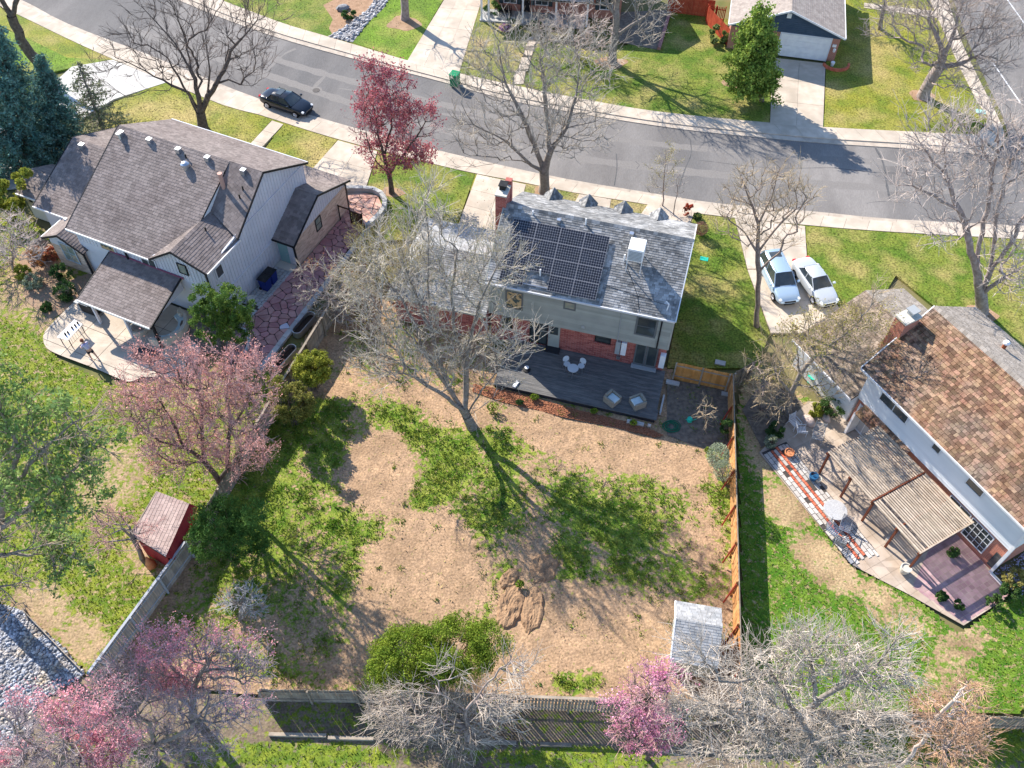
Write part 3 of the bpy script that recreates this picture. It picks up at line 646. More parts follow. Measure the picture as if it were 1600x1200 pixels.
# ------------------------------------------------------------------ the back gardens: dirt and grass by where each grows
# ellipses in the photo: (cx, cy, rx, ry, angle, amount)
GR = [(560, 815, 110, 32, 10, .9), (690, 700, 75, 60, 30, .9), (480, 690, 60, 100, 20, .9), (640, 660, 110, 28, 8, .7), (430, 700, 70, 90, 30, 1.0), (470, 790, 90, 80, 0, .8), (400, 780, 50, 60, 0, .8), (380, 900, 80, 60, 0, .6), (520, 880, 80, 50, 0, .45), (440, 740, 95, 120, 25, .9), (520, 690, 80, 60, 0, .75), (620, 650, 90, 40, 10, .6), (690, 720, 60, 70, 40, .95), (650, 770, 90, 30, -15, .9), (560, 810, 110, 40, 15, .8), (430, 850, 90, 60, 0, .75),
      (600, 830, 40, 60, 0, .6), (770, 790, 60, 110, -10, .6), (970, 815, 120, 50, 22, .95), (1020, 780, 90, 40, 35, .7), (900, 770, 60, 50, 20, .6), (1040, 860, 50, 50, 0, .6), (830, 740, 60, 60, 0, .4),
      (870, 900, 45, 90, 35, .8), (905, 1060, 50, 22, -8, .85), (860, 1045, 25, 25, 0, .4), (470, 920, 90, 70, 0, .55), (500, 1000, 110, 40, 0, .42), (540, 1060, 80, 30, 0, .25), (420, 1030, 60, 50, 0, .6),
      (740, 960, 40, 40, 0, .65), (1130, 780, 35, 120, 0, .5), (1120, 700, 40, 50, 0, .65), (1090, 630, 40, 60, 0, .4), (330, 940, 60, 80, 0, .6), (790, 690, 50, 60, 0, .55), (880, 640, 60, 20, 10, .15),
      (960, 900, 60, 50, 0, .45), (1110, 910, 45, 30, 0, .5), (990, 950, 30, 40, 0, .4), (780, 870, 40, 60, 0, .6), (500, 620, 60, 60, 0, .3), (480, 540, 60, 70, 0, .25), (610, 560, 60, 70, 0, .45), (700, 560, 50, 80, 0, .3), (700, 880, 40, 60, 0, .4)]
BR = [(595, 740, 62, 68, 0, 1.0), (660, 900, 95, 90, 20, 1.0), (610, 990, 60, 60, 0, .6), (960, 690, 170, 38, 14, .9), (900, 980, 130, 70, 20, .7), (1000, 1010, 90, 80, 0, .8), (820, 1010, 60, 60, 0, .5), (660, 620, 60, 20, 0, .3),
      (500, 610, 50, 16, 0, .6), (720, 640, 60, 30, 0, .5), (820, 660, 50, 25, 0, .5), (520, 500, 30, 60, 0, .6), (560, 1040, 60, 30, 0, .3), (1100, 840, 40, 60, 0, .4), (850, 880, 30, 20, 0, .6), (1060, 700, 50, 30, 0, .6)]
def field(X, Y, lst):
    out = np.zeros_like(X)
    for cx, cy, rx, ry, an, am in lst:
        c = G(cx, cy)[:2]; s = PXS((*c, 0)); a1 = G(cx + rx, cy)[:2] - c; vy = (G(cx, cy - ry)[:2] - G(cx, cy + ry)[:2]) / 2
        t = rad(-an); ca, sa = math.cos(t), math.sin(t); Lx, Ly = np.linalg.norm(a1), np.linalg.norm(vy); dx, dy = X - c[0], Y - c[1]
        u = (dx * ca + dy * sa) / Lx; v = (-dx * sa + dy * ca) / Ly; out = np.maximum(out, am * np.clip(1.9 - 1.5 * np.sqrt(u * u + v * v), 0, 1))
    return out
from mathutils import noise as _mn
def gmask(X, Y):
    nz = np.array([_mn.noise(Vector((x * .42, y * .42, 5.5))) + .6 * _mn.noise(Vector((x * 1.1, y * 1.1, 2.5))) for x, y in zip(np.ravel(X), np.ravel(Y))]).reshape(np.shape(X))
    return np.clip(field(X, Y, GR) * .92 - field(X, Y, BR) + .14 + nz * .42, 0, 1)
YARD = [(600, 470), (560, 400), (545, 412), (440, 590), (380, 690), (290, 855), (138, 1050), (400, 1086), (575, 1086), (800, 1098), (960, 1098), (1160, 1104), (1155, 900), (1147, 640), (1150, 600), (1040, 575), (770, 545), (760, 480)]
yp = GP(YARD, 0)
def yard_mesh(name, poly, step, mat, mask, rough_=.075, zoff=0.0):
    P = np.array([p[:2] for p in poly]); lo, hi = P.min(0), P.max(0); nx, ny = int((hi[0] - lo[0]) / step) + 1, int((hi[1] - lo[1]) / step) + 1
    xs = lo[0] + np.arange(nx + 1) * step; ys = lo[1] + np.arange(ny + 1) * step; X, Y = np.meshgrid(xs, ys); Q = np.c_[X.ravel(), Y.ravel()]
    cx = np.c_[(X[:-1, :-1] + step / 2).ravel(), (Y[:-1, :-1] + step / 2).ravel()]; ins = inpoly(cx, poly); i, j = np.divmod(np.where(ins)[0], nx); b = i * (nx + 1) + j
    Fc = np.stack([b, b + 1, b + nx + 2, b + nx + 1], 1); mk = mask(X.ravel(), Y.ravel())
    from mathutils import noise as mn
    zz = np.array([mn.fractal(Vector((x * .35, y * .35, 3)), 1.0, 2.0, 4) for x, y in Q]) * rough_ + np.array([mn.noise(Vector((x * 3.1, y * 3.1, 7))) for x, y in Q]) * rough_ * .35
    V = np.c_[Q, zz + zoff]; used = np.unique(Fc); mp = np.full(len(V), -1); mp[used] = np.arange(len(used)); me = np_mesh(name, V[used], mp[Fc], smooth=True)
    at = me.attributes.new('grassy', 'FLOAT', 'POINT'); at.data.foreach_set('value', mk[used].astype(np.float32))
    ob = link(name, me, mat); ob['kind'] = 'structure'; return ob
def yardmat(name, dirt1, dirt2, gr1, gr2, thr=.5):
    mt = M(name, dirt1, dirt2, scale=1.6, rough=.95, bump=.8, bscale=7, c3=tuple(x * .68 for x in dirt1), s3=.55, fine=(8, .3)); t = mt.node_tree; N, L = t.nodes, t.links; b = N['Principled BSDF']; src = b.inputs['Base Color'].links[0].from_socket
    at = N.new('ShaderNodeAttribute'); at.attribute_name = 'grassy'; geo = N.new('ShaderNodeNewGeometry')
    def nz(s, d=4):
        n = N.new('ShaderNodeTexNoise'); n.inputs['Scale'].default_value = s; n.inputs['Detail'].default_value = d; L.new(geo.outputs['Position'], n.inputs['Vector']); return n.outputs[0]
    def mth(op, a, c):
        x = N.new('ShaderNodeMath'); x.operation = op
        for k, s in enumerate((a, c)):
            if isinstance(s, float): x.inputs[k].default_value = s
            else: L.new(s, x.inputs[k])
        return x.outputs[0]
    s = mth('ADD', mth('MULTIPLY', mth('SUBTRACT', nz(3.2, 6), .5), 2.6), mth('MULTIPLY', mth('SUBTRACT', nz(9), .5), 1.2)); s = mth('ADD', s, at.outputs['Fac'])
    mr = N.new('ShaderNodeMapRange'); mr.inputs[1].default_value = thr - .14; mr.inputs[2].default_value = thr + .22; L.new(s, mr.inputs[0])
    g2 = N.new('ShaderNodeMix'); g2.data_type = 'RGBA'; r2 = N.new('ShaderNodeMapRange'); r2.inputs[1].default_value = .4; r2.inputs[2].default_value = .62; L.new(nz(1.6), r2.inputs[0]); L.new(r2.outputs[0], g2.inputs[0])
    g2.inputs[6].default_value = (*gr1, 1); g2.inputs[7].default_value = (*gr2, 1)
    vv_ = mth('ADD', mth('MULTIPLY', nz(11, 3), 1.7), .15); hv = N.new('ShaderNodeHueSaturation'); L.new(vv_, hv.inputs['Value']); L.new(g2.outputs[2], hv.inputs['Color'])
    mx = N.new('ShaderNodeMix'); mx.data_type = 'RGBA'; L.new(mr.outputs[0], mx.inputs[0]); L.new(src, mx.inputs[6]); L.new(hv.outputs[0], mx.inputs[7]); L.new(mx.outputs[2], b.inputs['Base Color']); return mt
YM = yardmat('back_garden_soil', (.43, .285, .172), (.33, .22, .138), (.085, .165, .015), (.23, .27, .045), thr=.53)
yard_mesh('yard', yp, .17, YM, gmask)
TG = M('grass_blade', (.11, .20, .018), (.26, .30, .05), scale=.35, island=.35, hue=.02, rough=.8, translu=.25)
TG2 = M('grass_blade_yellow', (.22, .25, .025), (.15, .21, .02), scale=.4, island=.35, hue=.02, rough=.8, translu=.25)
from mathutils import noise as _mn
def keepmask(Q):
    mk = gmask(Q[:, 0], Q[:, 1]); nz = np.array([_mn.noise(Vector((x * 1.7, y * 1.7, 1.3))) for x, y in Q]); return mk + nz * .75 > .62 + RNG.random(len(Q)) * .25
tufts(yp, 120, TG, h=.1, z=.0, wdt=.04, keep=keepmask)
tufts(yp, 13, M('straw_blade', (.38, .32, .14), (.26, .27, .07), scale=.5, island=.35), h=.09, wdt=.035, keep=lambda Q: RNG.random(len(Q)) < .2 + gmask(Q[:, 0], Q[:, 1]))
def clumps(poly, n, per, mat, mask, h=.14, spread=.12, add=.0):
    P = np.array([p[:2] for p in poly]); lo, hi = P.min(0), P.max(0); C_ = lo + RNG.random((n, 2)) * (hi - lo); C_ = C_[inpoly(C_, poly)]; C_ = C_[RNG.random(len(C_)) < mask(C_[:, 0], C_[:, 1]) + add]
    R_ = spread * RNG.uniform(.4, 1.8, len(C_)); Q = np.repeat(C_, per, 0) + RNG.normal(size=(len(C_) * per, 2)) * np.repeat(R_, per)[:, None]; k = len(Q); a = RNG.random(k) * 6.283; dx = np.stack([np.cos(a), np.sin(a)], 1) * (.035 * RNG.uniform(.5, 1.5, k))[:, None]; hh = h * RNG.uniform(.3, 1.3, k); le = RNG.normal(size=(k, 2)) * (hh * .7)[:, None]
    V = np.concatenate([np.c_[Q - dx, np.full(k, .0)], np.c_[Q + dx, np.full(k, .0)], np.c_[Q + le, hh]], 1).reshape(-1, 3); ob = link('grass', np_mesh('grass', V, np.arange(3 * k).reshape(-1, 3)), mat); ob['kind'] = 'stuff'
clumps(yp, 2600, 26, TG, lambda x, y: gmask(x, y) * .7, add=.07); clumps(yp, 1200, 22, M('deep_weed', (.05, .12, .02), (.1, .18, .03), scale=.6, island=.3), lambda x, y: gmask(x, y) * .5, .12, .09, .03)
# right neighbour's garden
RY = [(1160, 600), (1182, 575), (1230, 600), (1290, 640), (1190, 705), (1330, 885), (1370, 905), (1415, 925), (1500, 990), (1560, 945), (1620, 920), (1760, 930), (1760, 1112), (1163, 1112), (1158, 900), (1152, 640)]
def rmask(X, Y): return np.clip(.75 - field(X, Y, [(1190, 690, 30, 60, 0, .7), (1230, 790, 40, 30, 50, .9), (1290, 880, 60, 30, 50, .9), (1370, 930, 40, 20, 40, .6), (1500, 1010, 60, 25, -30, .5), (1400, 960, 60, 30, 30, .4), (1200, 620, 60, 60, 0, .6), (1480, 1060, 60, 30, 0, .3)]), 0, 1)
RM_ = yardmat('neighbour_turf', (.36, .25, .14), (.44, .33, .19), (.055, .15, .012), (.13, .21, .025), thr=.42)
rp_ = GP(RY, 0); yard_mesh('yard', rp_, .2, RM_, rmask, .03)
tufts(rp_, 60, TG, h=.09, keep=lambda Q: rmask(Q[:, 0], Q[:, 1]) > .45 + RNG.random(len(Q)) * .2)
# left neighbour's garden
LY = [(-160, 300), (0, 300), (110, 400), (190, 440), (150, 480), (110, 475), (68, 525), (90, 560), (170, 600), (230, 600), (345, 560), (430, 560), (438, 592), (378, 692), (288, 857), (136, 1052), (95, 1010), (30, 955), (-30, 930), (-160, 900)]
def lmask(X, Y): return np.clip(.7 - field(X, Y, [(60, 430, 60, 60, 0, .55), (90, 490, 40, 30, 40, .5), (250, 840, 50, 60, 0, .5), (60, 960, 60, 40, 40, .6), (300, 600, 60, 40, 0, .3), (170, 750, 60, 60, 0, .35), (130, 1000, 50, 30, 40, .6)]), 0, 1)
lp = GP(LY, 0); yard_mesh('yard', lp, .2, yardmat('left_turf', (.40, .28, .17), (.32, .24, .13), (.09, .16, .015), (.2, .23, .03), thr=.42), lmask, .03)
tufts(lp, 60, TG2, h=.09, keep=lambda Q: lmask(Q[:, 0], Q[:, 1]) > .45 + RNG.random(len(Q)) * .2)
# strips at the very bottom, beyond the rear fence
BY = [(-200, 1060), (60, 1050), (140, 1060), (400, 1092), (575, 1092), (960, 1102), (1160, 1108), (1700, 1124), (1700, 1330), (-200, 1330)]
def bmask(X, Y):
    return np.clip(.15 + field(X, Y, [(480, 1180, 160, 22, 0, .8), (900, 1185, 160, 20, 0, .7), (350, 1180, 60, 30, 0, .6), (1500, 1160, 200, 40, 0, .75), (1250, 1180, 100, 30, 0, .3), (500, 1120, 100, 25, 0, .35), (900, 1130, 100, 25, 0, .25), (200, 1180, 100, 40, 0, .3)]), 0, 1)
bp_ = GP(BY, 0); yard_mesh('yard', bp_, .15, yardmat('rear_strip', (.19, .15, .11), (.26, .2, .14), (.1, .17, .02), (.2, .24, .03), thr=.5), bmask, .05)
tufts(bp_, 50, TG2, h=.1, keep=lambda Q: bmask(Q[:, 0], Q[:, 1]) > .4 + RNG.random(len(Q)) * .3)

# river stones: scattered rounded stones, one mass
def stones(name, poly, dens, sz, mat, z=.0, label=None):
    P = np.array([p[:2] for p in poly]); lo, hi = P.min(0), P.max(0); n = int((hi[0] - lo[0]) * (hi[1] - lo[1]) * dens); Q = lo + RNG.random((n, 2)) * (hi - lo); Q = Q[inpoly(Q, poly)]; k = len(Q)
    t = (1 + 5 ** .5) / 2; iv = np.array([(-1, t, 0), (1, t, 0), (-1, -t, 0), (1, -t, 0), (0, -1, t), (0, 1, t), (0, -1, -t), (0, 1, -t), (t, 0, -1), (t, 0, 1), (-t, 0, -1), (-t, 0, 1)]) / 1.9
    fc = np.array([(0, 11, 5), (0, 5, 1), (0, 1, 7), (0, 7, 10), (0, 10, 11), (1, 5, 9), (5, 11, 4), (11, 10, 2), (10, 7, 6), (7, 1, 8), (3, 9, 4), (3, 4, 2), (3, 2, 6), (3, 6, 8), (3, 8, 9), (4, 9, 5), (2, 4, 11), (6, 2, 10), (8, 6, 7), (9, 8, 1)])
    S = sz * RNG.uniform(.5, 1.5, (k, 1, 1)) * RNG.uniform(.6, 1.2, (k, 1, 3)) * np.array([1, 1, .7]); V = iv[None] * S * RNG.uniform(.85, 1.15, (k, 12, 1)); V = V + np.c_[Q, np.full(k, z) + .3 * S[:, 0, 2]][:, None]
    ob = link(name, np_mesh(name, V.reshape(-1, 3), (fc[None] + (np.arange(k) * 12)[:, None, None]).reshape(-1, 3)), mat); ob['kind'] = 'stuff'; return ob
sp_ = GP([(594, -14), (612, -10), (600, 12), (572, 38), (551, 66), (512, 57), (545, 38), (575, 14)], .05); struct('gravel_strip', MB().ngon(sp_, .045), STONEB); stones('stones', sp_, 22, .14, STONEG, .05)
sg_ = GP([(-60, 930), (30, 952), (95, 1008), (134, 1054), (60, 1100), (40, 1180), (-20, 1260), (-120, 1260)], .0); struct('gravel_bed', MB().ngon(sg_, .06), STONEB); stones('stones', sg_, 85, .085, M('blue_grey_stone', (.22, .24, .28), (.42, .42, .44), scale=5, island=.45, c3=(.4, .33, .25), s3=.8), .06)
sp2 = GP([(380, 2), (412, -14), (440, -30), (420, -30), (392, -12)], .05); stones('stones', sp2, 20, .12, STONEG, .05)
sp3 = GP([(1575, 905), (1640, 880), (1700, 930), (1640, 930), (1585, 925)], .01); stones('gravel', GP([(1552, 895), (1760, 760), (1760, 930), (1600, 935), (1578, 920)], .01), 60, .05, M('lilac_gravel', (.3, .28, .4), (.42, .4, .52), scale=5, island=.3), .01)
# mulch along the deck and beds
mp_ = GP([(740, 600), (800, 612), (900, 640), (1000, 664), (1036, 680), (1028, 684), (960, 668), (880, 652), (835, 640), (790, 630), (738, 612)], .03); struct('mulch_bed', MB().ngon(mp_, .05), MULCH); stones('mulch', mp_, 160, .045, MULCH, .05)
# clods of turned soil
CLOD = M('turned_soil', (.24, .15, .09), (.34, .22, .13), scale=2, bump=1, bscale=8)
for i, (cx, cy, lx, ly, an, lb) in enumerate(((850, 888, 1.1, .75, 70, 'upper slab of turned earth in the middle of the back garden'), (797, 948, 1.5, .7, 75, 'left slab of turned earth near the green hedge'), (832, 952, 1.6, .6, 82, 'long right slab of turned earth in the back garden'), (796, 905, .7, .5, 60, 'small left clump of turned earth below the tree shadow'))):
    c = G(cx, cy); mb = MB(); t = rad(an); R_ = []; from mathutils import noise as mn; NR, NS = 9, 36
    for q in range(NR):
        k_ = 1 - q / (NR - .5)
        for a_ in np.linspace(0, 6.2832, NS + 1)[:-1]:
            rr_ = k_ * (1 + .25 * mn.noise(Vector((math.cos(a_) * 1.5, math.sin(a_) * 1.5, i * 3.1))) + .13 * mn.noise(Vector((math.cos(a_) * 5, math.sin(a_) * 5, i)))); x, y = rr_ * lx * math.cos(a_), rr_ * ly * math.sin(a_); wx, wy = c[0] + x * math.cos(t) - y * math.sin(t), c[1] + x * math.sin(t) + y * math.cos(t)
            R_.append((wx, wy, -.02 + (.17 if q else 0) * min(1, q * .8) + (.13 * mn.noise(Vector((wx * 2.2, wy * 2.2, 1))) + .07 * mn.noise(Vector((wx * 7, wy * 7, 4)))) * (1 if q else 0)))
    mb.add(R_, [(k * NS + j, k * NS + (j + 1) % NS, (k + 1) * NS + (j + 1) % NS, (k + 1) * NS + j) for k in range(NR - 1) for j in range(NS)] + [tuple(range((NR - 1) * NS, NR * NS))])
    tag(mb.build('soil_mound', CLOD, None), lb, 'soil mound', 'slabs of turned earth in the back garden')

# fallen twigs and bits of wood lying about the back garden
lo_, hi_ = np.array(yp)[:, :2].min(0), np.array(yp)[:, :2].max(0); Q = lo_ + RNG.random((5200, 2)) * (hi_ - lo_); Q = Q[inpoly(Q, yp)]; a_ = RNG.random(len(Q)) * 6.283; l_ = RNG.uniform(.04, .3, len(Q)) ** 1.3
S0 = np.c_[Q, np.full(len(Q), .03)]; S1 = S0 + np.c_[np.cos(a_) * l_, np.sin(a_) * l_, RNG.uniform(0, .05, len(Q))]
lt = link('fallen_twigs', segs_mesh('twigs', S0, S1, np.full(len(Q), .011), np.full(len(Q), .007), 3), M('litter_twig', (.12, .08, .06), (.34, .26, .18), scale=1.1, island=.4)); lt['kind'] = 'stuff'
# ------------------------------------------------------------------ the middle house
FM = Fr(G(759.4, 441.25, 5.75), -14.34)
H = thing('house', 'two storey grey house with solar panels and red brick ground floor above the dark deck', 'house', FM.p(0, 0))
w_ = MB(); w_.box(FM, .12, 12.15, .27, 9.0, 2.8, 5.7); gable_wall(w_, FM, .12 + .12, [(.27, 5.69), (9.0, 5.69), (4.6, 8.25)]); gable_wall(w_, FM, 12.15, [(.27, 5.69), (9.0, 5.69), (4.6, 8.25)]); w_.build('wall', GREYS, H)
w_ = MB(); w_.box(FM, .2, 12.1, .45, 8.9, 0, 2.8); w_.build('brick_wall', BRICK, H)
holes = [(1.25, 2.42, 3.6, 5.25), (5.1, 5.9, 4.6, 5.3), (9.82, 11.2, 3.6, 5.38)]
z = 2.8
while z < 5.66:
    segs = [(.1, 12.17)]
    for a, b, c, d in holes:
        if z + .19 > c + .05 and z < d - .05: segs = [s for s0, s1 in segs for s in ([(s0, a + .03), (b - .03, s1)] if s0 < a < s1 else [(s0, s1)])]
    for s0, s1 in segs: MB().extr([FM.p(s0, .27, z), FM.p(s0, .2, z), FM.p(s0, .255, z + .195), FM.p(s0, .27, z + .195)], FM.a * (s1 - s0)).build('siding_board', GREYS, H)
    z += .2
MB().box(FM, .08, .2, .2, .27, 2.78, 5.7).box(FM, 12.08, 12.2, .2, .27, 2.78, 5.7).build('corner_trim', GREYS, H)
MB().box(FM, .1, 12.17, .24, .28, 2.68, 2.79).build('belt_board', GREYS, H)
GRF = M('grey_window_frame', (.13, .14, .145), rough=.5); ORNG = M('tan_blind_glass', (.5, .36, .2), (.06, .09, .09), scale=3.5, rough=.15, lo=.45, hi=.55)  # tan blind colour mixed with dark glass by noise
window(H, FM.p(1.25, .235, 3.6), FM.a, -FM.b, 1.17, 1.62, GRF, ORNG, 1, 1, .1)
window(H, FM.p(5.1, .235, 4.6), FM.a, -FM.b, .8, .7, GRF, GLASSL, 1, 1, .09)
window(H, FM.p(9.82, .235, 3.6), FM.a, -FM.b, 1.38, 1.75, GRF, GLASS, 2, 1, .12)
window(H, FM.p(7.34, .45, 1.9), FM.a, -FM.b, 1.08, .74, BLACKT, GLASS, 2, 1, .06)
MB().box(FM, 7.28, 8.48, .3, .45, 1.78, 1.9).build('window_sill', BRICK, H)
window(H, FM.p(.95, .45, 1.2), FM.a, -FM.b, .75, 1.5, BLACKT, GLASS, 1, 1, .08)
window(H, FM.p(2.9, .45, .45), FM.a, -FM.b, 1.25, 2.25, BLACKT, GLASS, 1, 2, .08)
dr = MB().box(FM, 4.2, 4.98, .37, .45, .5, 2.7).build('door', GREYS, H); MB().box(FM, 4.32, 4.86, .35, .38, 1.75, 2.5).build('pane', GLASS, dr); MB().tube(FM.p(4.28, .33, 1.4), FM.p(4.28, .4, 1.4), .04).build('handle', METAL, dr)
for k in (0, 1):
    dr = MB().box(FM, 10.08 + .77 * k, 10.83 + .77 * k, .36, .45, .5, 2.62).build('french_door', GRF, H); MB().box(FM, 10.18 + .77 * k, 10.73 + .77 * k, .34, .37, .72, 2.5).build('pane', GLASS, dr)
MB().box(FM, 10.0, 11.7, .1, .45, .38, .5).build('door_sill', METALG, H)
MB().box(FM, 8.78, 9.1, .25, .45, 1.25, 2.45).build('meter_box', METALG, H); MB().box(FM, 9.16, 9.5, .22, .45, 1.3, 2.5).tube(FM.p(9.33, .2, 1.95), FM.p(9.33, .3, 1.95), .13, n=12).build('electric_meter', METALW, H)
MB().box(FM, 8.95, 9.2, .25, .45, .75, 1.05).build('gas_meter', METAL, H); MB().box(FM, 11.78, 12.14, .12, .45, .95, 2.15).build('inverter_box', METALW, H)
MB().tube(FM.p(8.85, .2, 2.4), FM.p(8.85, .2, 5.5), .03, n=6).build('conduit', METALG, H)
MB().box(FM, 11.38, 11.47, .15, .24, 2.7, 5.6).build('downspout', BLACKT, H); MB().box(FM, 6.4, 6.62, .18, .26, 3.15, 3.38).build('wall_vent', METALG, H)
sl = 2.7 / 4.6
rp = lambda u, v, dz=0: FM.p(u, v, 5.75 + sl * min(v, 9.2 - v) + dz)
RR = roof(H, [rp(-.05, 0), rp(12.2, 0), rp(12.2, 4.6), rp(-.05, 4.6)], SHG_MAIN, .16, .26, .024, edge=[(0, 1, WHITED, 'gutter'), (1, 2, WHITED, 'rake_board'), (0, 3, GREYS, 'rake_board')])
roof(H, [rp(-.05, 9.35), rp(12.2, 9.35), rp(12.2, 4.6), rp(-.05, 4.6)], SHG_MAIN, .16, .26, .024, edge=[(1, 2, WHITED, 'rake_board')])
rc = MB(); u = 0
while u < 12.1:
    rc.extr([rp(u, 4.45, .02), rp(u + .27, 4.45, .02), rp(u + .27, 4.6, .06), rp(u, 4.6, .06)], (0, 0, .02)); rc.extr([rp(u, 4.6, .06), rp(u + .27, 4.6, .06), rp(u + .27, 4.75, .02), rp(u, 4.75, .02)], (0, 0, .02)); u += .285
rc.build('ridge_caps', SHG_MAIN, RR, kind='stuff')
for i, pu in enumerate((2.16, 4.65, 7.14, 9.62)):      # four little gables on the front eave
    hw, hp = .66, .68; zf = 5.75; vf = 9.55; vb = 9.2 - hp / sl; pk = FM.p(pu, vf, zf + hp); bk = FM.p(pu, vb, 5.75 + sl * (9.2 - vb) + .03)
    for s in (-1, 1):
        e = FM.p(pu + s * hw, vf, zf - .05); pts = [e, FM.p(pu + s * hw, 9.2, zf + .0), bk, pk]
        if s < 0: pts = pts[::-1]; pts = pts[-1:] + pts[:-1]
        o = roof(H, [e, FM.p(pu + s * hw, 9.15, zf + .02), bk, pk] if True else pts, SHG_MAIN, .15, .3, .016, slab=.06, name='gablet')
# solar panels: fifteen alike, each its own object
PANEL = M('panel_frame', (.23, .23, .25), rough=.5); CELL = M('solar_cell', (.008, .01, .018), (.014, .018, .03), scale=2, rough=.3, spec=.4, island=.3)
nS = np.cross(FM.a, unit(FM.b * 1 + np.array([0, 0, sl]))); nS = unit(nS); vS = unit(FM.b + np.array([0, 0, sl]))
LU, LV = 1.575, 3.64 * math.hypot(1, sl) / 4
pm = MB(); q = lambda a, b, c: (a, b, c)
W0 = WORLD0; pm.box(W0, .005, LU - .005, .005, LV - .005, 0, .035); pme = pm.build('tmp', PANEL).data; bpy.data.objects.remove(bpy.data.objects['tmp'])
cm = MB(); cw, chh = (LU - .044) / 10, (LV - .044) / 6
for i in range(10):
    for j in range(6):
        x, y, c = .022 + i * cw, .022 + j * chh, .022; e = .009; X0, X1, Y0, Y1 = x + e, x + cw - e, y + e, y + chh - e
        cm.flat([(X0 + c, Y0, .0375), (X1 - c, Y0, .0375), (X1, Y0 + c, .0375), (X1, Y1 - c, .0375), (X1 - c, Y1, .0375), (X0 + c, Y1, .0375), (X0, Y1 - c, .0375), (X0, Y0 + c, .0375)])
cme = cm.build('tmp', CELL).data; bpy.data.objects.remove(bpy.data.objects['tmp'])
for i in range(4):
    for j in range(4):
        if i == 1 and j == 0: continue
        ob = link('solar_panel', pme, None, H); lp = rp(.8 + i * LU, .2) + vS * LV * j + nS * .16 - origin(H); mm = Matrix.Identity(4)
        for k in range(3): mm[k][0], mm[k][1], mm[k][2], mm[k][3] = FM.a[k], vS[k], nS[k], lp[k]
        ob.matrix_local = mm; c = bpy.data.objects.new('cells', cme); COL.objects.link(c); c.parent = ob; c['kind'] = 'stuff'
MB().extr([rp(.85, .3, .05), rp(7.0, .3, .05), rp(7.0, .36, .05), rp(.85, .36, .05)], nS * .06).extr([rp(.85, 3.5, .05), rp(7.0, 3.5, .05), rp(7.0, 3.56, .05), rp(.85, 3.56, .05)], nS * .06).build('mounting_rail', METAL, H)
# chimney, cooler, vents
ch = MB().box(FM, -.62, .08, 4.35, 5.5, 0, 9.2).box(FM, -.3, .12, 5.5, 5.85, 6, 9.6).build('chimney', BRICK, H)
MB().box(FM, -.66, .12, 4.31, 5.52, 9.2, 9.3).build('chimney_crown', CREAM, ch); MB().box(FM, -.5, -.1, 4.85, 5.3, 9.3, 9.6).box(FM, -.56, -.02, 4.8, 5.38, 9.6, 9.68).build('chimney_cap', BLK, ch)
ck = MB().box(FM, 8.47, 9.45, 2.1, 3.22, 8.0, 8.98).build('cooler', METALW, H, bevel=.03)
lg = MB()
for u in (8.5, 9.4):
    for v in (2.15, 3.15): lg.box(FM, u, u + .04, v, v + .04, 5.75 + sl * v, 8.0)
lg.build('cooler_leg', METALW, ck)
lv = MB()
for k in range(7): lv.box(FM, 8.55, 9.37, 2.07, 2.1, 8.12 + k * .11, 8.17 + k * .11)
lv.build('louvre', METALG, ck)
for u, v, s in ((8.37, 4.2, .26), (3.65, 4.18, .24)): MB().box(FM, u - s / 2, u + s / 2, v - s / 2, v + s / 2, rp(u, v)[2] - .12, rp(u, v)[2] + .2).build('roof_vent', METAL, H)
for u, v, h_ in ((5.38, 4.3, .5), (3.3, .98, .55), (8.28, 2.74, .5), (1.9, 4.3, .3)): MB().tube(rp(u, v, -.05), rp(u, v, h_), .05, n=8).build('vent_pipe', METALW, H)
MB().tube(rp(11.55, .5, 0), rp(11.6, .5, .55), .035, n=8).tube(rp(11.6, .5, .55), rp(11.4, .6, .62), .035, n=8).build('mast', METALW, H)
for a, b in (((8.3, 2.74), (9.6, .9)), ((7.5, 1.15), (11.4, .75)), ((9.6, .9), (9.9, .1))): MB().tube(rp(*a, .04), rp(*b, .05), .012, n=4).build('cable', BLK, H)
# attached garage, hipped
gz, gr = 2.75, 4.25
C = [FM.p(-6.9, -.2, gz), FM.p(0, -.2, gz), FM.p(0, 7.9, gz), FM.p(-6.9, 7.9, gz)]; R0, R1 = FM.p(-4.9, 3.9, gr), FM.p(0, 3.9, gr)
for pts in ([C[0], C[1], R1, R0], [C[3], C[2], R1, R0], [C[0], C[3], R0]): roof(H, pts, SHG_SHED if pts[0] is C[3] else SHG_MAIN, .16, .26, .024, edge=[(0, 1, GREYS, 'gutter')])
MB().box(FM, -6.6, -.02, .2, 7.5, 0, 2.7).build('garage_wall', BRICK, H)
# the deck
DK = thing('deck', 'dark grey timber deck behind the middle house with a sunlit left corner', 'deck', FM.p(1.8, -3.75))
v = -3.72
while v < .4:
    MB().box(FM, 1.55, 12.32 if v > -3 else 12.42, v, v + .132, .3, .335).build('deck_board', DECK, DK); v += .14
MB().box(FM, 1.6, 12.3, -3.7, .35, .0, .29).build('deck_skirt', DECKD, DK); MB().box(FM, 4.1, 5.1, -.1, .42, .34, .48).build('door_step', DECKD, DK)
for a, b, c, d, lb in ((12.5, 12.62, -3.0, -1.4, 'pale timber offcut leaning along the right edge of the deck'), (10.6, 11.7, -4.25, -4.0, 'pale concrete step block below the front right edge of the deck'), (12.5, 13.4, -.35, -.05, 'grey plank lying by the corner where deck meets cedar fence')):
    tag(MB().box(FM, a, b, c, d, 0.02, .2).build('block', CONCG, None, bevel=.01), lb, 'block')
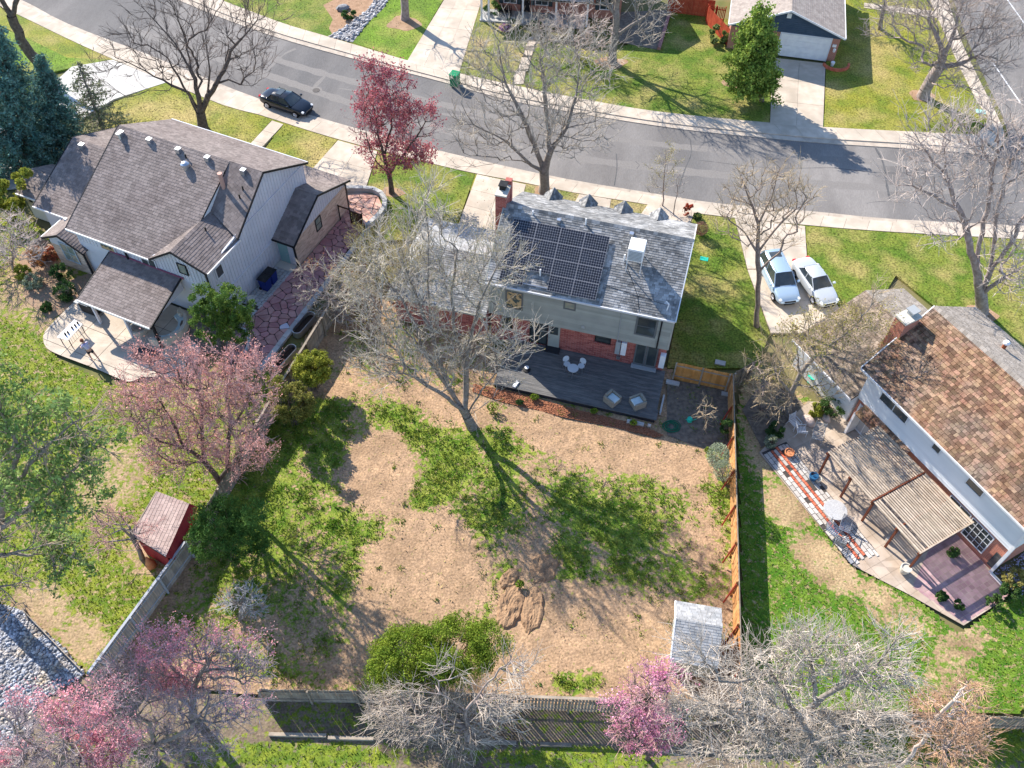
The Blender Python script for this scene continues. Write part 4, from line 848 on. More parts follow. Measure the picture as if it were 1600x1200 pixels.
tag(MB().box(FM, 11.95, 12.15, -4.15, -4.0, 0, .18).build('brick', PAVEW, None), 'small white brick at the right front corner of the deck', 'brick')

# ------------------------------------------------------------------ the left house
FL = Fr(G(467, 417, 0), -23.5)
H = thing('house', 'large pale blue house with a taupe shingle roof and dark trim beside the flagstone yard', 'house', FL.p(-1.6, -6.8))
main = MB(); gable_wall(main, FL, -1.6, [(-6.9, 0), (-6.9, 5.0), (-3.7, 5.35), (.2, 7.95), (4.7, 5.5), (4.7, 0)]); main.build('wall', BLUEW, H)
w_ = MB(); wall_v(w_, FL, -6.9, [(-13.0, 0), (-1.73, 0), (-1.73, 4.98), (-4.0, 5.9), (-6.3, 4.5), (-13.0, 4.35)]); gable_wall(w_, FL, -12.95, [(-6.77, 0), (-6.77, 4.35), (.2, 7.9), (4.6, 5.5), (4.6, 0)]); wall_v(w_, FL, 4.58, [(-12.9, 0), (-1.8, 0), (-1.8, 5.5), (-12.9, 5.5)]); w_.build('wall', BLUEW, H)
def prof(v): return (5.0 + (v + 6.9) * .35 / 3.2) if v < -3.7 else (5.35 + (v + 3.7) * 2.6 / 3.9 if v < .2 else 7.95 - (v - .2) * 2.45 / 4.5)
v = -6.75
while v < 4.7:
    z0 = .05
    MB().box(FL, -1.6, -1.57, v - .02, v + .02, z0, prof(v) - .05).build('batten', BLUEW, H); v += .3
for zz, a, b in ((5.4, -3.6, 4.65), (2.15, -6.85, -.1)): MB().box(FL, -1.6, -1.545, a, b, zz, zz + .12).build('band_board', BLUEW, H)
v = -12.8
while v < -1.8:
    tz = (4.3 if v < -6.3 else (4.5 + (v + 6.3) * 1.4 / 2.3 if v < -4 else 5.9 - (v + 4) * .92 / 2.3)) - .05
    MB().box(FL, v - .02, v + .02, -6.93, -6.9, 3.35, tz).build('batten', BLUEW, H); v += .3
DT = BLACKT
ED = lambda *e: [(i, j, mm, nm) for i, j, mm, nm in e]
roof(H, [FL.p(-13.4, -7.15, 4.4), FL.p(-6.3, -7.15, 4.45), FL.p(-4.0, -3.9, 6.02), FL.p(-4.0, .2, 8.1), FL.p(-13.4, .2, 8.1)], SHG_LEFT, .215, .27, .018, edge=ED((0, 1, WHITE, 'gutter'), (4, 0, DT, 'rake_board')))
roof(H, [FL.p(-4.0, -2.77, 6.05), FL.p(-1.35, -3.75, 5.38), FL.p(-1.35, .2, 8.09), FL.p(-4.0, .2, 8.09)], SHG_LEFT, .215, .27, .018, edge=ED((1, 2, DT, 'rake_board')))
roof(H, [FL.p(-13.4, 4.95, 5.55), FL.p(-1.35, 4.95, 5.55), FL.p(-1.35, .2, 8.1), FL.p(-13.4, .2, 8.1)], SHG_LEFT, .215, .27, .018, edge=ED((0, 1, WHITED, 'gutter'), (1, 2, DT, 'rake_board')))
roof(H, [FL.p(-1.4, -7.15, 5.08), FL.p(-1.4, -3.5, 5.08), FL.p(-4.0, -2.77, 6.04), FL.p(-4.0, -7.15, 6.04)], SHG_LEFT, .215, .27, .018, edge=ED((0, 1, WHITE, 'gutter'), (3, 0, DT, 'rake_board')))
roof(H, [FL.p(-6.3, -7.15, 4.46), FL.p(-4.0, -7.15, 6.04), FL.p(-4.0, -3.9, 6.04)], SHG_LEFT, .215, .27, .018, edge=ED((0, 1, DT, 'rake_board')))
MB().extr([FL.p(-4.0, .1, 8.05), FL.p(-4.0, -2.77, 6.0), FL.p(-4.0, -3.85, 5.98)], FL.a * -.06).build('step_wall', WHITE, H)
window(H, FL.p(-10.9, -6.93, 3.38), FL.a, -FL.b, 1.3, .8, WHITED, ORNG); window(H, FL.p(-7.4, -6.93, 3.4), FL.a, -FL.b, 1.3, .8, WHITED, GLASS, 1, 2); window(H, FL.p(-4.1, -6.93, 3.9), FL.a, -FL.b, .75, .95, BLACKT, GLASSL)
window(H, FL.p(-1.57, -6.3, 3.7), FL.b, FL.a, .75, 1.0, WHITED, GLASS)
for u, v, a, b in ((-8.6, -7.0, 3.4, 4.3), (-1.7, -7.02, .1, 5.0)): MB().box(FL, u, u + .12, v - .08, v, a, b).build('downspout', DT, H)
# addition with tan brick, gable to the yard
roof(H, [FL.p(-1.6, -.3, 2.4), FL.p(.25, -.3, 2.4), FL.p(.25, 3.38, 4.3), FL.p(-1.6, 3.38, 4.3)], SHG_LEFT, .215, .27, .018, edge=ED((0, 1, DT, 'gutter'), (1, 2, DT, 'rake_board')))
roof(H, [FL.p(-5.5, 7.5, 2.65), FL.p(.25, 7.5, 2.65), FL.p(.25, 3.38, 4.3), FL.p(-5.5, 3.38, 4.3)], SHG_LEFT, .215, .27, .018, edge=ED((1, 2, DT, 'rake_board')))
w_ = MB(); gable_wall(w_, FL, 0, [(0, 2.35), (7.2, 2.35), (7.2, 2.65), (3.38, 4.15), (0, 2.45)]); wall_v(w_, FL, 0, [(-1.58, 0), (-.02, 0), (-.02, 2.4), (-1.58, 2.4)]); w_.build('wall', BLUEW, H)
w_ = MB(); gable_wall(w_, FL, .03, [(.0, 0), (7.2, 0), (7.2, 2.36), (.0, 2.36)], .15); w_.build('brick_wall', BRICKT, H)
v = .25
while v < 7.1: MB().box(FL, 0, .03, v - .02, v + .02, 2.38, (2.45 + v * 1.7 / 3.38 if v < 3.38 else 4.15 - (v - 3.38) * 1.5 / 3.82) - .06).build('batten', BLUEW, H); v += .28
window(H, FL.p(.03, 2.75, 1.15), FL.b, FL.a, .75, 1.15, BLACKT, GLASSL, 2, 1); MB().box(FL, -.1, .06, -.06, .0, 0, 2.35).build('downspout', DT, H); MB().box(FL, .03, .06, 7.05, 7.2, 0, 2.5).build('corner_trim', DT, H)
dr = MB().box(FL, -1.45, -.65, -.05, 0, .05, 2.1).build('door', M('teal_door', (.25, .42, .42), rough=.6), H); MB().tube(FL.p(-.75, -.1, 1.05), FL.p(-.75, -.04, 1.05), .03).build('handle', METAL, dr)
# rear canopy over the patio
PC = [FL.p(-10.0, -10.95, 2.45), FL.p(-3.95, -10.95, 2.45), FL.p(-4.2, -7.0, 3.4), FL.p(-10.15, -7.0, 3.4)]
roof(H, PC, SHG_LEFT, .215, .27, .018, edge=ED((0, 1, WHITE, 'gutter'), (1, 2, DT, 'rake_board'), (0, 3, DT, 'rake_board')), name='canopy_roof')
MB().extr([FL.p(-4.25, -10.7, 2.3), FL.p(-4.25, -7.0, 2.3), FL.p(-4.35, -7.0, 3.25)], FL.a * -.08).build('canopy_gable', BLUEW, H); MB().box(FL, -10.15, -3.95, -7.0, -6.95, 3.35, 3.5).build('flashing', M('mauve_flashing', (.25, .08, .13)), H)
for u, v in ((-9.33, -10.6), (-6.52, -10.65), (-4.1, -10.6)): MB().box(FL, u - .08, u + .08, v - .08, v + .08, 0, 2.3).build('post', BLUEW if u < -5 else DT, H)
window(H, FL.p(-8.6, -6.93, .1), FL.a, -FL.b, 1.8, 2.1, WHITED, GLASS, 1, 2)
# bay with the four pane window
w_ = MB(); w_.box(FL, -15.9, -12.95, -7.1, -5.0, 0, 2.6); wall_v(w_, FL, -7.1, [(-15.9, 2.6), (-12.95, 2.6), (-12.95, 2.7), (-14.5, 3.45), (-15.9, 2.85)]); w_.build('wall', BRICKT, H)
wb = MB(); wall_v(wb, FL, -7.13, [(-15.85, 2.15), (-13.0, 2.15), (-13.0, 2.6), (-14.5, 3.4), (-15.85, 2.75)], .03); wb.build('gable_board', BLUEW, H)
window(H, FL.p(-15.0, -7.14, .85), FL.a, -FL.b, 1.35, 1.75, M('blue_grey_frame', (.36, .42, .47)), GLASSL, 2, 2, .1)
bay = [FL.p(-16.2, -7.4, 2.75), FL.p(-16.2, -4.9, 2.75), FL.p(-14.3, -2.0, 3.75), FL.p(-14.3, -7.4, 3.7)]
roof(H, [FL.p(-16.2, -7.4, 2.72), FL.p(-16.2, -4.8, 2.72), FL.p(-14.4, -4.8, 3.62), FL.p(-14.4, -7.4, 3.62)], SHG_LEFT, .215, .27, .018, edge=ED((0, 1, WHITE, 'gutter'), (3, 0, DT, 'rake_board')))
roof(H, [FL.p(-12.5, -7.4, 2.6), FL.p(-12.5, -6.0, 2.6), FL.p(-14.4, -6.0, 3.62), FL.p(-14.4, -7.4, 3.62)], SHG_LEFT, .215, .27, .018, edge=ED((3, 0, DT, 'rake_board')))
roof(H, [FL.p(-16.1, -4.8, 2.72), FL.p(-13.2, -4.8, 2.72), FL.p(-13.2, -2.0, 4.1), FL.p(-14.6, -2.0, 4.1)], SHG_LEFT, .215, .27, .018)
MB().box(FL, -12.95, -12.83, -7.2, -7.1, .1, 2.6).build('downspout', DT, H); MB().box(FL, -15.6, -15.35, -5.6, -5.4, 2.9, 3.25).build('roof_vent', WHITE, H)
# left wing
roof(H, [FL.p(-18.9, -5.2, 2.9), FL.p(-13.1, -5.2, 2.9), FL.p(-13.1, .3, 5.25), FL.p(-18.9, .3, 5.25)], SHG_LEFT, .215, .27, .018, edge=ED((0, 1, WHITE, 'gutter'), (3, 0, DT, 'rake_board')))
roof(H, [FL.p(-18.9, 5.0, 3.2), FL.p(-13.1, 5.0, 3.2), FL.p(-13.1, .3, 5.25), FL.p(-18.9, .3, 5.25)], SHG_LEFT, .215, .27, .018, edge=ED((3, 0, DT, 'rake_board')))
w_ = MB(); w_.box(FL, -18.6, -13.0, -4.8, 4.6, 0, 2.8); gable_wall(w_, FL, -18.48, [(-4.8, 2.8), (4.6, 2.8), (4.6, 3.1), (.3, 5.05)]); w_.build('wall', BLUEW, H)
roof(H, [FL.p(-21.6, -4.3, 2.5), FL.p(-18.7, -4.3, 2.5), FL.p(-18.7, -2.4, 3.45), FL.p(-21.6, -2.4, 3.3)], SHG_LEFT, .215, .27, .018, edge=ED((0, 1, WHITE, 'gutter'), (3, 0, DT, 'rake_board')))
roof(H, [FL.p(-21.6, -.5, 2.5), FL.p(-18.7, -.5, 2.5), FL.p(-18.7, -2.4, 3.45), FL.p(-21.6, -2.4, 3.3)], SHG_LEFT, .215, .27, .018)
MB().box(FL, -21.3, -18.65, -4.0, -.8, 0, 2.45).build('wall', CREAM, H)
for k in range(3): MB().box(FL, -20.9 + k * .55, -20.6 + k * .55, -4.06, -4.0, 1.7, 1.95).build('wall_vent', BLACKT, H)
# vents on the big roof
def Lr(u, v): return 8.1 + (v - .2) * .5
onL = lambda px, py, v: None
for px, py, nm in ((190, 211, 'b'), (234.5, 222, 'b'), (279.5, 237, 'b'), (325, 250, 'b'), (381, 270, 'b'), (291, 263, 't'), (188, 217, 'p'), (291, 247, 's'), (380, 297, 's'), (375, 310, 's'), (129, 230, 'b'), (322, 361, 's')):
    d = ray(px, py); n_ = unit(np.array(FL.b) * -.507 + np.array([0, 0, 1.0])); p0 = FL.p(0, .2, 8.1)
    if px > 366: n_ = unit(np.array(FL.b) * -.69 + np.array([0, 0, 1.0]))
    if nm == 'b' and px < 150: n_ = unit(np.array(FL.b) * -.427 + np.array([0, 0, 1.0])); p0 = FL.p(0, .3, 5.25)
    if px == 322: n_ = unit(FL.a * .37 + np.array([0, 0, 1.0])); p0 = FL.p(-4, 0, 6.04)
    p = CAMP + d * (((p0 - CAMP) @ n_) / (d @ n_)); f_ = Fr(p, -23.5)
    if nm == 'b': MB().box(f_, -.17, .17, -.17, .17, p[2] - .1, p[2] + .3).build('roof_vent', METAL, H)
    elif nm == 't': MB().lathe(p, [(.2, -.2), (.2, .15), (.3, .2), (.3, .4), (.16, .52), (.02, .56)], 14).build('roof_turbine', METAL, H, smooth=False)
    elif nm == 'p': MB().lathe(p, [(.08, -.2), (.08, .4), (.2, .42), (.2, .48)], 12).build('roof_vent', CREAM, H)
    else: MB().tube(p - [0, 0, .1], p + [0, 0, .35], .06, n=8).build('vent_pipe', BLK, H)
p = FL.p(-3.7, -1.3, 6.9); MB().tube(p, p + np.array([0, 0, 1.25]), .14, n=12).lathe(p + np.array([0, 0, 1.25]), [(.17, 0), (.17, .12)], 12).build('flue_pipe', M('copper_flue', (.5, .3, .24), rough=.5), H)

# ------------------------------------------------------------------ the right house
FR = Fr(G(1547, 895, 0), -60.2)
H = thing('house', 'house with a brown cedar shake roof and white siding behind the slatted pergola', 'house', FR.p(0, 0))
MB().box(FR, -12.2, 0, 0, 8.4, 2.55, 5.45).extr([FR.p(-.1, 0, 5.45), FR.p(-.1, 8.4, 5.45), FR.p(-.1, 4.3, 7.9)], FR.a * .1).extr([FR.p(-12.2, 0, 5.45), FR.p(-12.2, 8.4, 5.45), FR.p(-12.2, 4.3, 7.9)], FR.a * .1).build('wall', SIDW, H)
MB().box(FR, -12.1, -.06, .12, 8.3, 0, 2.55).build('brick_wall', BRICKR, H)
z = 2.58
while z < 5.4: MB().extr([FR.p(-12.2, 0, z), FR.p(-12.2, -.035, z), FR.p(-12.2, -.01, z + .2), FR.p(-12.2, 0, z + .2)], FR.a * 12.2).build('siding_board', SIDW, H); z += .205
MB().box(FR, -.1, .07, -.07, .1, 0, 5.5).build('corner_trim', WHITE, H)
sR = 2.6 / 4.95; rq = lambda u, v, dz=0: FR.p(u, v, 5.5 + sR * min(v + .65, 9.25 - v) + dz)
roof(H, [rq(-12.5, -.65), rq(.35, -.65), rq(.35, 4.3), rq(-12.8, 4.3)], SHAKE, .235, .23, .045, jit=.6, under=SHAKEU, edge=ED((0, 1, WHITE, 'gutter'), (1, 2, WHITE, 'rake_board'), (3, 0, WHITE, 'rake_board')), parts=300)
roof(H, [rq(-12.8, 9.2), rq(.35, 9.2), rq(.35, 4.3), rq(-12.8, 4.3)], SHAKEF, .2, .2, .03, under=SHAKEU)
rc = MB(); u = -12.75
while u < .3: rc.extr([rq(u, 4.15, .03), rq(u + .24, 4.15, .03), rq(u + .24, 4.3, .12), rq(u, 4.3, .12)], (0, 0, .03)); rc.extr([rq(u, 4.3, .12), rq(u + .24, 4.3, .12), rq(u + .24, 4.45, .03), rq(u, 4.45, .03)], (0, 0, .03)); u += .25
rc.build('ridge_caps', SHAKEF, H, kind='stuff')
roof(H, [FR.p(-11.5, -.75, 2.2), FR.p(-7.6, -.75, 2.2), FR.p(-7.6, 0, 2.62), FR.p(-11.5, 0, 2.62)], SHAKE, .2, .2, .04, under=SHAKEU, name='pent_roof')
for a, b, z0, z1, cs in ((-10.95, -8.7, 3.9, 4.75, 2), (-6.76, -6.1, 4.1, 4.75, 1), (-4.1, -2.9, 4.0, 4.75, 1)): window(H, FR.p(a, -.03, z0), FR.a, -FR.b, b - a, z1 - z0, WHITED, GLASS, 1, cs)
window(H, FR.p(-4.3, .12, .35), FR.a, -FR.b, 1.6, 1.95, WHITED, GLASS, 3, 2); window(H, FR.p(-2.62, .12, .5), FR.a, -FR.b, 1.6, 1.8, WHITED, GLASS, 4, 4)
window(H, FR.p(-11.9, .12, .05), FR.a, -FR.b, 1.9, 2.15, WHITE, M('door_blind', (.42, .42, .42), rough=.5), 1, 2, .12)
MB().box(FR, -11.55, -11.4, -.75, .1, 0, 2.2).build('porch_post', WHITE, H)
MB().box(FR, -.5, -.1, .06, .12, .3, 1.6).build('basement_window', GLASS, H)
# lower wing
roof(H, [FR.p(-17.8, -.6, 2.7), FR.p(-12.2, -.6, 2.7), FR.p(-12.2, 4.9, 4.6), FR.p(-17.8, 4.9, 4.6)], M('brown_weathered_shake', (.21, .165, .13), (.29, .235, .185), scale=2, island=.35, rough=.95), .22, .22, .04, under=SHAKEU, edge=ED((0, 1, WHITE, 'gutter')))
roof(H, [FR.p(-17.8, 9.2, 2.7), FR.p(-12.2, 9.2, 2.7), FR.p(-12.2, 4.9, 4.6), FR.p(-17.8, 4.9, 4.6)], SHAKEF, .2, .2, .03, under=SHAKEU)
w_ = MB(); w_.box(FR, -17.5, -12.2, .0, 8.7, 0, 2.65); gable_wall(w_, FR, -17.38, [(0, 2.65), (8.7, 2.65), (4.9, 4.4)]); w_.build('wall', SIDW, H)
ch = MB().box(FR, -13.35, -12.55, 1.75, 2.95, 0, 8.0).build('chimney', BRICKR, H)
MB().box(FR, -13.42, -12.5, 1.7, 3.0, 8.0, 8.12).build('chimney_crown', CREAM, ch); MB().box(FR, -13.2, -12.8, 2.4, 2.8, 8.12, 8.4).box(FR, -13.3, -12.7, 2.3, 2.9, 8.42, 8.5).build('chimney_cap', METALG, ch)
p = rq(-9.0, 6.6); MB().tube(p - [0, 0, .1], p + [0, 0, .45], .13, n=10).build('flue_pipe', M('rusty_flue', (.3, .1, .05)), H); MB().lathe(p + [0, 0, .45], [(.2, 0), (.2, .1), (.1, .2)], 12).build('flue_cap', METALW, H)
# pergola
PG = thing('pergola', 'long slatted timber pergola over the brown patio beside the white sided house', 'pergola', FR.p(-9.9, -4.2))
for b0, b1 in ((-9.95, -6.15), (-6.02, -2.3)):
    v = -4.42
    while v < -.42:
        if not (b0 > -7 and abs(v + 3.9) < .05): MB().box(FR, b0 + random.uniform(-.03, .03), b1 + random.uniform(-.03, .03), v, v + .098 + random.uniform(-.006, .006), 2.5, 2.55).build('slat', SLAT, PG)
        v += .16 + random.uniform(-.006, .01)
for u in (-9.9, -7.97, -6.09, -4.13, -2.37):
    MB().box(FR, u - .045, u + .045, -4.5, -.35, 2.34, 2.495).build('beam', POSTM, PG); MB().box(FR, u - .06, u + .06, -4.25, -4.13, 0, 2.34).build('post', POSTM, PG)
MB().box(FR, -6.13, -6.05, -4.5, -.35, 2.54, 2.6).build('batten', POSTM, PG); MB().box(FR, -9.95, -2.3, -.4, -.3, 2.3, 2.495).build('ledger', SLAT, PG); MB().box(FR, -2.36, -2.28, -4.5, -.35, 2.54, 2.58).build('batten', SLAT, PG)

# ------------------------------------------------------------------ house with the white garage door, far side of the road
FG = Fr(G(1215, 86), -11.3); H = thing('house', 'dark blue gabled house with a wide white garage door across the road', 'house', FG.p(0, 0))
NAVY = M('navy_siding', (.045, .075, .12), (.06, .09, .14), scale=2, rough=.7)
MB().box(FG, -4.8, 5.15, .05, 12, 0, 2.4).build('brick_wall', BRICKO, H)
w_ = MB(); wall_v(w_, FG, 0, [(-4.75, 2.3), (5.1, 2.3), (5.1, 2.65), (.13, 4.5), (-4.75, 2.65)], .2); w_.build('gable_wall', NAVY, H)
z = 2.35
while z < 4.3:
    hw = max(.1, (4.5 - z - .12) / .375); a, b = max(-4.7, .13 - hw), min(5.05, .13 + hw); MB().box(FG, a, b, -.03, 0, z, z + .15).build('siding_board', NAVY, H); z += .18
gd = MB().box(FG, -.15, 4.35, -.02, .05, 0, 2.22).build('garage_door', WHITE, H)
for k in range(4): MB().box(FG, -.13, 4.33, -.05, -.02, .02 + k * .55, .53 + k * .55).build('door_panel', WHITE, gd)
MB().box(FG, -.25, -.15, -.06, .05, 0, 2.3).box(FG, 4.35, 4.45, -.06, .05, 0, 2.3).box(FG, -.25, 4.45, -.08, .05, 2.22, 2.34).build('door_frame', WHITED, H)
roof(H, [FG.p(-5.05, -.4, 2.65), FG.p(-5.05, 12, 2.65), FG.p(.13, 12, 4.65), FG.p(.13, -.4, 4.65)], SHG_TAN, .2, .33, .02, edge=ED((3, 0, WHITE, 'rake_board'), (0, 1, WHITE, 'gutter')))
roof(H, [FG.p(5.45, -.4, 2.65), FG.p(5.45, 12, 2.65), FG.p(.13, 12, 4.65), FG.p(.13, -.4, 4.65)], SHG_TAN, .2, .33, .02, edge=ED((3, 0, WHITE, 'rake_board'), (0, 1, WHITE, 'gutter')))
MB().box(FG, -.1, .3, -.08, 0, 3.75, 4.2).build('gable_vent', WHITE, H); MB().box(FG, 4.6, 4.95, -.06, .05, 1.5, 1.75).build('house_number_plate', WHITE, H); lt = MB().lathe(FG.p(4.85, -.2, 1.1), [(.05, 0), (.12, .05), (.14, .3), (.03, .4)], 8).build('wall_lamp', WHITE, H)
PB = thing('planter_bed', 'low curved brick planter beside the white garage door', 'planter', FG.p(5.3, -.8)); c = FG.p(5.35, -.5)
for k in range(14):
    t = math.pi * (1.05 + k * .07); p = c + np.array([1.15 * math.cos(t), 1.0 * math.sin(t), 0]); f_ = Fr(p, math.degrees(t) + 90); MB().box(f_, -.12, .12, -.09, .09, 0, .28).build('brick', BRED, PB)
tag(MB().lathe(FG.p(5.0, -.7, 0), [(.12, 0), (.2, .4), (.17, .45)], 10).build('plant_pot', WHITE, None), 'slim white pot at the corner of the white garage door', 'pot')

# ------------------------------------------------------------------ brick house with the porch at the top edge
FT = Fr((-2.6, 82.9), -5.5); H = thing('house', 'brick house with a white columned front porch at the top edge of the picture', 'house', FT.p(0, 0))
MB().box(FT, 0, 12.4, .9, 9, 0, 2.75).build('brick_wall', BRICKO, H); MB().box(FT, 4, 12.4, .92, 9, 2.75, 5.0).build('wall', SIDW, H)
MB().box(FT, -1.2, 9, -1.3, .9, 0, .15).build('porch_floor', CONCG, H)
for u in (-1.0, -.3, 3.0, 6.2, 9.2): MB().box(FT, u - .09, u + .09, -1.2, -1.02, .15, 2.55).build('column', WHITE, H)
MB().box(FT, -1.2, 9.4, -1.3, -1.05, 2.55, 2.8).build('porch_beam', WHITE, H)
roof(H, [FT.p(-1.5, -1.5, 2.8), FT.p(9.7, -1.5, 2.8), FT.p(9.7, 1.0, 3.5), FT.p(-1.5, 1.0, 3.5)], SHG_TAN, .2, .33, .02, name='porch_roof')
roof(H, [FT.p(3.6, .4, 4.9), FT.p(12.8, .4, 4.9), FT.p(12.8, 5, 6.9), FT.p(3.6, 5, 6.9)], SHG_TAN, .2, .33, .02); roof(H, [FT.p(3.6, 9.5, 4.9), FT.p(12.8, 9.5, 4.9), FT.p(12.8, 5, 6.9), FT.p(3.6, 5, 6.9)], SHG_TAN, .2, .33, .02)
for u in (.9, 4.0, 10.3): 
    window(H, FT.p(u, .9, .9), FT.a, -FT.b, 1.3, 1.4, WHITE, GLASS, 2, 2); 
    for s in (-.42, 1.35): MB().box(FT, u + s, u + s + .36, .84, .9, .85, 2.35).build('shutter', M('dark_shutter', (.05, .07, .08)), H)
dr = MB().box(FT, 2.6, 3.5, .82, .9, .15, 2.3).build('door', BLACKT, H); MB().tube(FT.p(3.4, .76, 1.2), FT.p(3.4, .83, 1.2), .04).build('handle', METAL, dr)
# ------------------------------------------------------------------ fences
fence('fence', 'long cedar fence with rust red braces on the right side of the back garden', 'fence', (14.3, 36.6), (11.88, 15.35), 1.8, CEDAR, .14, .008, post=2.44, rail=CEDAR, railside=-1)
BRM = M('rust_red_brace', (.28, .05, .03), rough=.6)
rf = [o for o in bpy.data.objects if o.name == 'fence'][0]
for k in range(1, 9):
    t = k / 8.7; p = np.array([14.3, 36.6, 0]) + (np.array([11.88, 15.35, 0]) - np.array([14.3, 36.6, 0])) * t
    MB().tube(p + [-.12, 0, 1.6], p + [-.62, -.45, .25], .05, n=6).build('brace', BRM, rf)
MB().box(Fr((14.3, 36.6), math.degrees(math.atan2(-21.25, -2.42))), 0, 21.4, -.03, .03, 1.8, 1.83).build('cap_rail', CEDARG, rf)
fence('fence', 'short orange cedar fence between the brick corner of the house and the long fence', 'fence', (10.75, 37.55), (14.25, 36.65), 1.8, CEDARO, .14, .004, post=1.75, rail=CEDARG, railside=-1, leftout=.02)
fence('fence', 'dark weathered gate panel beyond the meeting corner of the two cedar fences', 'gate', (14.4, 36.75), (16.05, 37.9), 1.8, CEDARG, .14, .03, post=.8, rail=CEDARG, railside=-1)
fence('fence', 'rear fence section left of the green hedge, dark and weathered', 'fence', (-12.4, 15.6), (-6.6, 15.62), 1.8, CEDARG, .14, .012, rail=CEDARG, railside=-1)
fence('fence', 'rear fence section between the hedge and the pink blossom tree, with narrow gaps', 'fence', (-6.5, 15.6), (11.8, 15.3), 1.8, CEDARG, .12, .05, rail=CEDARG, railside=-1, cap=True)
fence('fence', 'rear fence section at the bottom right corner behind the orange shrub', 'fence', (11.95, 15.2), (29, 14.95), 1.8, CEDARG, .14, .02, rail=CEDARG, railside=-1)
fence('fence', 'grey fence beside the flagstone yard and water troughs, partly under pale bare branches', 'fence', (-10.9, 47.8), (-15.7, 32.0), 1.8, CEDARG, .14, .008, rail=CEDARG, railside=1, cap=True)
fence('fence', 'dark fence section hidden under the large pink tree', 'fence', (-15.75, 31.9), (-18.05, 23.9), 1.8, CEDARG, .14, .008, rail=CEDARG, railside=1)
fence('fence', 'grey blue weathered fence section running down from the red shed', 'fence', (-18.1, 23.75), (-21.2, 16.2), 1.8, M('blue_grey_fence', (.27, .25, .24), (.38, .33, .28), scale=2, island=.2, rough=.9), .14, .012, rail=M('blue_grey_rail', (.36, .38, .42), rough=.8), railside=1, cap=True)
fence('fence', 'low garden edging boards meeting the lower fence at the stones', 'edging', G(38, 957), G(130, 1052), .25, CEDARG, .3, .0, post=2)
a, b = G(22, 228), G(80, 262); fence('fence', 'orange fence with dark posts beside the blue spruce', 'fence', a, b, 1.8, CEDARO, .14, .004, post=1.1, rail=BLACKT, railside=-1, raken=3)
fence('fence', 'red fence at the top edge right of the brick house', 'fence', (14.6, 84.2), (19.0, 83.3), 1.8, REDF, .14, .004, rail=REDF)
fence('fence', 'small slatted red gate left of the blue gabled house', 'gate', (18.2, 82.6), (19.9, 82.2), 1.7, REDF, .08, .07, post=.85, rail=REDF)
fence('fence', 'red fence slanting toward the pine beside the blue gabled house', 'fence', (18.2, 82.3), (19.9, 78.0), 1.7, REDF, .14, .02, rail=REDF)
# flat timber edging along the strip behind the rear fence
for x0, x1, y, lb in ((-11.9, -9.0, 13.9, 'left timber sleeper on the ground beyond the rear fence'), (-8.9, -6.6, 13.8, 'second timber sleeper on the ground beyond the rear fence'), (-1.2, .6, 13.75, 'timber sleeper behind the bare shrub at the rear fence'), (1.8, 3.4, 13.7, 'timber sleeper below the slatted rear fence')):
    tag(MB().box(WORLD0, x0, x1, y - .09, y + .09, 0, .2).build('sleeper', CEDARG, None, bevel=.01), lb, 'sleeper', 'timber sleepers beyond the rear fence')
# left yard gate
GT = thing('gate', 'dark ornamental gate frame at the front end of the flagstone yard', 'gate', FL.p(0, 5.6))
MB().tube(FL.p(.15, 5.65, 0), FL.p(.15, 5.65, 1.6), .05).build('post', BLACKT, GT); MB().tube(FL.p(1.15, 5.65, 0), FL.p(1.15, 5.65, 1.6), .05).build('post', BLACKT, GT); MB().tube(FL.p(2.2, 5.65, 0), FL.p(2.2, 5.65, 1.5), .05).build('post', BLACKT, GT)
MB().box(FL, 1.2, 2.15, 5.6, 5.7, 1.3, 1.4).box(FL, 1.2, 2.15, 5.6, 5.7, .1, .2).build('frame', DBROWN, GT); MB().box(FL, .15, 1.15, 5.62, 5.68, 1.45, 1.55).build('frame', DBROWN, GT)
for k in range(7): MB().box(FL, 1.22 + k * .135, 1.32 + k * .135, 5.63, 5.67, .2, 1.3).build('slat', M('brown_slat%d' % k, (.1, .08, .05)) if k == 0 else DBROWN, GT)

# ------------------------------------------------------------------ flagstones and pavers
def voronoi(poly, pts, gap):
    out = []
    for i, p in enumerate(pts):
        c = [tuple(q[:2]) for q in poly]
        for j, q in enumerate(pts):
            if i == j or (p[0] - q[0]) ** 2 + (p[1] - q[1]) ** 2 > 9: continue
            m_ = ((p[0] + q[0]) / 2, (p[1] + q[1]) / 2); d = unit(np.array([q[0] - p[0], q[1] - p[1]])); m_ = (m_[0] - d[0] * gap / 2, m_[1] - d[1] * gap / 2)
            a = (m_[0] + d[1] * 50, m_[1] - d[0] * 50); b = (m_[0] - d[1] * 50, m_[1] + d[0] * 50); big = [a, b, (b[0] - d[0] * 100, b[1] - d[1] * 100), (a[0] - d[0] * 100, a[1] - d[1] * 100)]
            c = clip(c, big)
            if not c: break
        if c and abs(area2(c)) > .02: out.append(c)
    return out
def ccw(poly): return poly if area2(poly) > 0 else poly[::-1]
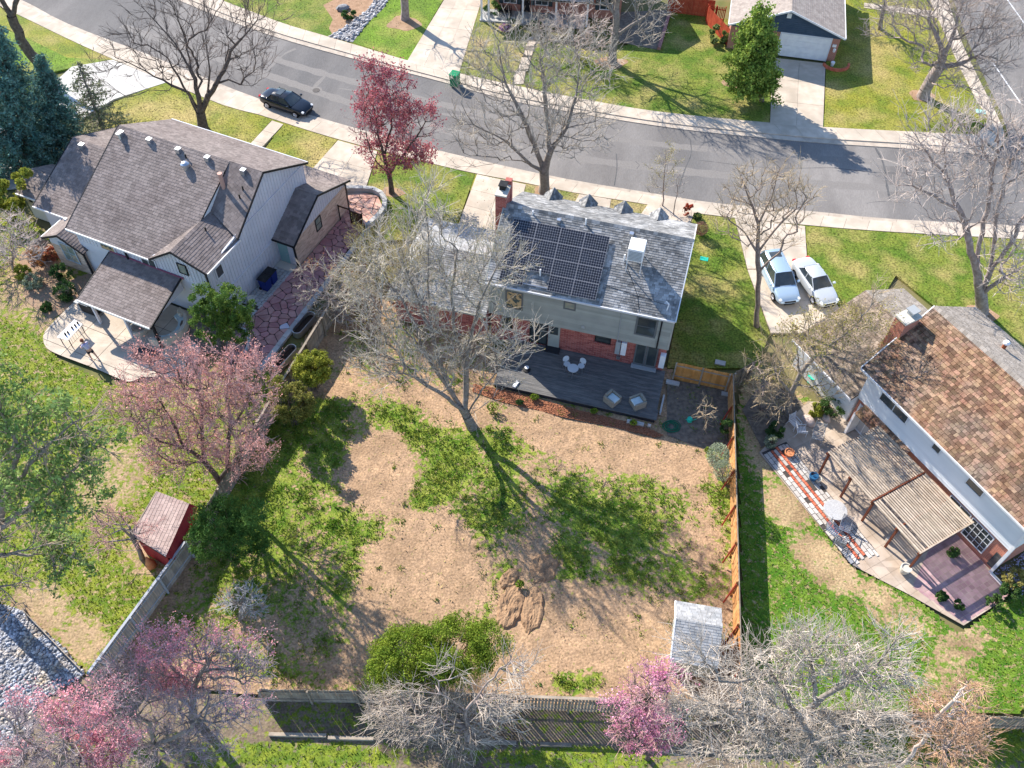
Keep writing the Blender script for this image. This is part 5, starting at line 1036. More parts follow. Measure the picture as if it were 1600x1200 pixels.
def flags(rootname, quads, dens, mat, z, gap=.06, seed=1, extra=None):
    root = bpy.data.objects.new(rootname, None); COL.objects.link(root); root['kind'] = 'structure'; root['_o'] = [0., 0., 0.]; rg = np.random.default_rng(seed)
    for qd in quads:
        P = ccw([tuple(p[:2]) for p in qd]); A = np.array(P); n = max(3, int(abs(area2(P)) * dens)); pts = []; tries = 0; md = .52 / math.sqrt(dens)
        while len(pts) < n and tries < 4000:
            tries += 1; p = A.min(0) + rg.random(2) * (A.max(0) - A.min(0))
            if inpoly(p[None], P)[0] and all((p[0] - q[0]) ** 2 + (p[1] - q[1]) ** 2 > md * md for q in pts): pts.append(p)
        for c in voronoi(P, pts, gap):
            h_ = rg.random() * .015; cc = np.mean(c, 0); w2 = []
            for i in range(len(c)):            # knock the corners off
                a, b, d = np.array(c[i - 1]), np.array(c[i]), np.array(c[(i + 1) % len(c)]); w2 += [b + (a - b) * min(.25, .07 / (np.linalg.norm(a - b) + .01)), b + (d - b) * min(.25, .07 / (np.linalg.norm(d - b) + .01))]
            MB().extr([(*q, z - .06) for q in w2], (0, 0, .06 + h_)).build('flagstone', extra if (extra and rg.random() < .03) else mat, root, o=(*cc, z))
    return root
FLQ = [FL.p(*q)[:2] for q in ((.1, 6.9), (.1, -.2), (2.55, -.2), (2.2, 5.5), (2.1, 6.9))]; FLQ2 = [FL.p(*q)[:2] for q in ((-.1, -.22), (2.55, -.22), (2.95, -9.2), (-.2, -9.2))]
PALEF = M('white_flagstone', (.5, .5, .58), rough=.8)
bd = MB(); bd.ngon([(*p, .05) for p in FLQ], .05); bd.ngon([(*p, .05) for p in FLQ2], .05); bd.ngon(GP([(345, 590), (430, 560), (385, 476), (435, 408), (467, 417)], .05), .045); struct('patio_bed', bd, JOINT)
flags('patio', [FLQ, FLQ2], 3.0, FLAG, .1, .055, 3, PALEF)
front = GP([(545, 355), (533, 330), (543, 306), (570, 302), (590, 306), (597, 322), (575, 350)], .1); bd = MB(); bd.ngon([(p[0], p[1], .08) for p in front], .08); struct('patio_bed', bd, JOINT)
ch_ = [p[:2] for p in front]; flags('patio', [ch_], 2.6, FLAGF, .13, .06, 8)
# pale curved kerb round the front patio
KW = thing('retaining_wall', 'pale concrete seat wall curving round the small pink front patio', 'low wall', G(590, 306))
kp = resample(crom([G(x, y)[:2] for x, y in ((534, 300), (560, 299), (588, 302), (602, 316), (597, 336), (574, 358))], 6), n=9)
for i in range(9):
    d = kp[i + 1] - kp[i]; f_ = Fr(kp[i], math.degrees(math.atan2(d[1], d[0]))); MB().box(f_, .01, np.linalg.norm(d) + .03, -.17, .17, 0, .48).build('block', CONCG, KW)
# curb wall beside the fence and block pavers by the bins
for i in range(12): pass
CW = thing('retaining_wall', 'long pale kerb of flat blocks between flagstones and the galvanised troughs', 'low wall', FL.p(2.6, -3))
v = -9.6
while v < 5.2: MB().box(FL, 2.62 - v * .03, 2.98 - v * .03, v + .01, v + .78, 0, .22).build('block', CONCG, CW); v += .8
pv = bpy.data.objects.new('paving', None); COL.objects.link(pv); pv['kind'] = 'structure'; pv['_o'] = [0., 0., 0.]
for i in range(5):
    for j in range(-11, 0):
        if (i, j) in ((0, -1), (1, -1), (2, -1)): continue
        MB().box(FL, -1.55 + i * .3 + .015, -1.27 + i * .3, j * .42 - .2 + .015 + (i % 2) * .2, j * .42 + .2 + (i % 2) * .2, .0, .085).build('paver', CONCG, pv, o=FL.p(-1.55 + i * .3, j * .42))
MB().box(FL, -1.55, -.1, -.75, -.06, 0, .12).build('slab', CREAM, pv); MB().box(FL, -1.5, -.2, -7.4, -5.0, 0, .07).build('slab', CONCG, pv)
# left rear patio, poured concrete with joints
pts = crom([G(x, y)[:2] for x, y in ((115, 474), (92, 496), (72, 518), (68, 530), (74, 545), (95, 556), (150, 577), (190, 594), (205, 597), (222, 590))], 4)
out = [tuple(p) for p in pts] + [tuple(G(300, 590)[:2]), tuple(FL.p(-1.7, -9.5)[:2]), tuple(FL.p(-1.7, -7.0)[:2]), tuple(FL.p(-12.0, -7.0)[:2])]; out = ccw(out)
rp0 = bpy.data.objects.new('patio', None); COL.objects.link(rp0); rp0['kind'] = 'structure'; rp0['_o'] = [0., 0., 0.]
MB().ngon([(*p, .04) for p in out], .04).build('slab_joint', JOINT, rp0)
def tri_clip_cells(poly, fr, du, dv, u0, u1, v0, v1, mat, root, z0, z1, nm='slab', gap=.03):
    P = [Vector((*p, 0)) for p in poly]; tris = tessellate_polygon([P])
    for i in range(int((u1 - u0) / du)):
        for j in range(int((v1 - v0) / dv)):
            a, b = u0 + i * du, v0 + j * dv; cell = ccw([tuple(fr.p(*q)[:2]) for q in ((a + gap / 2, b + gap / 2), (a + du - gap / 2, b + gap / 2), (a + du - gap / 2, b + dv - gap / 2), (a + gap / 2, b + dv - gap / 2))]); mb = MB()
            for t in tris:
                tr = ccw([tuple(P[k][:2]) for k in t]); c = clip(cell, tr)
                if c and abs(area2(c)) > .004: mb.flat([(*q, z1) for q in c])
            if mb.v: mb.build(nm, mat, root, o=(*cell[0], z1))
tri_clip_cells(out, FL, 2.35, 2.1, -14.5, 2, -15.5, -6.8, CONC, rp0, 0, .07)
# right patio: pavers
RP = [(1186, 708), (1240, 650), (1262, 628), (1330, 628), (1352, 640), (1362, 600), (1425, 700), (1560, 860), (1546, 897), (1580, 930), (1505, 978), (1415, 927), (1372, 905), (1330, 883)]
ro = ccw([tuple(G(x, y)[:2]) for x, y in RP]); rr0 = bpy.data.objects.new('patio', None); COL.objects.link(rr0); rr0['kind'] = 'structure'; rr0['_o'] = [0., 0., 0.]
MB().ngon([(*p, .035) for p in ro], .035).build('patio_joint', M('paver_joint', (.3, .24, .19), (.4, .32, .26), scale=3), rr0)
tri_clip_cells(ro, FR, .78, .78, -16, 3, -9, 2.5, PAVEB, rr0, 0, .06, 'paver', .012)
mv = ccw([tuple(G(x, y)[:2]) for x, y in ((1455, 850), (1510, 830), (1545, 895), (1578, 930), (1506, 975), (1425, 918))]); tri_clip_cells(mv, FR, .3, .3, -6, 3, -6, 1, M('mauve_paver', (.36, .22, .24), (.46, .31, .31), scale=1.5, island=.16), rr0, 0, .066, 'paver', .02)
edge0, edge1 = G(1190, 708)[:2], G(1335, 890)[:2]; ed = edge1 - edge0; fe = Fr(edge0, math.degrees(math.atan2(ed[1], ed[0]))); Le = np.linalg.norm(ed)
EB = bpy.data.objects.new('paved_edging', None); COL.objects.link(EB); EB['kind'] = 'structure'; EB['_o'] = [0., 0., 0.]
MB().box(fe, .0, Le - .3, -.02, 1.9, 0, .066).build('joint', JOINT, EB)
for row, (v0, v1, mt_) in enumerate(((0, .26, PAVEW), (.28, .52, PAVEW), (.54, .72, BRED), (.74, .96, PAVEW), (.98, 1.16, BRED), (1.18, 1.42, PAVEW), (1.44, 1.66, PAVEW), (1.68, 1.86, PAVEW))):
    u = random.random() * .2
    while u < Le - .5:
        l_ = (.42 if mt_ is PAVEW else .3) * random.uniform(.85, 1.15)
        if mt_ is BRED or random.random() > .04: MB().box(fe, u + .016, u + l_ - .016, v0 + .008, v1 - .016, 0, .085 + random.random() * .02).build('brick', mt_, EB, o=fe.p(u, v0))
        u += l_
EW = thing('retaining_wall', 'white concrete edging running down from the white corner of the right house', 'edging', G(1547, 897)); d = G(1578, 930)[:2] - G(1547, 897)[:2]; f_ = Fr(G(1547, 897), math.degrees(math.atan2(d[1], d[0])))
MB().box(f_, 0, np.linalg.norm(d), -.06, .06, 0, .2).build('kerb_block', WHITE, EW)

# ------------------------------------------------------------------ sheds
SH = thing('shed', 'small garden shed with a grey shingled gable roof by the right fence', 'shed', (10.2, 18.9, 0)); FS = Fr((9.05, 20.55), -9)
fs = lambda u, v, z: FS.p(u, v, z)
roof(SH, [fs(-.05, .1, 2.15), fs(2.35, .1, 2.15), fs(2.35, -1.15, 2.65), fs(-.05, -1.15, 2.65)], SHG_SHED, .14, .28, .016, edge=[(3, 0, WHITE, 'rake_board')])
roof(SH, [fs(-.05, -3.1, 1.75), fs(2.35, -3.1, 1.75), fs(2.35, -1.15, 2.65), fs(-.05, -1.15, 2.65)], SHG_SHED, .14, .28, .016, edge=[(0, 3, WHITE, 'rake_board')])
w_ = MB(); w_.box(FS, .12, 2.2, -2.95, -.05, 0, 1.75); gable_wall(w_, FS, .2, [(-2.95, 1.75), (-.05, 1.75), (-.05, 2.05), (-1.15, 2.5)], .08); w_.build('wall', M('sage_shed_wall', (.42, .44, .36), rough=.7), SH)
v = -2.8
while v < -.05: MB().box(FS, .09, .12, v, v + .04, 0, 1.8).build('batten', WHITE, SH); v += .35
c0, c1, c2, c3 = (246, 768), (296, 787), (259, 870), (205, 836)
RS = thing('shed', 'red wooden shed with a weathered pinkish roof beside the pink tree', 'shed', G(260, 860)); P = [G(*c0, 2.4), G(*c1, 2.2), G(*c2, 2.2), G(*c3, 2.4)]
roof(RS, [P[1], P[2], P[3], P[0]], M('worn_pink_shingle', (.36, .27, .25), (.46, .36, .33), scale=2, island=.12), .2, .35, .015, edge=[(2, 3, CEDARG, 'ridge_board')])
zz = lambda p, z: np.array([p[0], p[1], z]); cen = sum(P) / 4; Q = [zz(p + (cen - p) * .08, 0) for p in P]; w_ = MB(); w_.slab([tuple(q) for q in Q], 0, 2.12); w_.build('wall', REDW, RS)
dq = Q[2] - Q[1]; ll = np.linalg.norm(dq); f_ = Fr(Q[1], math.degrees(math.atan2(dq[1], dq[0])))
u = .05
while u < ll: MB().box(f_, u, u + .13, .0, .03, 0, 2.1).build('plank', REDW, RS); u += .15
MB().extr([P[1] + [.0, 0, .02], P[2] + [0, 0, .02], P[2] + [.3, .1, -.5], P[1] + [.3, .1, -.5]], (0, 0, -.04)).build('eave_panel', REDW, RS)
tag(MB().lathe(G(238, 885), [(.2, 0), (.28, .1), (.24, .5), (.1, .9), (.05, 1.1)], 12).build('chiminea', TERRA, None, smooth=True), 'rusty orange chiminea at the lower corner of the red shed', 'chiminea')

# ------------------------------------------------------------------ vehicles, at their own origin, x forward
def car(label, loc, head, paint, L=4.75, W=1.82, Hh=1.45, wagon=False, sun=False, glass=GLASS, rails=False):
    C_ = thing('parked_car', label, 'car'); wd = W / 2; x = L / 2
    st = [(-x, .70, .40, .78), (-x + .12, .86, .3, .98), (-x + .55, .96, .24, 1.04), (-x + 1.1, 1, .22, 1.03), (-.6, 1, .2, .99), (.5, 1, .2, .97), (1.0, 1, .22, .95), (x - .75, .98, .24, .88), (x - .3, .9, .28, .78), (x - .06, .76, .34, .62), (x, .66, .38, .52)]
    R_ = []; nr = 12
    for X, k, zb, zt in st:
        w__ = wd * k; zm = (zb + zt) / 2 + .02; R_ += [(X, -w__ * .86, zb), (X, -w__ * .98, zb + .1), (X, -w__, zm), (X, -w__ * .96, zt - .09), (X, -w__ * .84, zt - .02), (X, -w__ * .4, zt + .015), (X, w__ * .4, zt + .015), (X, w__ * .84, zt - .02), (X, w__ * .96, zt - .09), (X, w__, zm), (X, w__ * .98, zb + .1), (X, w__ * .86, zb)]
    m = MB(); m.add(R_, [(k * nr + i, (k + 1) * nr + i, (k + 1) * nr + (i + 1) % nr, k * nr + (i + 1) % nr) for k in range(len(st) - 1) for i in range(nr)] + [tuple(range(nr)), tuple(range((len(st) - 1) * nr, len(st) * nr))[::-1]])
    b = m.build('body', paint, C_, smooth=True); b.modifiers.new('s', 'SUBSURF').render_levels = 2
    rb = -x + (.25 if wagon else .95); rt = -x + (.5 if wagon else 1.45); fb = x - 1.3; ft = x - 2.05; zt = Hh - .04; yb, yt = wd * .9, wd * .66; zb = .95
    g = MB(); g.add([(rb, -yb * .93, zb), (fb, -yb * .95, zb), (fb, yb * .95, zb), (rb, yb * .93, zb), (rt, -yt, zt), (ft, -yt, zt), (ft, yt, zt), (rt, yt, zt)], [(0, 1, 5, 4), (2, 3, 7, 6), (3, 0, 4, 7), (4, 5, 6, 7)]).build('side_windows', glass, C_)
    MB().add([(fb, -yb * .95, zb), (fb + .06, -yb * .5, zb), (fb + .06, yb * .5, zb), (fb, yb * .95, zb), (ft, yt, zt), (ft + .04, yt * .5, zt + .01), (ft + .04, -yt * .5, zt + .01), (ft, -yt, zt)], [(0, 1, 6, 7), (1, 2, 5, 6), (2, 3, 4, 5)]).build('windscreen', glass, C_)
    rr_ = []; xs = np.linspace(rt - .03, ft + .05, 6)
    for i, X in enumerate(xs):
        k = math.sin(math.pi * i / 5) * .045; e = .97 if i in (0, 5) else 1.0; rr_ += [(X, -yt * 1.03 * e, zt - .03), (X, -yt * .93 * e, zt + .015 + k * .6), (X, 0, zt + .035 + k), (X, yt * .93 * e, zt + .015 + k * .6), (X, yt * 1.03 * e, zt - .03)]
    MB().add(rr_, [(k * 5 + i, (k + 1) * 5 + i, (k + 1) * 5 + i + 1, k * 5 + i + 1) for k in range(5) for i in range(4)]).build('roof', paint, C_, smooth=True)
    pl = MB()
    for s in (-1, 1):
        pl.tube((fb, s * yb * .95, zb), (ft, s * yt, zt), .035, n=6).tube((rb, s * yb * .93, zb), (rt, s * yt, zt), .045, n=6).tube(((rb + fb) / 2 - .05, s * yb * .95, zb), ((rt + ft) / 2, s * yt * 1.01, zt), .03, n=6).tube((rb, s * yb * .95, zb), (fb, s * yb * .97, zb), .03, n=6)
    pl.tube((fb + .05, -yb * .5, zb + .0), (fb + .05, yb * .5, zb), .02, n=6); pl.build('pillars', paint, C_)
    for X in (-x + .95, x - .88):
        for s in (-1, 1):
            wh = MB().tube((X, s * (wd - .2), .33), (X, s * (wd + .012), .33), .33, n=20).build('wheel', RUBBER, C_); rm = MB().tube((X, s * (wd - .1), .33), (X, s * (wd + .02), .33), .21, n=10)
            for q in range(5): t = q * 1.2566; rm.tube((X, s * (wd + .03), .33), (X + .2 * math.cos(t), s * (wd + .025), .33 + .2 * math.sin(t)), .035, .03, n=4)
            rm.build('rim', RIM, wh)
    HL = M('headlamp_glass', (.75, .78, .8), rough=.1); TL = M('tail_lamp_red', (.5, .02, .03), rough=.2)
    for s in (-1, 1):
        MB().lathe((x - .3, s * wd * .66, .62), [(.02, -.1), (.2, -.06), (.22, .04), (.06, .1)], 10, 1.1, .7, s * .5).build('headlight', HL, C_); MB().box(WORLD0, -x - .0, -x + .22, s * wd * .62 - .13, s * wd * .62 + .13, .74, .92).build('tail_light', TL, C_, bevel=.03)
        MB().box(WORLD0, fb - .25, fb - .08, s * (wd + .0) - .02, s * (wd + .16) + .02 * s, .97, 1.1).build('mirror', paint, C_, bevel=.03)
    MB().box(WORLD0, x - .08, x + .02, -.42, .42, .48, .6).build('grille', BLK, C_, bevel=.02); MB().box(WORLD0, x - .16, x - .0, -.38, .38, .26, .38).build('lower_grille', BLK, C_)
    MB().box(WORLD0, -x - .015, -x + .05, -.26, .26, .58, .7).build('number_plate', WHITE, C_)
    if sun: MB().box(WORLD0, rt + .28, rt + .82, -.42, .42, zt + .05, zt + .095).build('sunroof', GLASS, C_, bevel=.02)
    if rails:
        for s in (-1, 1): MB().tube((rt + .05, s * yt * .93, zt + .09), (ft - .1, s * yt * .93, zt + .09), .02, n=6).build('roof_rail', METAL, C_)
    place(C_, loc, head); return C_
CARK = M('navy_black_paint', (.012, .017, .028), rough=.18, spec=.6, metal=.2); CARB = M('silver_blue_paint', (.42, .55, .68), rough=.25, spec=.6, metal=.35); CARS = M('silver_paint', (.62, .65, .67), rough=.25, spec=.6, metal=.35)
a, b = G(423, 166, .3), G(476, 184, .3); car('dark navy four door car parked on the road by the sidewalk', (*(G(447, 158, .6)[:2] + np.array([0, -.0])), -.09), math.atan2(-6.9, 14.2), CARK, 4.8, 1.84, 1.46, sun=True)
a, b = G(1203, 408, .6), G(1230, 462, .6); c = (a + b) / 2; hd = math.atan2(b[1] - a[1], b[0] - a[0]); car('silver blue car on the right driveway, the one left of the silver saloon', (c[0], c[1], .05), hd, CARB, 4.85, 1.9, 1.6, wagon=True, sun=True, rails=True)
a, b = G(1258, 420, .6), G(1288, 462, .6); c = (a + b) / 2; hd = math.atan2(b[1] - a[1], b[0] - a[0]); car('silver saloon car on the right driveway beside the lawn', (c[0], c[1], .05), hd, CARS, 4.6, 1.78, 1.42)

# ------------------------------------------------------------------ bins, pots, furniture
def wheelie(label, loc, rz, mat, lid, s=1.0, cat='bin'):
    T = thing('wheelie_bin', label, cat); w1, w2, h_ = .29 * s, .33 * s, 1.0 * s
    MB().add([(-w1, -w1, 0), (w1, -w1, 0), (w1, w1, 0), (-w1, w1, 0), (-w2, -w2 * 1.1, h_), (w2, -w2 * 1.1, h_), (w2, w2 * 1.1, h_), (-w2, w2 * 1.1, h_)], [(3, 2, 1, 0), (4, 5, 6, 7), (0, 1, 5, 4), (1, 2, 6, 5), (2, 3, 7, 6), (3, 0, 4, 7)]).build('body', mat, T, bevel=.03)
    MB().box(WORLD0, -w2 - .03, w2 + .03, -w2 * 1.15, w2 * 1.2, h_, h_ + .07).build('lid', lid, T, bevel=.03); MB().tube((-w2, w2 * 1.25, h_ - .03), (w2, w2 * 1.25, h_ - .03), .025, n=6).build('handle', mat, T)
    for s_ in (-1, 1): MB().tube((s_ * w2 * .8, w1, .12), (s_ * w2 * 1.0, w1, .12), .12, n=12).build('wheel', RUBBER, T)
    return place(T, loc, rz)
wheelie('green wheelie bin standing at the kerb across the road', (*G(711, 133)[:2], 0), rad(-20), GREENP, GREENP, 1.15)
b0 = FL.p(-.85, -2.9); wheelie('blue wheelie bin with a dark lid nearer the white pot by the pale blue wall', (*b0[:2], .09), rad(66.5), BLUEP, BLK, 1.0); b0 = FL.p(-.85, -2.15); wheelie('blue wheelie bin with a dark lid nearer the teal door by the pale blue wall', (*b0[:2], .09), rad(66.5), BLUEP, BLK, 1.0)
def pot(label, px, py, r, h_, mat, plant=None, name='plant_pot', z=.06):
    p = G(px, py, z); T = thing(name, label, 'pot', p); MB().lathe(p, [(r * .6, 0), (r * .95, h_ * .5), (r, h_ * .9), (r * 1.06, h_), (r * .85, h_), (r * .8, h_ - .06)], 18).build('pot', mat, T, smooth=False); MB().lathe(p + [0, 0, h_ - .1], [(r * .82, 0), (r * .8, .03)], 14).build('soil', SOIL, T); return T
pot('white pot standing by the pale blue wall below the bins', 394, 472, .26, .45, CREAM); pot('round orange terracotta pot beside the red brick edging', 1232, 711, .3, .35, TERRA); pot('blue glazed pot with dead stems near the first pergola post', 1269, 749, .27, .45, BLUEG); pot('cream pot beside the blue glazed pot', 1277, 752, .2, .35, CREAM); pot('tall cream urn at the lower end of the pergola', 1411, 894, .3, .6, CREAM)
p = G(1269, 742, .5); 
tag(link('dead_stems', segs_mesh('stems', np.repeat(p[None], 16, 0), p[None] + RNG.normal(size=(16, 3)) * [.15, .15, .08] + [0, 0, .3], np.full(16, .012), np.full(16, .006), 3), DBROWN), 'dry dark plant stems in the blue glazed pot', 'plant')
# bistro set
def round_chair(label, loc, rz, group='bistro chairs on the deck'):
    T = thing('bistro_chair', label, 'chair', group=group); MB().lathe((0, 0, .42), [(.2, 0), (.23, .02), (.22, .045)], 18).build('seat', CHAIRW, T)
    bk = MB(); 
    for k in range(2):
        t0 = k * .04; ring_ = [(.2 + t0 * 0 + .03 * (k) + .05 * (math.sin(t) * .5 + .5) * 1.2, .23 * math.cos(t), .72 + .25 * math.sin(t)) for t in np.linspace(0, 6.283, 19)[:-1]]; bk.v += ring_
    bk.f = [tuple(range(18)), tuple(range(35, 17, -1))] + [(i, (i + 1) % 18, (i + 1) % 18 + 18, i + 18) for i in range(18)]; bk.build('backrest', CHAIRW, T)
    for s in (-1, 1):
        MB().tube((.17, s * .2, .44), (.22, s * .22, .62), .014, n=6).build('back_support', METAL, T)
        for f_ in (-1, 1): MB().tube((f_ * .14, s * .14, .43), (f_ * .22, s * .21, 0), .014, n=6).build('leg', METAL, T)
    return place(T, loc, rz)
t0 = G(895, 579, .8); tb = thing('bistro_table', 'small round pale table between two round backed chairs on the deck', 'table', (*t0[:2], .335)); MB().lathe((*t0[:2], 1.03), [(.3, 0), (.37, .01), (.37, .03)], 24).build('tabletop', CHAIRW, tb)
for k in range(3): t = k * 2.094 + .4; MB().tube((t0[0] + .08 * math.cos(t), t0[1] + .08 * math.sin(t), 1.03), (t0[0] + .3 * math.cos(t), t0[1] + .3 * math.sin(t), .335), .014, n=6).build('leg', METAL, tb)
pa, pb = G(886, 569, .76), G(908, 572, .76); round_chair('round backed bistro chair on the deck, the one left of the small table', (*pa[:2], .335), rad(110)); round_chair('round backed bistro chair on the deck, the one right of the small table', (*pb[:2], .335), rad(62))
def wicker(label, loc, rz):
    T = thing('wicker_armchair', label, 'armchair', group='wicker armchairs on the deck'); W1 = WORLD0
    MB().box(W1, -.42, .42, -.42, .42, .03, .36).build('base', WICK, T, bevel=.02); MB().box(W1, -.42, .42, -.42, -.3, .36, .62).build('armrest', WICK, T, bevel=.02); MB().box(W1, -.42, .42, .3, .42, .36, .62).build('armrest', WICK, T, bevel=.02); MB().box(W1, -.42, -.28, -.3, .3, .36, .74).build('backrest', WICK, T, bevel=.02)
    MB().box(W1, -.27, .4, -.29, .29, .365, .5).build('cushion', CUSH, T, bevel=.05)
    for a in (-.36, .36):
        for b in (-.36, .36): MB().box(W1, a - .03, a + .03, b - .03, b + .03, 0, .03).build('foot', BLK, T)
    return place(T, loc, rz)
pa, pb = G(957, 621, .8), G(997, 626, .8); wicker('square wicker armchair with a pale blue cushion, the one nearer the small round table', (*pa[:2], .335), rad(-45)); wicker('square wicker armchair with a pale blue cushion, nearer the right edge of the deck', (*pb[:2], .335), rad(205))
ub = thing('parasol_base', 'dark round parasol base with a white top beside the sunlit corner of the deck', 'parasol base', G(823, 578, .34)); p = G(823, 578, .34); MB().lathe(p, [(.26, 0), (.26, .05), (.1, .08), (.05, .25)], 18).build('base', BLK, ub); MB().lathe(p + [0, 0, .25], [(.14, 0), (.15, .03), (.05, .06)], 14).build('top', WHITE, ub)
tag(MB().box(Fr(G(806, 601, .34), 60), -.28, .28, -.12, .12, .34, .44).build('tray', METALW, None, bevel=.02), 'pale tray on the front left edge of the deck by the tree branches', 'tray')
# hose coil, turquoise pot
hc = G(1049, 667, .05); tt = np.arange(220) / 220 * 6.283 * 6.2; r_ = .52 - .055 * (tt / 6.283) + .02 * np.sin(tt * 2.3); hp_ = np.stack([hc[0] + r_ * np.cos(tt) * 1.15, hc[1] + r_ * np.sin(tt), .08 + .03 * np.sin(tt * 1.7) + .008 * tt / 6.283], 1)
tag(link('garden_hose', segs_mesh('hose', hp_[:-1], hp_[1:], np.full(219, .024), np.full(219, .024), 6), HOSE), 'dark green garden hose coiled on the soil beside the deck', 'hose')
wc = G(1077, 658); T = thing('watering_can', 'turquoise plastic watering can on the soil right of the coiled hose', 'watering can', wc); MB().lathe(wc, [(.16, 0), (.18, .05), (.17, .3), (.12, .32)], 12).build('body', TURQ, T); MB().tube(wc + [.15, 0, .08], wc + [.38, -.1, .36], .03, .02).build('spout', TURQ, T); MB().tube(wc + [-.1, 0, .3], wc + [-.25, .0, .15], .02).build('handle', TURQ, T)
tag(MB().box(Fr(G(1125, 568), -14), -.35, .35, -.2, .2, 0, .12).build('paving_slab', CONCG, None), 'grey slab on the grass behind the orange cedar fence', 'slab'); tag(MB().box(Fr(G(1134, 617), -10), -.3, .25, -.15, .15, 0, .15).build('paving_slab', CONCG, None), 'grey block below the right end of the orange cedar fence', 'slab')
vb = G(1100, 405); tag(MB().box(Fr(vb, -15), -.3, .3, -.2, .2, 0, .06).build('valve_box_lid', TURQ, None), 'small turquoise valve box lid in the side lawn', 'valve box')
vb = G(1532, 175); tag(MB().box(Fr(vb, -15), -.4, .4, -.3, .3, 0, .06).build('valve_box_lid', M('pale_green_lid', (.3, .55, .5)), None), 'pale green utility box lid in the corner lawn', 'valve box')
p = G(1178, 130) ; rk = MB().lathe(G(536, 15), [(.5, 0), (.6, .2), (.4, .42), (.1, .5)], 9, 1.2, .8, .4).build('boulder', STONEG, None); tag(rk, 'grey boulder in the brown bed next to the stone strip', 'boulder')
# troughs
def trough(label, u, v, rz):
    T = thing('water_trough', label, 'trough', group='galvanised troughs by the fence'); n = 24; hl, r = .75, .36; O = []
    for k, (rr, z) in enumerate(((r, 0), (r, .55), (r - .03, .57), (r - .05, .55), (r - .05, .22))):
        for i in range(n): t = 6.2832 * i / n; O.append(((hl if math.cos(t) > 0 else -hl) + rr * math.cos(t), rr * math.sin(t), z))
    MB().add(O, [(k * n + i, k * n + (i + 1) % n, (k + 1) * n + (i + 1) % n, (k + 1) * n + i) for k in range(4) for i in range(n)]).build('tank', METAL, T)
    MB().add(O[-n:], [tuple(range(n))]).build('soil', SOIL, T); return place(T, FL.p(u, v), FL.ang + rz)
trough('long galvanised trough nearer the pale bare branches', 3.65, -4.9, rad(88)); trough('long galvanised trough nearer the yellow green bush', 4.1, -8.0, rad(86))
# rear patio of the left house
tp = [FL.p(-10.35, -13.35, .9), FL.p(-9.5, -13.25, .9), FL.p(-9.6, -11.7, .9), FL.p(-10.4, -11.6, .9)]; T = thing('patio_table', 'white topped table with dark glasses on it, at the rounded end of the left patio', 'table', FL.p(-10, -12.5))
MB().extr(tp, (0, 0, .04)).build('tabletop', WHITE, T)
for u, v in ((-10.3, -13.2), (-9.55, -13.15), (-9.65, -11.8), (-10.3, -11.75)): MB().tube(FL.p(u, v, .9), FL.p(u - .05, v, .07), .03, n=6).build('leg', BLK, T)
for k in range(7): v = -13.0 + k * .2; MB().tube(FL.p(-9.55, v, .9), FL.p(-9.55, v, .35), .012, n=5).build('spindle', CREAM, T)
for k, (u, v, lb) in enumerate(((-9.95, -12.95, 'dark bottle on the white table, nearest the lawn end'), (-9.9, -12.75, 'dark glass on the white table beside the nearest bottle'), (-9.95, -12.3, 'dark cup in the middle of the white table'), (-9.9, -12.05, 'dark glass on the white table near the canopy end'), (-9.9, -11.8, 'dark round bowl at the canopy end of the white table'))):
    tag(MB().lathe(FL.p(u, v, .94), [(.06, 0), (.07, .12), (.03, .2), (.03, .28 if k == 0 else .14)], 10).build('tableware', BLK, None), lb, 'tableware')
sf = FL.p(-4.9, -9.2); T = thing('garden_sofa', 'curved beige garden sofa under the right end of the canopy', 'sofa', sf); nS_ = 9
arc = [(sf[0] + 1.45 * math.cos(t), sf[1] + 1.45 * math.sin(t)) for t in np.linspace(rad(-110), rad(60), nS_)]
for (r0_, r1_, z0, z1, nm, mt_) in ((1.0, 1.6, .1, .4, 'base', BEIGEC), (.98, 1.42, .4, .55, 'seat', CUSH), (1.42, 1.66, .4, .85, 'backrest', BEIGEC)):
    A0 = [(sf[0] + r0_ * math.cos(t), sf[1] + r0_ * math.sin(t), z0) for t in np.linspace(rad(-110), rad(60), nS_)]; A1 = [(sf[0] + r1_ * math.cos(t), sf[1] + r1_ * math.sin(t), z0) for t in np.linspace(rad(-110), rad(60), nS_)]
    MB().slab([q for q in A0] + [q for q in A1[::-1]], z0, z1).build(nm, mt_, T)
for k in range(4): t = rad(-90 + 45 * k); MB().box(Fr((sf[0] + 1.32 * math.cos(t), sf[1] + 1.32 * math.sin(t)), math.degrees(t)), -.08, .08, -.22, .22, .55, .85).build('cushion', BEIGEC if k % 2 else M('brown_cushion%d' % k, (.12, .09, .07)), T, bevel=.04)
fp = G(220, 518); T = thing('fire_pit', 'round pale fire pit with a draped grey cover beside the second canopy post', 'fire pit', fp); MB().lathe(fp, [(.55, .07), (.6, .3), (.62, .5), (.55, .52)], 22).build('bowl', BEIGEC, T); MB().lathe(fp + [0, 0, .52], [(.5, 0), (.4, .12), (.15, .2), (.02, .3)], 14).build('cover', M('taupe_cover', (.24, .2, .17)), T)
gp = FL.p(-10.6, -10.0); T = thing('barbecue', 'black covered barbecue at the left end of the canopy', 'barbecue', gp); fb_ = Fr(gp, -23.5); MB().box(fb_, -.65, .65, -.3, .35, .1, .9).build('cabinet', BLK, T, bevel=.03); MB().extr([fb_.p(-.45, -.3, .9), fb_.p(-.45, .35, .9), fb_.p(-.45, .3, 1.15), fb_.p(-.45, 0, 1.28), fb_.p(-.45, -.25, 1.15)], fb_.a * .9).build('lid', BLACKT, T); MB().tube(fb_.p(-.3, -.35, 1.05), fb_.p(.3, -.35, 1.05), .02).build('handle', METALG, T)
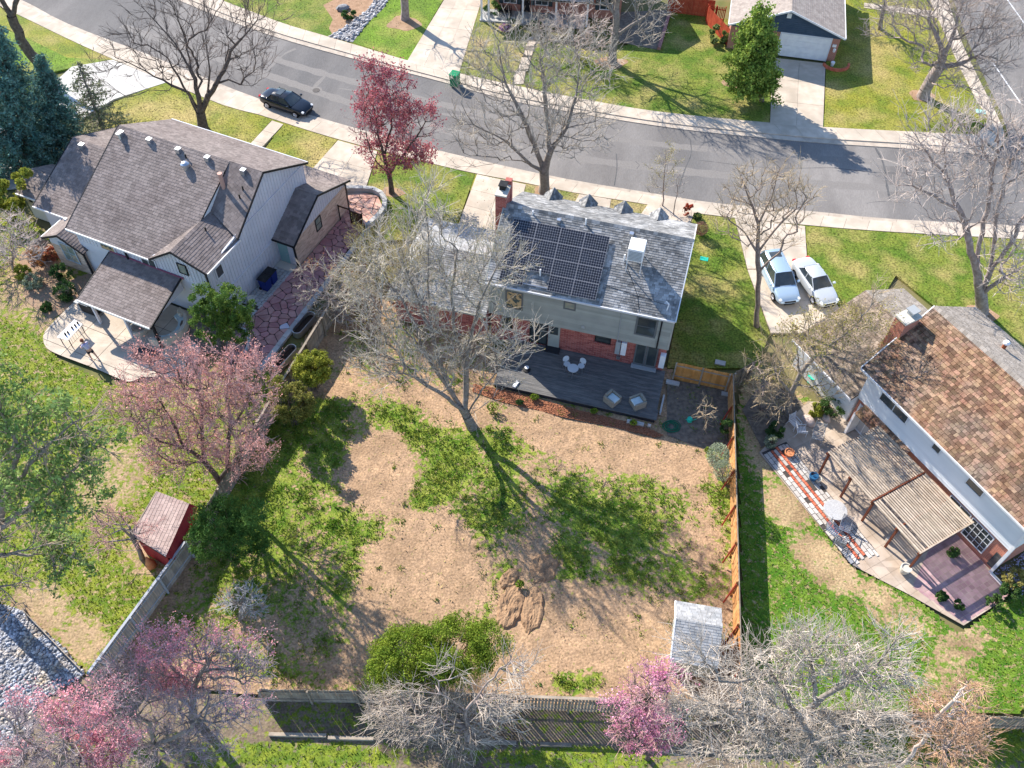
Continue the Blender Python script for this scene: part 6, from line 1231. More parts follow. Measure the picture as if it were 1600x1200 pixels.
MB().box(fb_, -1.05, -.66, -.3, .3, .82, .88).build('side_shelf', METALG, T)
mt0 = FL.p(-4.6, -11.6, .075); tag(MB().box(Fr(mt0, -23.5), -.9, .9, -.55, .55, .075, .095).build('floor_mat', M('dark_mat', (.06, .05, .06), (.1, .09, .1), scale=15), None), 'dark mat on the left patio next to the pink tree', 'mat')
# right patio furniture
def lounge(label, px, py, rz, mat=METALG, name='patio_chair', group=None, sc=1.0):
    T = thing(name, label, 'chair', group=group); s = sc
    for k in range(6): MB().box(WORLD0, -.26 * s, .26 * s, (-.28 + k * .1) * s, (-.22 + k * .1) * s, .4 * s, .42 * s).build('seat_slat', mat, T)
    for k in range(6): z0 = (.46 + k * .085) * s; MB().box(WORLD0, -.25 * s, .25 * s, (.3 + k * .02) * s, (.315 + k * .02) * s, z0, z0 + .05 * s).build('back_slat', mat, T)
    for sx in (-1, 1):
        MB().tube((sx * .27 * s, -.3 * s, .62 * s), (sx * .27 * s, .34 * s, .62 * s), .018, n=6).build('armrest', mat, T); MB().tube((sx * .27 * s, -.3 * s, .62 * s), (sx * .27 * s, -.32 * s, 0), .018, n=6).build('leg', mat, T); MB().tube((sx * .27 * s, .3 * s, .4 * s), (sx * .27 * s, .4 * s, 0), .018, n=6).build('leg', mat, T); MB().tube((sx * .26 * s, .28 * s, .4 * s), (sx * .26 * s, .43 * s, 1.0 * s), .018, n=6).build('back_post', mat, T)
    return place(T, (*G(px, py, .3)[:2], .06), rz)
lounge('striped dark slatted recliner on the sunny patio edge left of the pergola', 1276, 684, rad(-20), METALG, 'patio_recliner', sc=1.25)
IRON = M('wrought_iron', (.06, .065, .07), (.4, .42, .45), scale=14, rough=.5)
for k, (px, py, rz, lb) in enumerate(((1300, 832, 40, 'iron patio chair with pale slats left of the round mesh table'), (1318, 826, -25, 'iron patio chair with pale slats below the round mesh table'), (1312, 848, 150, 'dark iron patio chair nearest the lawn below the mesh table'))): lounge(lb, px, py, rad(rz), METAL if k < 2 else IRON, group='iron chairs at the mesh table', sc=1.1)
c = G(1305, 797, .7); T = thing('mesh_table', 'large round grey mesh table at the edge of the right patio', 'table', (*c[:2], .06)); MB().lathe((*c[:2], .72), [(.66, 0), (.7, .01), (.7, .03), (.66, .035)], 28).build('tabletop', M('mesh_metal', (.36, .36, .37), (.5, .5, .5), scale=18, rough=.6), T)
for k in range(4): t = k * 1.571 + .5; MB().tube((c[0] + .35 * math.cos(t), c[1] + .35 * math.sin(t), .72), (c[0] + .5 * math.cos(t), c[1] + .5 * math.sin(t), .06), .02, n=6).build('leg', METALG, T)
for k, (px, py, lb) in enumerate(((1241, 663, 'white plastic garden chair under the budding tree, upper of the pair'), (1251, 674, 'white plastic garden chair beside small yellow blossoms'))): lounge(lb, px, py, rad(30 + 60 * k), WHITE, 'garden_chair', 'white garden chairs under the budding tree', 1.0)
for px, py, r, lb in ((1262, 660, .42, 'pinkish boulder beside the white garden chairs'), (1290, 655, .3, 'smaller boulder in the planting at the top of the right patio')): tag(MB().lathe(G(px, py), [(r, 0), (r * 1.1, r * .4), (r * .8, r * .9), (r * .2, r * 1.1)], 9, 1.2, .8, px).build('boulder', M('pink_rock%d' % px, (.5, .38, .33), (.6, .5, .44), scale=5), None, smooth=True), lb, 'boulder')
c = G(1268, 592, .3); T = thing('garden_ornament', 'turquoise garden ornament under the budding tree', 'ornament', c); MB().lathe((*c[:2], 0), [(.2, 0), (.08, .1), (.07, .5), (.35, .6), (.38, .68), (.3, .64)], 14).build('bowl', TURQ, T)
c = G(1335, 655); T = thing('water_butt', 'dark barrel beside the white framed door of the right house', 'barrel', c); MB().lathe(c, [(.26, .03), (.3, .4), (.26, .85), (.22, .88)], 14).build('body', BLK, T)
c = G(1386, 845, .08); tag(MB().box(Fr(c, -60), -.1, .1, -.1, .1, .06, .35).build('lantern', CREAM, None), 'small pale lantern against a pergola post', 'lantern')
bn = FT.p(1.2, -.1, .15); T = thing('porch_bench', 'black slatted bench on the porch at the top edge', 'bench', bn); fb_ = Fr(bn, -5.5)
for k in range(5): MB().box(fb_, -.6, .6, -.25 + k * .1, -.17 + k * .1, .58, .61).build('seat_slat', BLK, T)
for k in range(7): MB().box(fb_, -.58 + k * .18, -.5 + k * .18, .25, .28, .6, 1.05).build('back_slat', BLK, T)
for sx in (-.55, .55): MB().box(fb_, sx - .03, sx + .03, -.22, .25, .15, .58).build('leg', BLK, T)
c = G(8, 243); T = thing('covered_grill', 'black covered grill on the pale pad at the left edge', 'grill', c); MB().box(Fr(c, -30), -.7, .7, -.35, .35, 0, 1.1).build('cover', BLK, T, bevel=.15)
c = G(4, 222, 1.6); T = thing('garden_canopy', 'white garden canopy at the left edge above the covered grill', 'canopy', (*c[:2], 0)); MB().add([(c[0] - 1.4, c[1] - 1.2, 2.0), (c[0] + 1.2, c[1] - 1.2, 2.0), (c[0] + 1.2, c[1] + 1.4, 2.0), (c[0] - 1.4, c[1] + 1.4, 2.0), (c[0], c[1], 2.6)], [(0, 1, 4), (1, 2, 4), (2, 3, 4), (3, 0, 4)]).build('cloth', WHITE, T)
for a in (-1.35, 1.15):
    for b in (-1.15, 1.35): MB().tube((c[0] + a, c[1] + b, 0), (c[0] + a, c[1] + b, 2.0), .03, n=6).build('post', METALG, T)
pp = GP([(-40, 235), (60, 235), (70, 290), (-40, 300)], .05); struct('paving', MB().slab(pp, -.05, .05), CONCG)
# stacked stone ring by the left bed
SB = thing('stone_border', 'curved border of grey blocks round the green shrub by the flagstones', 'border', G(390, 545))
bp = resample(crom([G(x, y)[:2] for x, y in ((378, 515), (388, 522), (389, 540), (382, 556))], 6), n=8)
for i in range(8): d = bp[i + 1] - bp[i]; f_ = Fr(bp[i], math.degrees(math.atan2(d[1], d[0]))); MB().box(f_, .01, np.linalg.norm(d), -.1, .1, .02, .22).build('block', CONCG, SB)
for q, (x0, y0, x1, y1, lb) in enumerate(((1046, 22, 1030, 76, 'brick red edging strip beside the brick house bed'),)):
    a, b = G(x0, y0), G(x1, y1); f_ = Fr(a, math.degrees(math.atan2(b[1] - a[1], b[0] - a[0]))); T = thing('bed_edging', lb, 'edging', a); L_ = np.linalg.norm(b - a); u = 0
    while u < L_: MB().box(f_, u + .02, u + .4, -.15, .15, 0, .3).build('brick', M('mauve_brick', (.3, .14, .13), (.38, .2, .18), scale=3, island=.1) if u == 0 else bpy.data.materials['mauve_brick'], T); u += .42
bed('planting_bed', [(1046, 15), (1028, 78), (968, 66), (950, 20)], SOILD, .042); bed('planting_bed', [(1265, 640), (1320, 600), (1360, 590), (1345, 625), (1322, 632), (1262, 628), (1240, 650), (1190, 700), (1160, 640), (1200, 580)], SOILD, .05)
bed('planting_bed', [(1042, 592), (1146, 610), (1144, 700), (1110, 705), (1042, 680)], SOILD, .05); bed('planting_bed', [(100, 440), (145, 425), (200, 440), (170, 470), (120, 472), (80, 500), (40, 470), (30, 400), (60, 370), (80, 380)], M('bark_bed', (.36, .22, .15), (.26, .2, .13), scale=4, bump=.8, bscale=18), .05)
bed('planting_bed', [(310, 480), (345, 470), (375, 490), (385, 530), (370, 560), (320, 550), (290, 520)], SOILD, .1)

# ------------------------------------------------------------------ the person, standing at the table
def skinned(name, verts, edges, radii, mat, parent, o, lvl=1, root=0):
    me = bpy.data.meshes.new(name); me.from_pydata(verts, edges, []); me.update(); ob = link(name, me, mat, parent, o)
    sk = ob.modifiers.new('sk', 'SKIN'); sk.use_smooth_shade = True; me.skin_vertices[0]
    for i, r in enumerate(radii): me.skin_vertices[0].data[i].radius = (r, r) if not isinstance(r, tuple) else r; me.skin_vertices[0].data[i].use_root = (i == root)
    ss = ob.modifiers.new('ss', 'SUBSURF'); ss.levels = lvl; ss.render_levels = lvl; return ob
ft = G(147, 561, .07); PN = thing('person', 'person in a lilac and white top and dark shorts leaning over the white table', 'person'); SKM = SKIN
vv = [(0, 0, .95), (.06, 0, 1.15), (.2, 0, 1.38), (.27, 0, 1.47), (.32, 0, 1.54), (.38, 0, 1.64), (.41, 0, 1.72),      # pelvis..head (leaning forward, +x)
      (.02, .1, .92), (.08, .12, .5), (0, .13, .1), (.14, .15, .05), (-.02, -.1, .92), (-.2, -.13, .52), (-.42, -.14, .14), (-.34, -.16, .06),
      (.2, .18, 1.4), (.3, .26, 1.14), (.52, .2, 1.02), (.6, .17, 1.0), (.2, -.18, 1.4), (.26, -.27, 1.14), (.48, -.22, 1.0), (.56, -.19, .98)]
ee = [(0, 1), (1, 2), (2, 3), (3, 4), (4, 5), (5, 6), (0, 7), (7, 8), (8, 9), (9, 10), (0, 11), (11, 12), (12, 13), (13, 14), (2, 15), (15, 16), (16, 17), (17, 18), (2, 19), (19, 20), (20, 21), (21, 22)]
rrd = [.13, .12, .13, .07, .055, .095, .07, .1, .065, .045, .04, .1, .065, .045, .04, .06, .045, .032, .04, .06, .045, .032, .04]
for h0, sy in ((18, 1), (22, -1)):
    bx_ = np.array(vv[h0])
    for k, (dx, dy, dz) in enumerate(((.09, -.03, -.01), (.1, -.01, -.01), (.1, .01, -.01), (.08, .03, -.01), (.04, -.055 * sy, 0))):
        vv.append(tuple(bx_ + [dx * .45, dy, dz])); vv.append(tuple(bx_ + [dx, dy * 1.2, dz - .02])); n = len(vv); ee += [(h0, n - 2), (n - 2, n - 1)]; rrd += [.01, .008]
skinned('body', vv, ee, rrd, SKM, PN, (0, 0, 0), 2)
TOP = M('lilac_top', (.62, .6, .66), (.3, .24, .48), scale=4, rough=.9); SHO = M('dark_shorts', (.02, .022, .03), rough=.9)
skinned('shirt', [(.0, 0, 1.0), (.07, 0, 1.16), (.2, 0, 1.37), (.25, 0, 1.45), (.2, .19, 1.39), (.27, .25, 1.22), (.2, -.19, 1.39), (.24, -.26, 1.22)], [(0, 1), (1, 2), (2, 3), (2, 4), (4, 5), (2, 6), (6, 7)], [(.17, .15), (.16, .14), .165, .09, .085, .075, .085, .075], TOP, PN, (0, 0, 0), 2)
skinned('shorts', [(0, 0, .98), (.03, .1, .86), (.06, .115, .62), (-.03, -.1, .86), (-.13, -.12, .62)], [(0, 1), (1, 2), (0, 3), (3, 4)], [.15, .12, .1, .12, .1], SHO, PN, (0, 0, 0), 2)
MB().lathe((.36, 0, 1.66), [(.02, .14), (.1, .1), (.125, .03), (.12, -.05), (.09, -.1)][::-1], 14).build('hair', M('auburn_hair', (.22, .08, .05), rough=.8), PN, smooth=True)
for s in (-1, 1): MB().lathe((.485, s * .04, 1.655), [(.004, -.012), (.014, 0), (.004, .012)], 8).build('eye', BLK, PN); MB().box(WORLD0, (.08 if s > 0 else -.42) - .06, (.08 if s > 0 else -.42) + .2, s * .14 - .05, s * .14 + .05, 0, .09).build('shoe', METALG, PN, bevel=.03)
MB().add([(.475, -.015, 1.61), (.475, .015, 1.61), (.51, 0, 1.6), (.48, 0, 1.65)], [(0, 1, 2), (0, 2, 3), (2, 1, 3)]).build('nose', SKIN, PN); MB().box(WORLD0, .465, .478, -.03, .03, 1.565, 1.575).build('mouth', M('lips', (.4, .12, .1)), PN)
tgt = FL.p(-10, -12.5); hd = math.atan2(tgt[1] - ft[1], tgt[0] - ft[0]); place(PN, (ft[0], ft[1], .07), hd + .15)
# ------------------------------------------------------------------ trees and plants
BARK = M('grey_bark', (.19, .165, .145), (.30, .265, .235), scale=5, rough=.95, bump=.5, bscale=30)
BARKD = M('dark_bark', (.085, .065, .055), (.15, .12, .1), scale=5, rough=.95)
BARKP = M('pale_bark', (.40, .33, .30), (.24, .19, .17), scale=4, rough=.95)
TWG = M('grey_twig', (.40, .35, .29), (.52, .46, .38), scale=2, rough=.95, island=.25)
TWGD = M('dark_twig', (.13, .1, .085), (.19, .15, .13), scale=2, rough=.95, island=.2)
TWGT = M('tan_twig', (.42, .32, .21), (.50, .40, .27), scale=2, rough=.95, island=.25)
TWGW = M('whitish_twig', (.52, .44, .40), (.62, .53, .48), scale=2, rough=.95, island=.2)
TWGP = M('mauve_twig', (.42, .25, .24), (.54, .35, .33), scale=2, rough=.95, island=.25)
BUD = M('yellow_bud', (.30, .28, .07), (.40, .34, .12), scale=2, island=.3, translu=.3)
def LEAF(name, a, b, isl=.35, tl=.3, sc=1.5): return M(name, a, b, scale=sc, island=isl, hue=.012, rough=.75, translu=tl)
PURP = LEAF('plum_leaf', (.36, .09, .11), (.50, .18, .20)); PINK = LEAF('pink_blossom', (.72, .26, .32), (.80, .44, .46)); PINKB = LEAF('salmon_blossom', (.66, .30, .26), (.76, .45, .40)); HOT = LEAF('bright_blossom', (.62, .18, .34), (.72, .42, .54))
SPR = LEAF('blue_spruce_needle', (.07, .17, .14), (.16, .28, .24), .4, .2); PINE = LEAF('pine_needle', (.075, .15, .035), (.17, .25, .06), .4, .15); PINEG = LEAF('mid_green_needle', (.05, .11, .03), (.12, .19, .05), .4, .15)
LIME = LEAF('lime_leaf', (.26, .33, .04), (.12, .20, .02), .5); YGR = LEAF('yellow_green_leaf', (.34, .34, .05), (.22, .26, .04)); DGR = LEAF('deep_green_leaf', (.04, .10, .03), (.09, .16, .04)); JUN = LEAF('juniper_leaf', (.05, .13, .03), (.11, .2, .04)); ORG = LEAF('orange_leaf', (.5, .2, .08), (.4, .24, .1)); RBR = LEAF('barberry_leaf', (.4, .1, .06), (.3, .16, .08)); GRYL = LEAF('sage_leaf', (.25, .3, .2), (.36, .4, .27))

tree('bare_tree', 'large dark bare tree rising behind the roof of the left house', 'tree', (318, 203), [(250, 60, 70, 60, 1), (330, 30, 70, 60, 2), (385, 70, 45, 70, 0), (190, 90, 50, 40, -1), (300, 110, 60, 50, 0), (400, 20, 50, 40, 1), (230, -10, 60, 40, 2), (170, 130, 35, 30, -2)],
     [[(316, 190, 0), (313, 175, 0), (310, 150, 0), (298, 110, 0), (275, 70, .5), (240, 30, 1), (215, 5, 1)], [(313, 175, 0), (325, 150, 0), (328, 110, -.3), (320, 50, 0), (318, 10, 1)], [(313, 175, 0), (295, 145, 0), (255, 125, -.5), (215, 105, -1), (180, 90, -1.5)], [(325, 150, 0), (350, 110, 0), (360, 80, 0), (395, 40, .5)], [(298, 110, 0), (290, 60, 1), (270, 10, 1)], [(320, 195, 0), (296, 150, 1), (262, 90, 1.5), (230, 70, 1.5)]], (BARKD, TWGD), .42, 520, 5, 1.0, .011, 3)
tree('bare_tree', 'dark leaning bare tree trunk in the bright lawn at the top left corner', 'tree', (62, 98), [(0, -40, 60, 40), (40, -60, 40, 30)], [[(48, 85, 0), (32, 62, 0), (18, 25, 0), (0, -5, 0), (-20, -30, 0)], [(18, 25, 0), (28, -5, 0), (30, -30, 0)], [(32, 62, 0), (12, 20, 0), (-10, 0, 0)]], (BARKD, TWGD), .45, 90, 3, .8, .011, 2)
tree('plum_tree', 'purple leaved plum tree between the two driveways by the road', 'tree', (612, 302), [(600, 150, 42, 42), (640, 200, 42, 36, -.5), (575, 190, 30, 40), (668, 180, 18, 22, 0), (615, 240, 50, 30), (590, 120, 30, 20, .5), (650, 245, 32, 24)],
     [[(611, 290, 0), (608, 272, 0), (600, 245, 0), (590, 210, 0), (585, 170, 0)], [(608, 272, 0), (628, 245, 0), (650, 215, 0), (665, 190, 0)], [(608, 272, 0), (590, 255, -.3), (578, 235, -.5)], [(600, 245, 0), (612, 200, .4), (610, 150, .4)]], (BARKD, TWGP, PURP), .2, 420, 7, .55, .009, 3, leaf=(2, .075, .14, 1.1, -.9))
tree('bare_tree', 'wide grey bare tree at the road edge behind the chimney of the middle house', 'tree', (850, 300), [(835, 130, 95, 70), (760, 200, 70, 50, -1), (900, 190, 65, 60, 0), (850, 75, 80, 40, 1), (750, 110, 50, 45, .5), (930, 110, 45, 50, .5), (830, 210, 70, 40, -1.5), (780, 60, 50, 35, 1)],
     [[(851, 288, 0), (850, 268, 0), (860, 235, 0), (885, 200, 0), (900, 150, .3), (905, 100, .6)], [(850, 268, 0), (830, 258, -.3), (800, 250, -.6), (755, 258, -1), (712, 262, -1.2)], [(850, 268, 0), (835, 225, 0), (815, 180, 0), (790, 130, .5), (780, 80, .5)], [(860, 235, 0), (855, 190, .4), (850, 130, .8), (845, 80, 1)], [(830, 258, -.3), (790, 220, -.8), (740, 195, -1), (720, 160, -1)], [(885, 200, 0), (930, 190, -.4), (955, 175, -.5)]], (BARK, TWG), .38, 1000, 6, .9, .0115, 3, rr=.9)
tree('bare_tree', 'tall bare tree in the back garden, budding branches over the garage roof and deck', 'tree', (738, 668), [(660, 370, 75, 65, 1), (600, 450, 65, 75, 0), (690, 470, 80, 60, .5), (770, 420, 50, 70, 1), (650, 540, 80, 60, -.5), (765, 540, 70, 55, 0), (560, 430, 40, 45, 0), (600, 560, 50, 50, -1), (700, 590, 60, 30, -1), (815, 520, 30, 25, 0), (670, 310, 30, 30, 1)],
     [[(729, 650, 0), (714, 628, 0), (702, 606, 0), (692, 580, 0), (680, 540, .1), (672, 500, .3), (668, 440, .6), (670, 380, 1), (664, 320, 1.3)], [(733, 655, 0), (728, 620, .1), (728, 580, .1), (735, 530, .2), (750, 470, .4), (775, 420, .7), (795, 380, .9)], [(714, 628, 0), (685, 585, -.2), (655, 530, 0), (630, 470, .2), (595, 425, .3), (560, 405, .3)], [(731, 652, 0), (700, 622, -.6), (650, 590, -.9), (590, 575, -1.2)], [(733, 655, 0), (752, 610, -.4), (785, 570, -.4), (835, 535, -.2)], [(680, 540, .1), (650, 460, .5), (622, 395, .8), (606, 350, 1)], [(735, 655, 0), (760, 630, -1), (800, 600, -1.3)], [(728, 580, .1), (710, 520, .6), (705, 450, 1), (715, 390, 1.4)]], (BARK, M('buff_twig', (.44, .39, .32), (.56, .50, .42), scale=2, rough=.95, island=.25), BUD), .3, 900, 6, .95, .0115, 3, leaf=(1, .026, .05, .8, -.2, 'buds'), rr=.8, lean=.011)
tree('bare_tree', 'ornamental bare tree between the side lawn and the right driveway', 'tree', (1182, 510), [(1195, 300, 75, 45, .5), (1160, 340, 45, 40, 0), (1240, 320, 45, 40, 0), (1200, 265, 60, 20, 1), (1200, 370, 50, 30, 0)],
     [[(1182, 490, 0), (1184, 460, 0), (1186, 425, 0), (1184, 395, 0)], [(1184, 395, 0), (1165, 365, 0), (1140, 345, 0), (1125, 335, 0)], [(1184, 395, 0), (1185, 350, .2), (1170, 310, .4), (1160, 280, .5)], [(1184, 395, 0), (1210, 360, .1), (1240, 330, .3), (1270, 310, .3)], [(1186, 425, 0), (1205, 405, -.2), (1235, 385, -.3)], [(1185, 350, .2), (1205, 310, .5), (1215, 270, .6)]], (M('brown_bark', (.2, .15, .13), (.3, .24, .2), scale=5), TWGT), .17, 560, 5, .55, .009, 3, rr=.8)
tree('bare_tree', 'big pale pinkish bare tree at the right edge behind the shake roofed house', 'tree', (1533, 488), [(1500, 260, 80, 60, 1), (1590, 300, 70, 70, 0), (1440, 280, 50, 50, 0), (1560, 200, 80, 50, 2), (1600, 400, 70, 50, -1.5), (1460, 200, 60, 40, 1.5), (1640, 220, 60, 60, 1), (1480, 350, 50, 40, -.5), (1590, 450, 50, 30, -2.5)],
     [[(1534, 475, 0), (1533, 462, 0), (1528, 430, 0), (1515, 380, 0), (1500, 330, .5), (1480, 280, 1), (1475, 230, 1)], [(1533, 462, 0), (1545, 430, 0), (1553, 380, .5), (1560, 320, 1), (1580, 250, 1.5)], [(1533, 462, 0), (1560, 440, -.5), (1600, 415, -1), (1640, 400, -1)], [(1528, 430, 0), (1530, 380, .6), (1545, 310, 1.2), (1560, 220, 2)], [(1500, 330, .5), (1460, 305, 0), (1425, 290, 0), (1400, 290, 0)], [(1545, 430, 0), (1580, 380, -.3), (1610, 320, 0)], [(1480, 280, 1), (1450, 240, 1.2), (1430, 210, 1.4)]], (BARKP, TWGW), .42, 900, 6, 1.1, .012, 3, rr=.85)
tree('bare_tree', 'huge twisting bare tree in the corner lawn by the side road', 'tree', (1442, 152), [(1500, 40, 75, 50, 0), (1440, 10, 60, 40, 2), (1560, 70, 45, 45, -1), (1400, 40, 40, 35, 1), (1520, 120, 55, 35, -2), (1480, -30, 70, 30, 3), (1550, 10, 45, 30, 1), (1450, 90, 40, 30, -1)],
     [[(1446, 140, 0), (1456, 122, 0), (1468, 105, 0), (1475, 85, 0), (1485, 60, .3), (1500, 20, .6)], [(1468, 105, 0), (1500, 100, -.6), (1530, 110, -1.5), (1560, 130, -2)], [(1475, 85, 0), (1465, 60, .5), (1450, 30, 1), (1430, 20, 1.2)], [(1485, 60, .3), (1520, 50, 0), (1555, 60, -.5)], [(1450, 30, 1), (1465, 10, 1.5), (1470, -20, 2)]], (BARKP, M('taupe_twig', (.34, .28, .25), (.44, .37, .33), scale=2, rough=.95, island=.25)), .5, 900, 6, 1.0, .012, 3, rr=.9)
tree('bare_tree', 'bare tree beside the brick house bed at the top of the picture', 'tree', (957, 98), [(990, -40, 60, 45), (1020, 0, 40, 30, 0), (940, -30, 50, 40, 1), (1000, -90, 60, 40, 1), (1010, 55, 22, 22)], [[(957, 85, 0), (960, 60, 0), (963, 25, 0), (968, -15, 0), (975, -60, 0), (985, -100, 0)], [(963, 25, 0), (930, -20, 0), (915, -50, 0)], [(968, -15, 0), (1005, -45, 0), (1030, -60, 0)], [(960, 60, 0), (985, 40, 0), (1010, 25, 0)], [(963, 25, 0), (945, 5, 0)]], (BARK, TWG), .36, 600, 6, .9, .0115, 3)
tree('bare_tree', 'smooth pale trunk in the round bed beside the stone strip across the road', 'tree', (633, 30), [(640, -60, 60, 30)], [[(633, 18, 0), (632, 0, 0), (630, -25, 0)]], (BARKP, TWG), .38, 60, 3, .8, .011, 2)
tree('bare_tree', 'slim bare tree at the top edge left of the corner tree', 'tree', (1375, 46), [(1385, -10, 25, 25), (1360, 5, 18, 15), (1400, 10, 20, 15)], [[(1376, 35, 0), (1380, 15, 0), (1388, -15, 0)]], (BARK, TWG), .2, 110, 5, .7, .011, 3)
tree('bare_tree', 'young budding bare tree over the seating area left of the shake roof', 'tree', (1232, 650), [(1300, 520, 60, 40, 1), (1240, 560, 50, 45, 0), (1340, 500, 45, 30, 1.5), (1210, 620, 30, 40, 0), (1340, 560, 40, 30, .5), (1290, 600, 50, 25, -.5), (1360, 470, 25, 20, 1.5)],
     [[(1232, 640, 0), (1236, 615, 0), (1250, 585, 0), (1275, 555, .3), (1310, 530, .8), (1345, 500, 1.2)], [(1236, 615, 0), (1215, 590, 0), (1205, 560, 0)], [(1250, 585, 0), (1245, 545, .2), (1260, 500, .6)], [(1275, 555, .3), (1320, 560, .3), (1360, 560, .5)], [(1232, 640, 0), (1205, 635, -.3), (1190, 650, -.5)]], (BARK, TWGT, BUD), .19, 400, 4, .75, .011, 3, leaf=(2, .045, .1, 1.2, .15, 'blossom'), rr=.8)
tree('sapling', 'thin young tree beside the sidewalk above the middle house', 'tree', (1035, 322), [(1040, 255, 22, 30), (1030, 290, 18, 18)], [[(1036, 300, 0), (1038, 270, 0), (1040, 235, 0)]], (BARKP, TWG, BUD), .05, 70, 4, .5, .008, 3, leaf=(1, .035, .08, 1, .0, 'buds'), tipr=.01)
tree('sapling', 'second thin young tree near the red barberry', 'tree', (1052, 336), [(1062, 290, 10, 20)], [[(1055, 315, 0), (1062, 280, 0)]], (BARKP, TWG), .035, 30, 3, .4, .008, 2, tipr=.01)
# pink and bare mass at lower left
tree('blossom_tree', 'large reddish pink blossoming tree leaning over the grey fence', 'tree', (352, 770), [(300, 585, 85, 50, 0), (235, 640, 60, 55, 0), (350, 640, 75, 65, 0), (290, 700, 75, 50, -.5), (385, 585, 50, 45, .5), (375, 710, 45, 45, 0), (245, 565, 40, 32, 0)],
     [[(345, 755, 0), (335, 740, 0), (318, 720, 0), (290, 700, 0), (270, 660, 0), (250, 620, 0)], [(345, 755, 0), (355, 720, 0), (360, 670, .2), (355, 610, .4)], [(318, 720, 0), (315, 670, .3), (310, 610, .5)], [(360, 670, .2), (385, 630, .4), (400, 590, .5)], [(290, 700, 0), (250, 690, -.3), (215, 660, -.3)]], (BARKD, TWGP, PINKB), .2, 1250, 7, .6, .010, 3, leaf=(1, .042, .09, .9, -1.0, 'blossom'), rr=.8)
tree('fruit_tree', 'small bare brownish pink tree overhanging the left edge of the red shed', 'tree', (222, 872), [(170, 830, 35, 30), (190, 880, 40, 30), (225, 830, 20, 20), (150, 870, 20, 20)], [[(218, 860, 0), (208, 842, 0), (190, 825, 0)], [(218, 860, 0), (190, 860, 0), (160, 850, 0)]], (BARK, TWGP, PINKB), .13, 260, 6, .5, .009, 3, leaf=(1, .03, .06, 1.2, .3, 'blossom'))
MIXT = M('mauve_grey_twig', (.34, .27, .29), (.46, .38, .38), scale=1.2, rough=.95, island=.3)
tree('blossom_tree', 'pink blossoming tree left of the rear fence, the upper one', 'tree', (300, 1120), [(340, 1020, 60, 35, .5), (270, 1010, 40, 28, .5), (385, 1050, 40, 30, 0), (300, 1070, 70, 35, 0), (210, 1050, 50, 35, 0)], [[(300, 1100, 0), (302, 1075, 0), (315, 1050, .2), (340, 1020, .4)], [(302, 1075, 0), (270, 1045, .2), (250, 1020, .3)], [(315, 1050, .2), (360, 1045, 0), (400, 1040, 0)], [(300, 1100, 0), (250, 1075, 0), (205, 1060, 0)]], (BARK, MIXT, PINK), .2, 700, 6, .6, .009, 3, leaf=(3, .038, .09, 1.0, .2, 'blossom'), rr=.8)
tree('blossom_tree', 'coral pink blossoming tree at the bottom left corner over the blue grey stones', 'tree', (90, 1235), [(110, 1120, 55, 35, 0), (60, 1160, 60, 40, -.3), (150, 1160, 60, 35, 0), (20, 1120, 30, 30, 0), (120, 1200, 90, 35, -.8), (20, 1190, 40, 30, -.6)], [[(90, 1215, 0), (95, 1190, 0), (105, 1150, 0), (115, 1110, 0)], [(95, 1190, 0), (60, 1170, 0), (25, 1140, 0)], [(95, 1190, 0), (150, 1175, 0), (190, 1150, 0)]], (BARK, MIXT, PINK), .2, 700, 6, .55, .008, 3, leaf=(3, .038, .09, 1.2, .35, 'blossom'), rr=.8)
tree('bare_shrub', 'grey mauve bare thicket between the two lower pink blossom trees', 'shrub', (240, 1185), [(230, 1110, 70, 35), (330, 1120, 60, 35), (270, 1165, 100, 35), (170, 1090, 40, 30), (380, 1100, 35, 25)], [[(240, 1165, 0), (235, 1130, 0)], [(240, 1165, 0), (300, 1140, 0)], [(240, 1165, 0), (180, 1125, 0)]], (BARK, MIXT, PINK), .15, 700, 6, .55, .009, 3, leaf=(1, .034, .09, 1.0, .9, 'blossom'), rr=.8, zmin=.4)
tree('bare_shrub', 'pale bare many stemmed shrub right of the green hedge at the rear fence', 'shrub', (730, 1155), [(650, 1110, 60, 55), (720, 1130, 70, 45), (780, 1090, 50, 40), (640, 1160, 60, 40), (760, 1170, 60, 35), (810, 1040, 25, 30), (600, 1110, 30, 40), (700, 1050, 30, 20)],
     [[(730, 1135, 0), (728, 1110, 0), (755, 1075, 0), (790, 1040, 0)], [(728, 1110, 0), (690, 1085, 0), (640, 1080, 0)], [(730, 1135, 0), (690, 1130, -.3), (630, 1140, -.3)], [(728, 1110, 0), (790, 1130, 0), (830, 1160, 0)], [(730, 1135, 0), (740, 1160, -1), (720, 1200, -1.2)]], (BARKP, M('cream_twig', (.42, .36, .3), (.54, .47, .40), scale=2, rough=.95, island=.3)), .14, 1100, 7, .75, .0085, 3, zmin=.4, rr=.9)
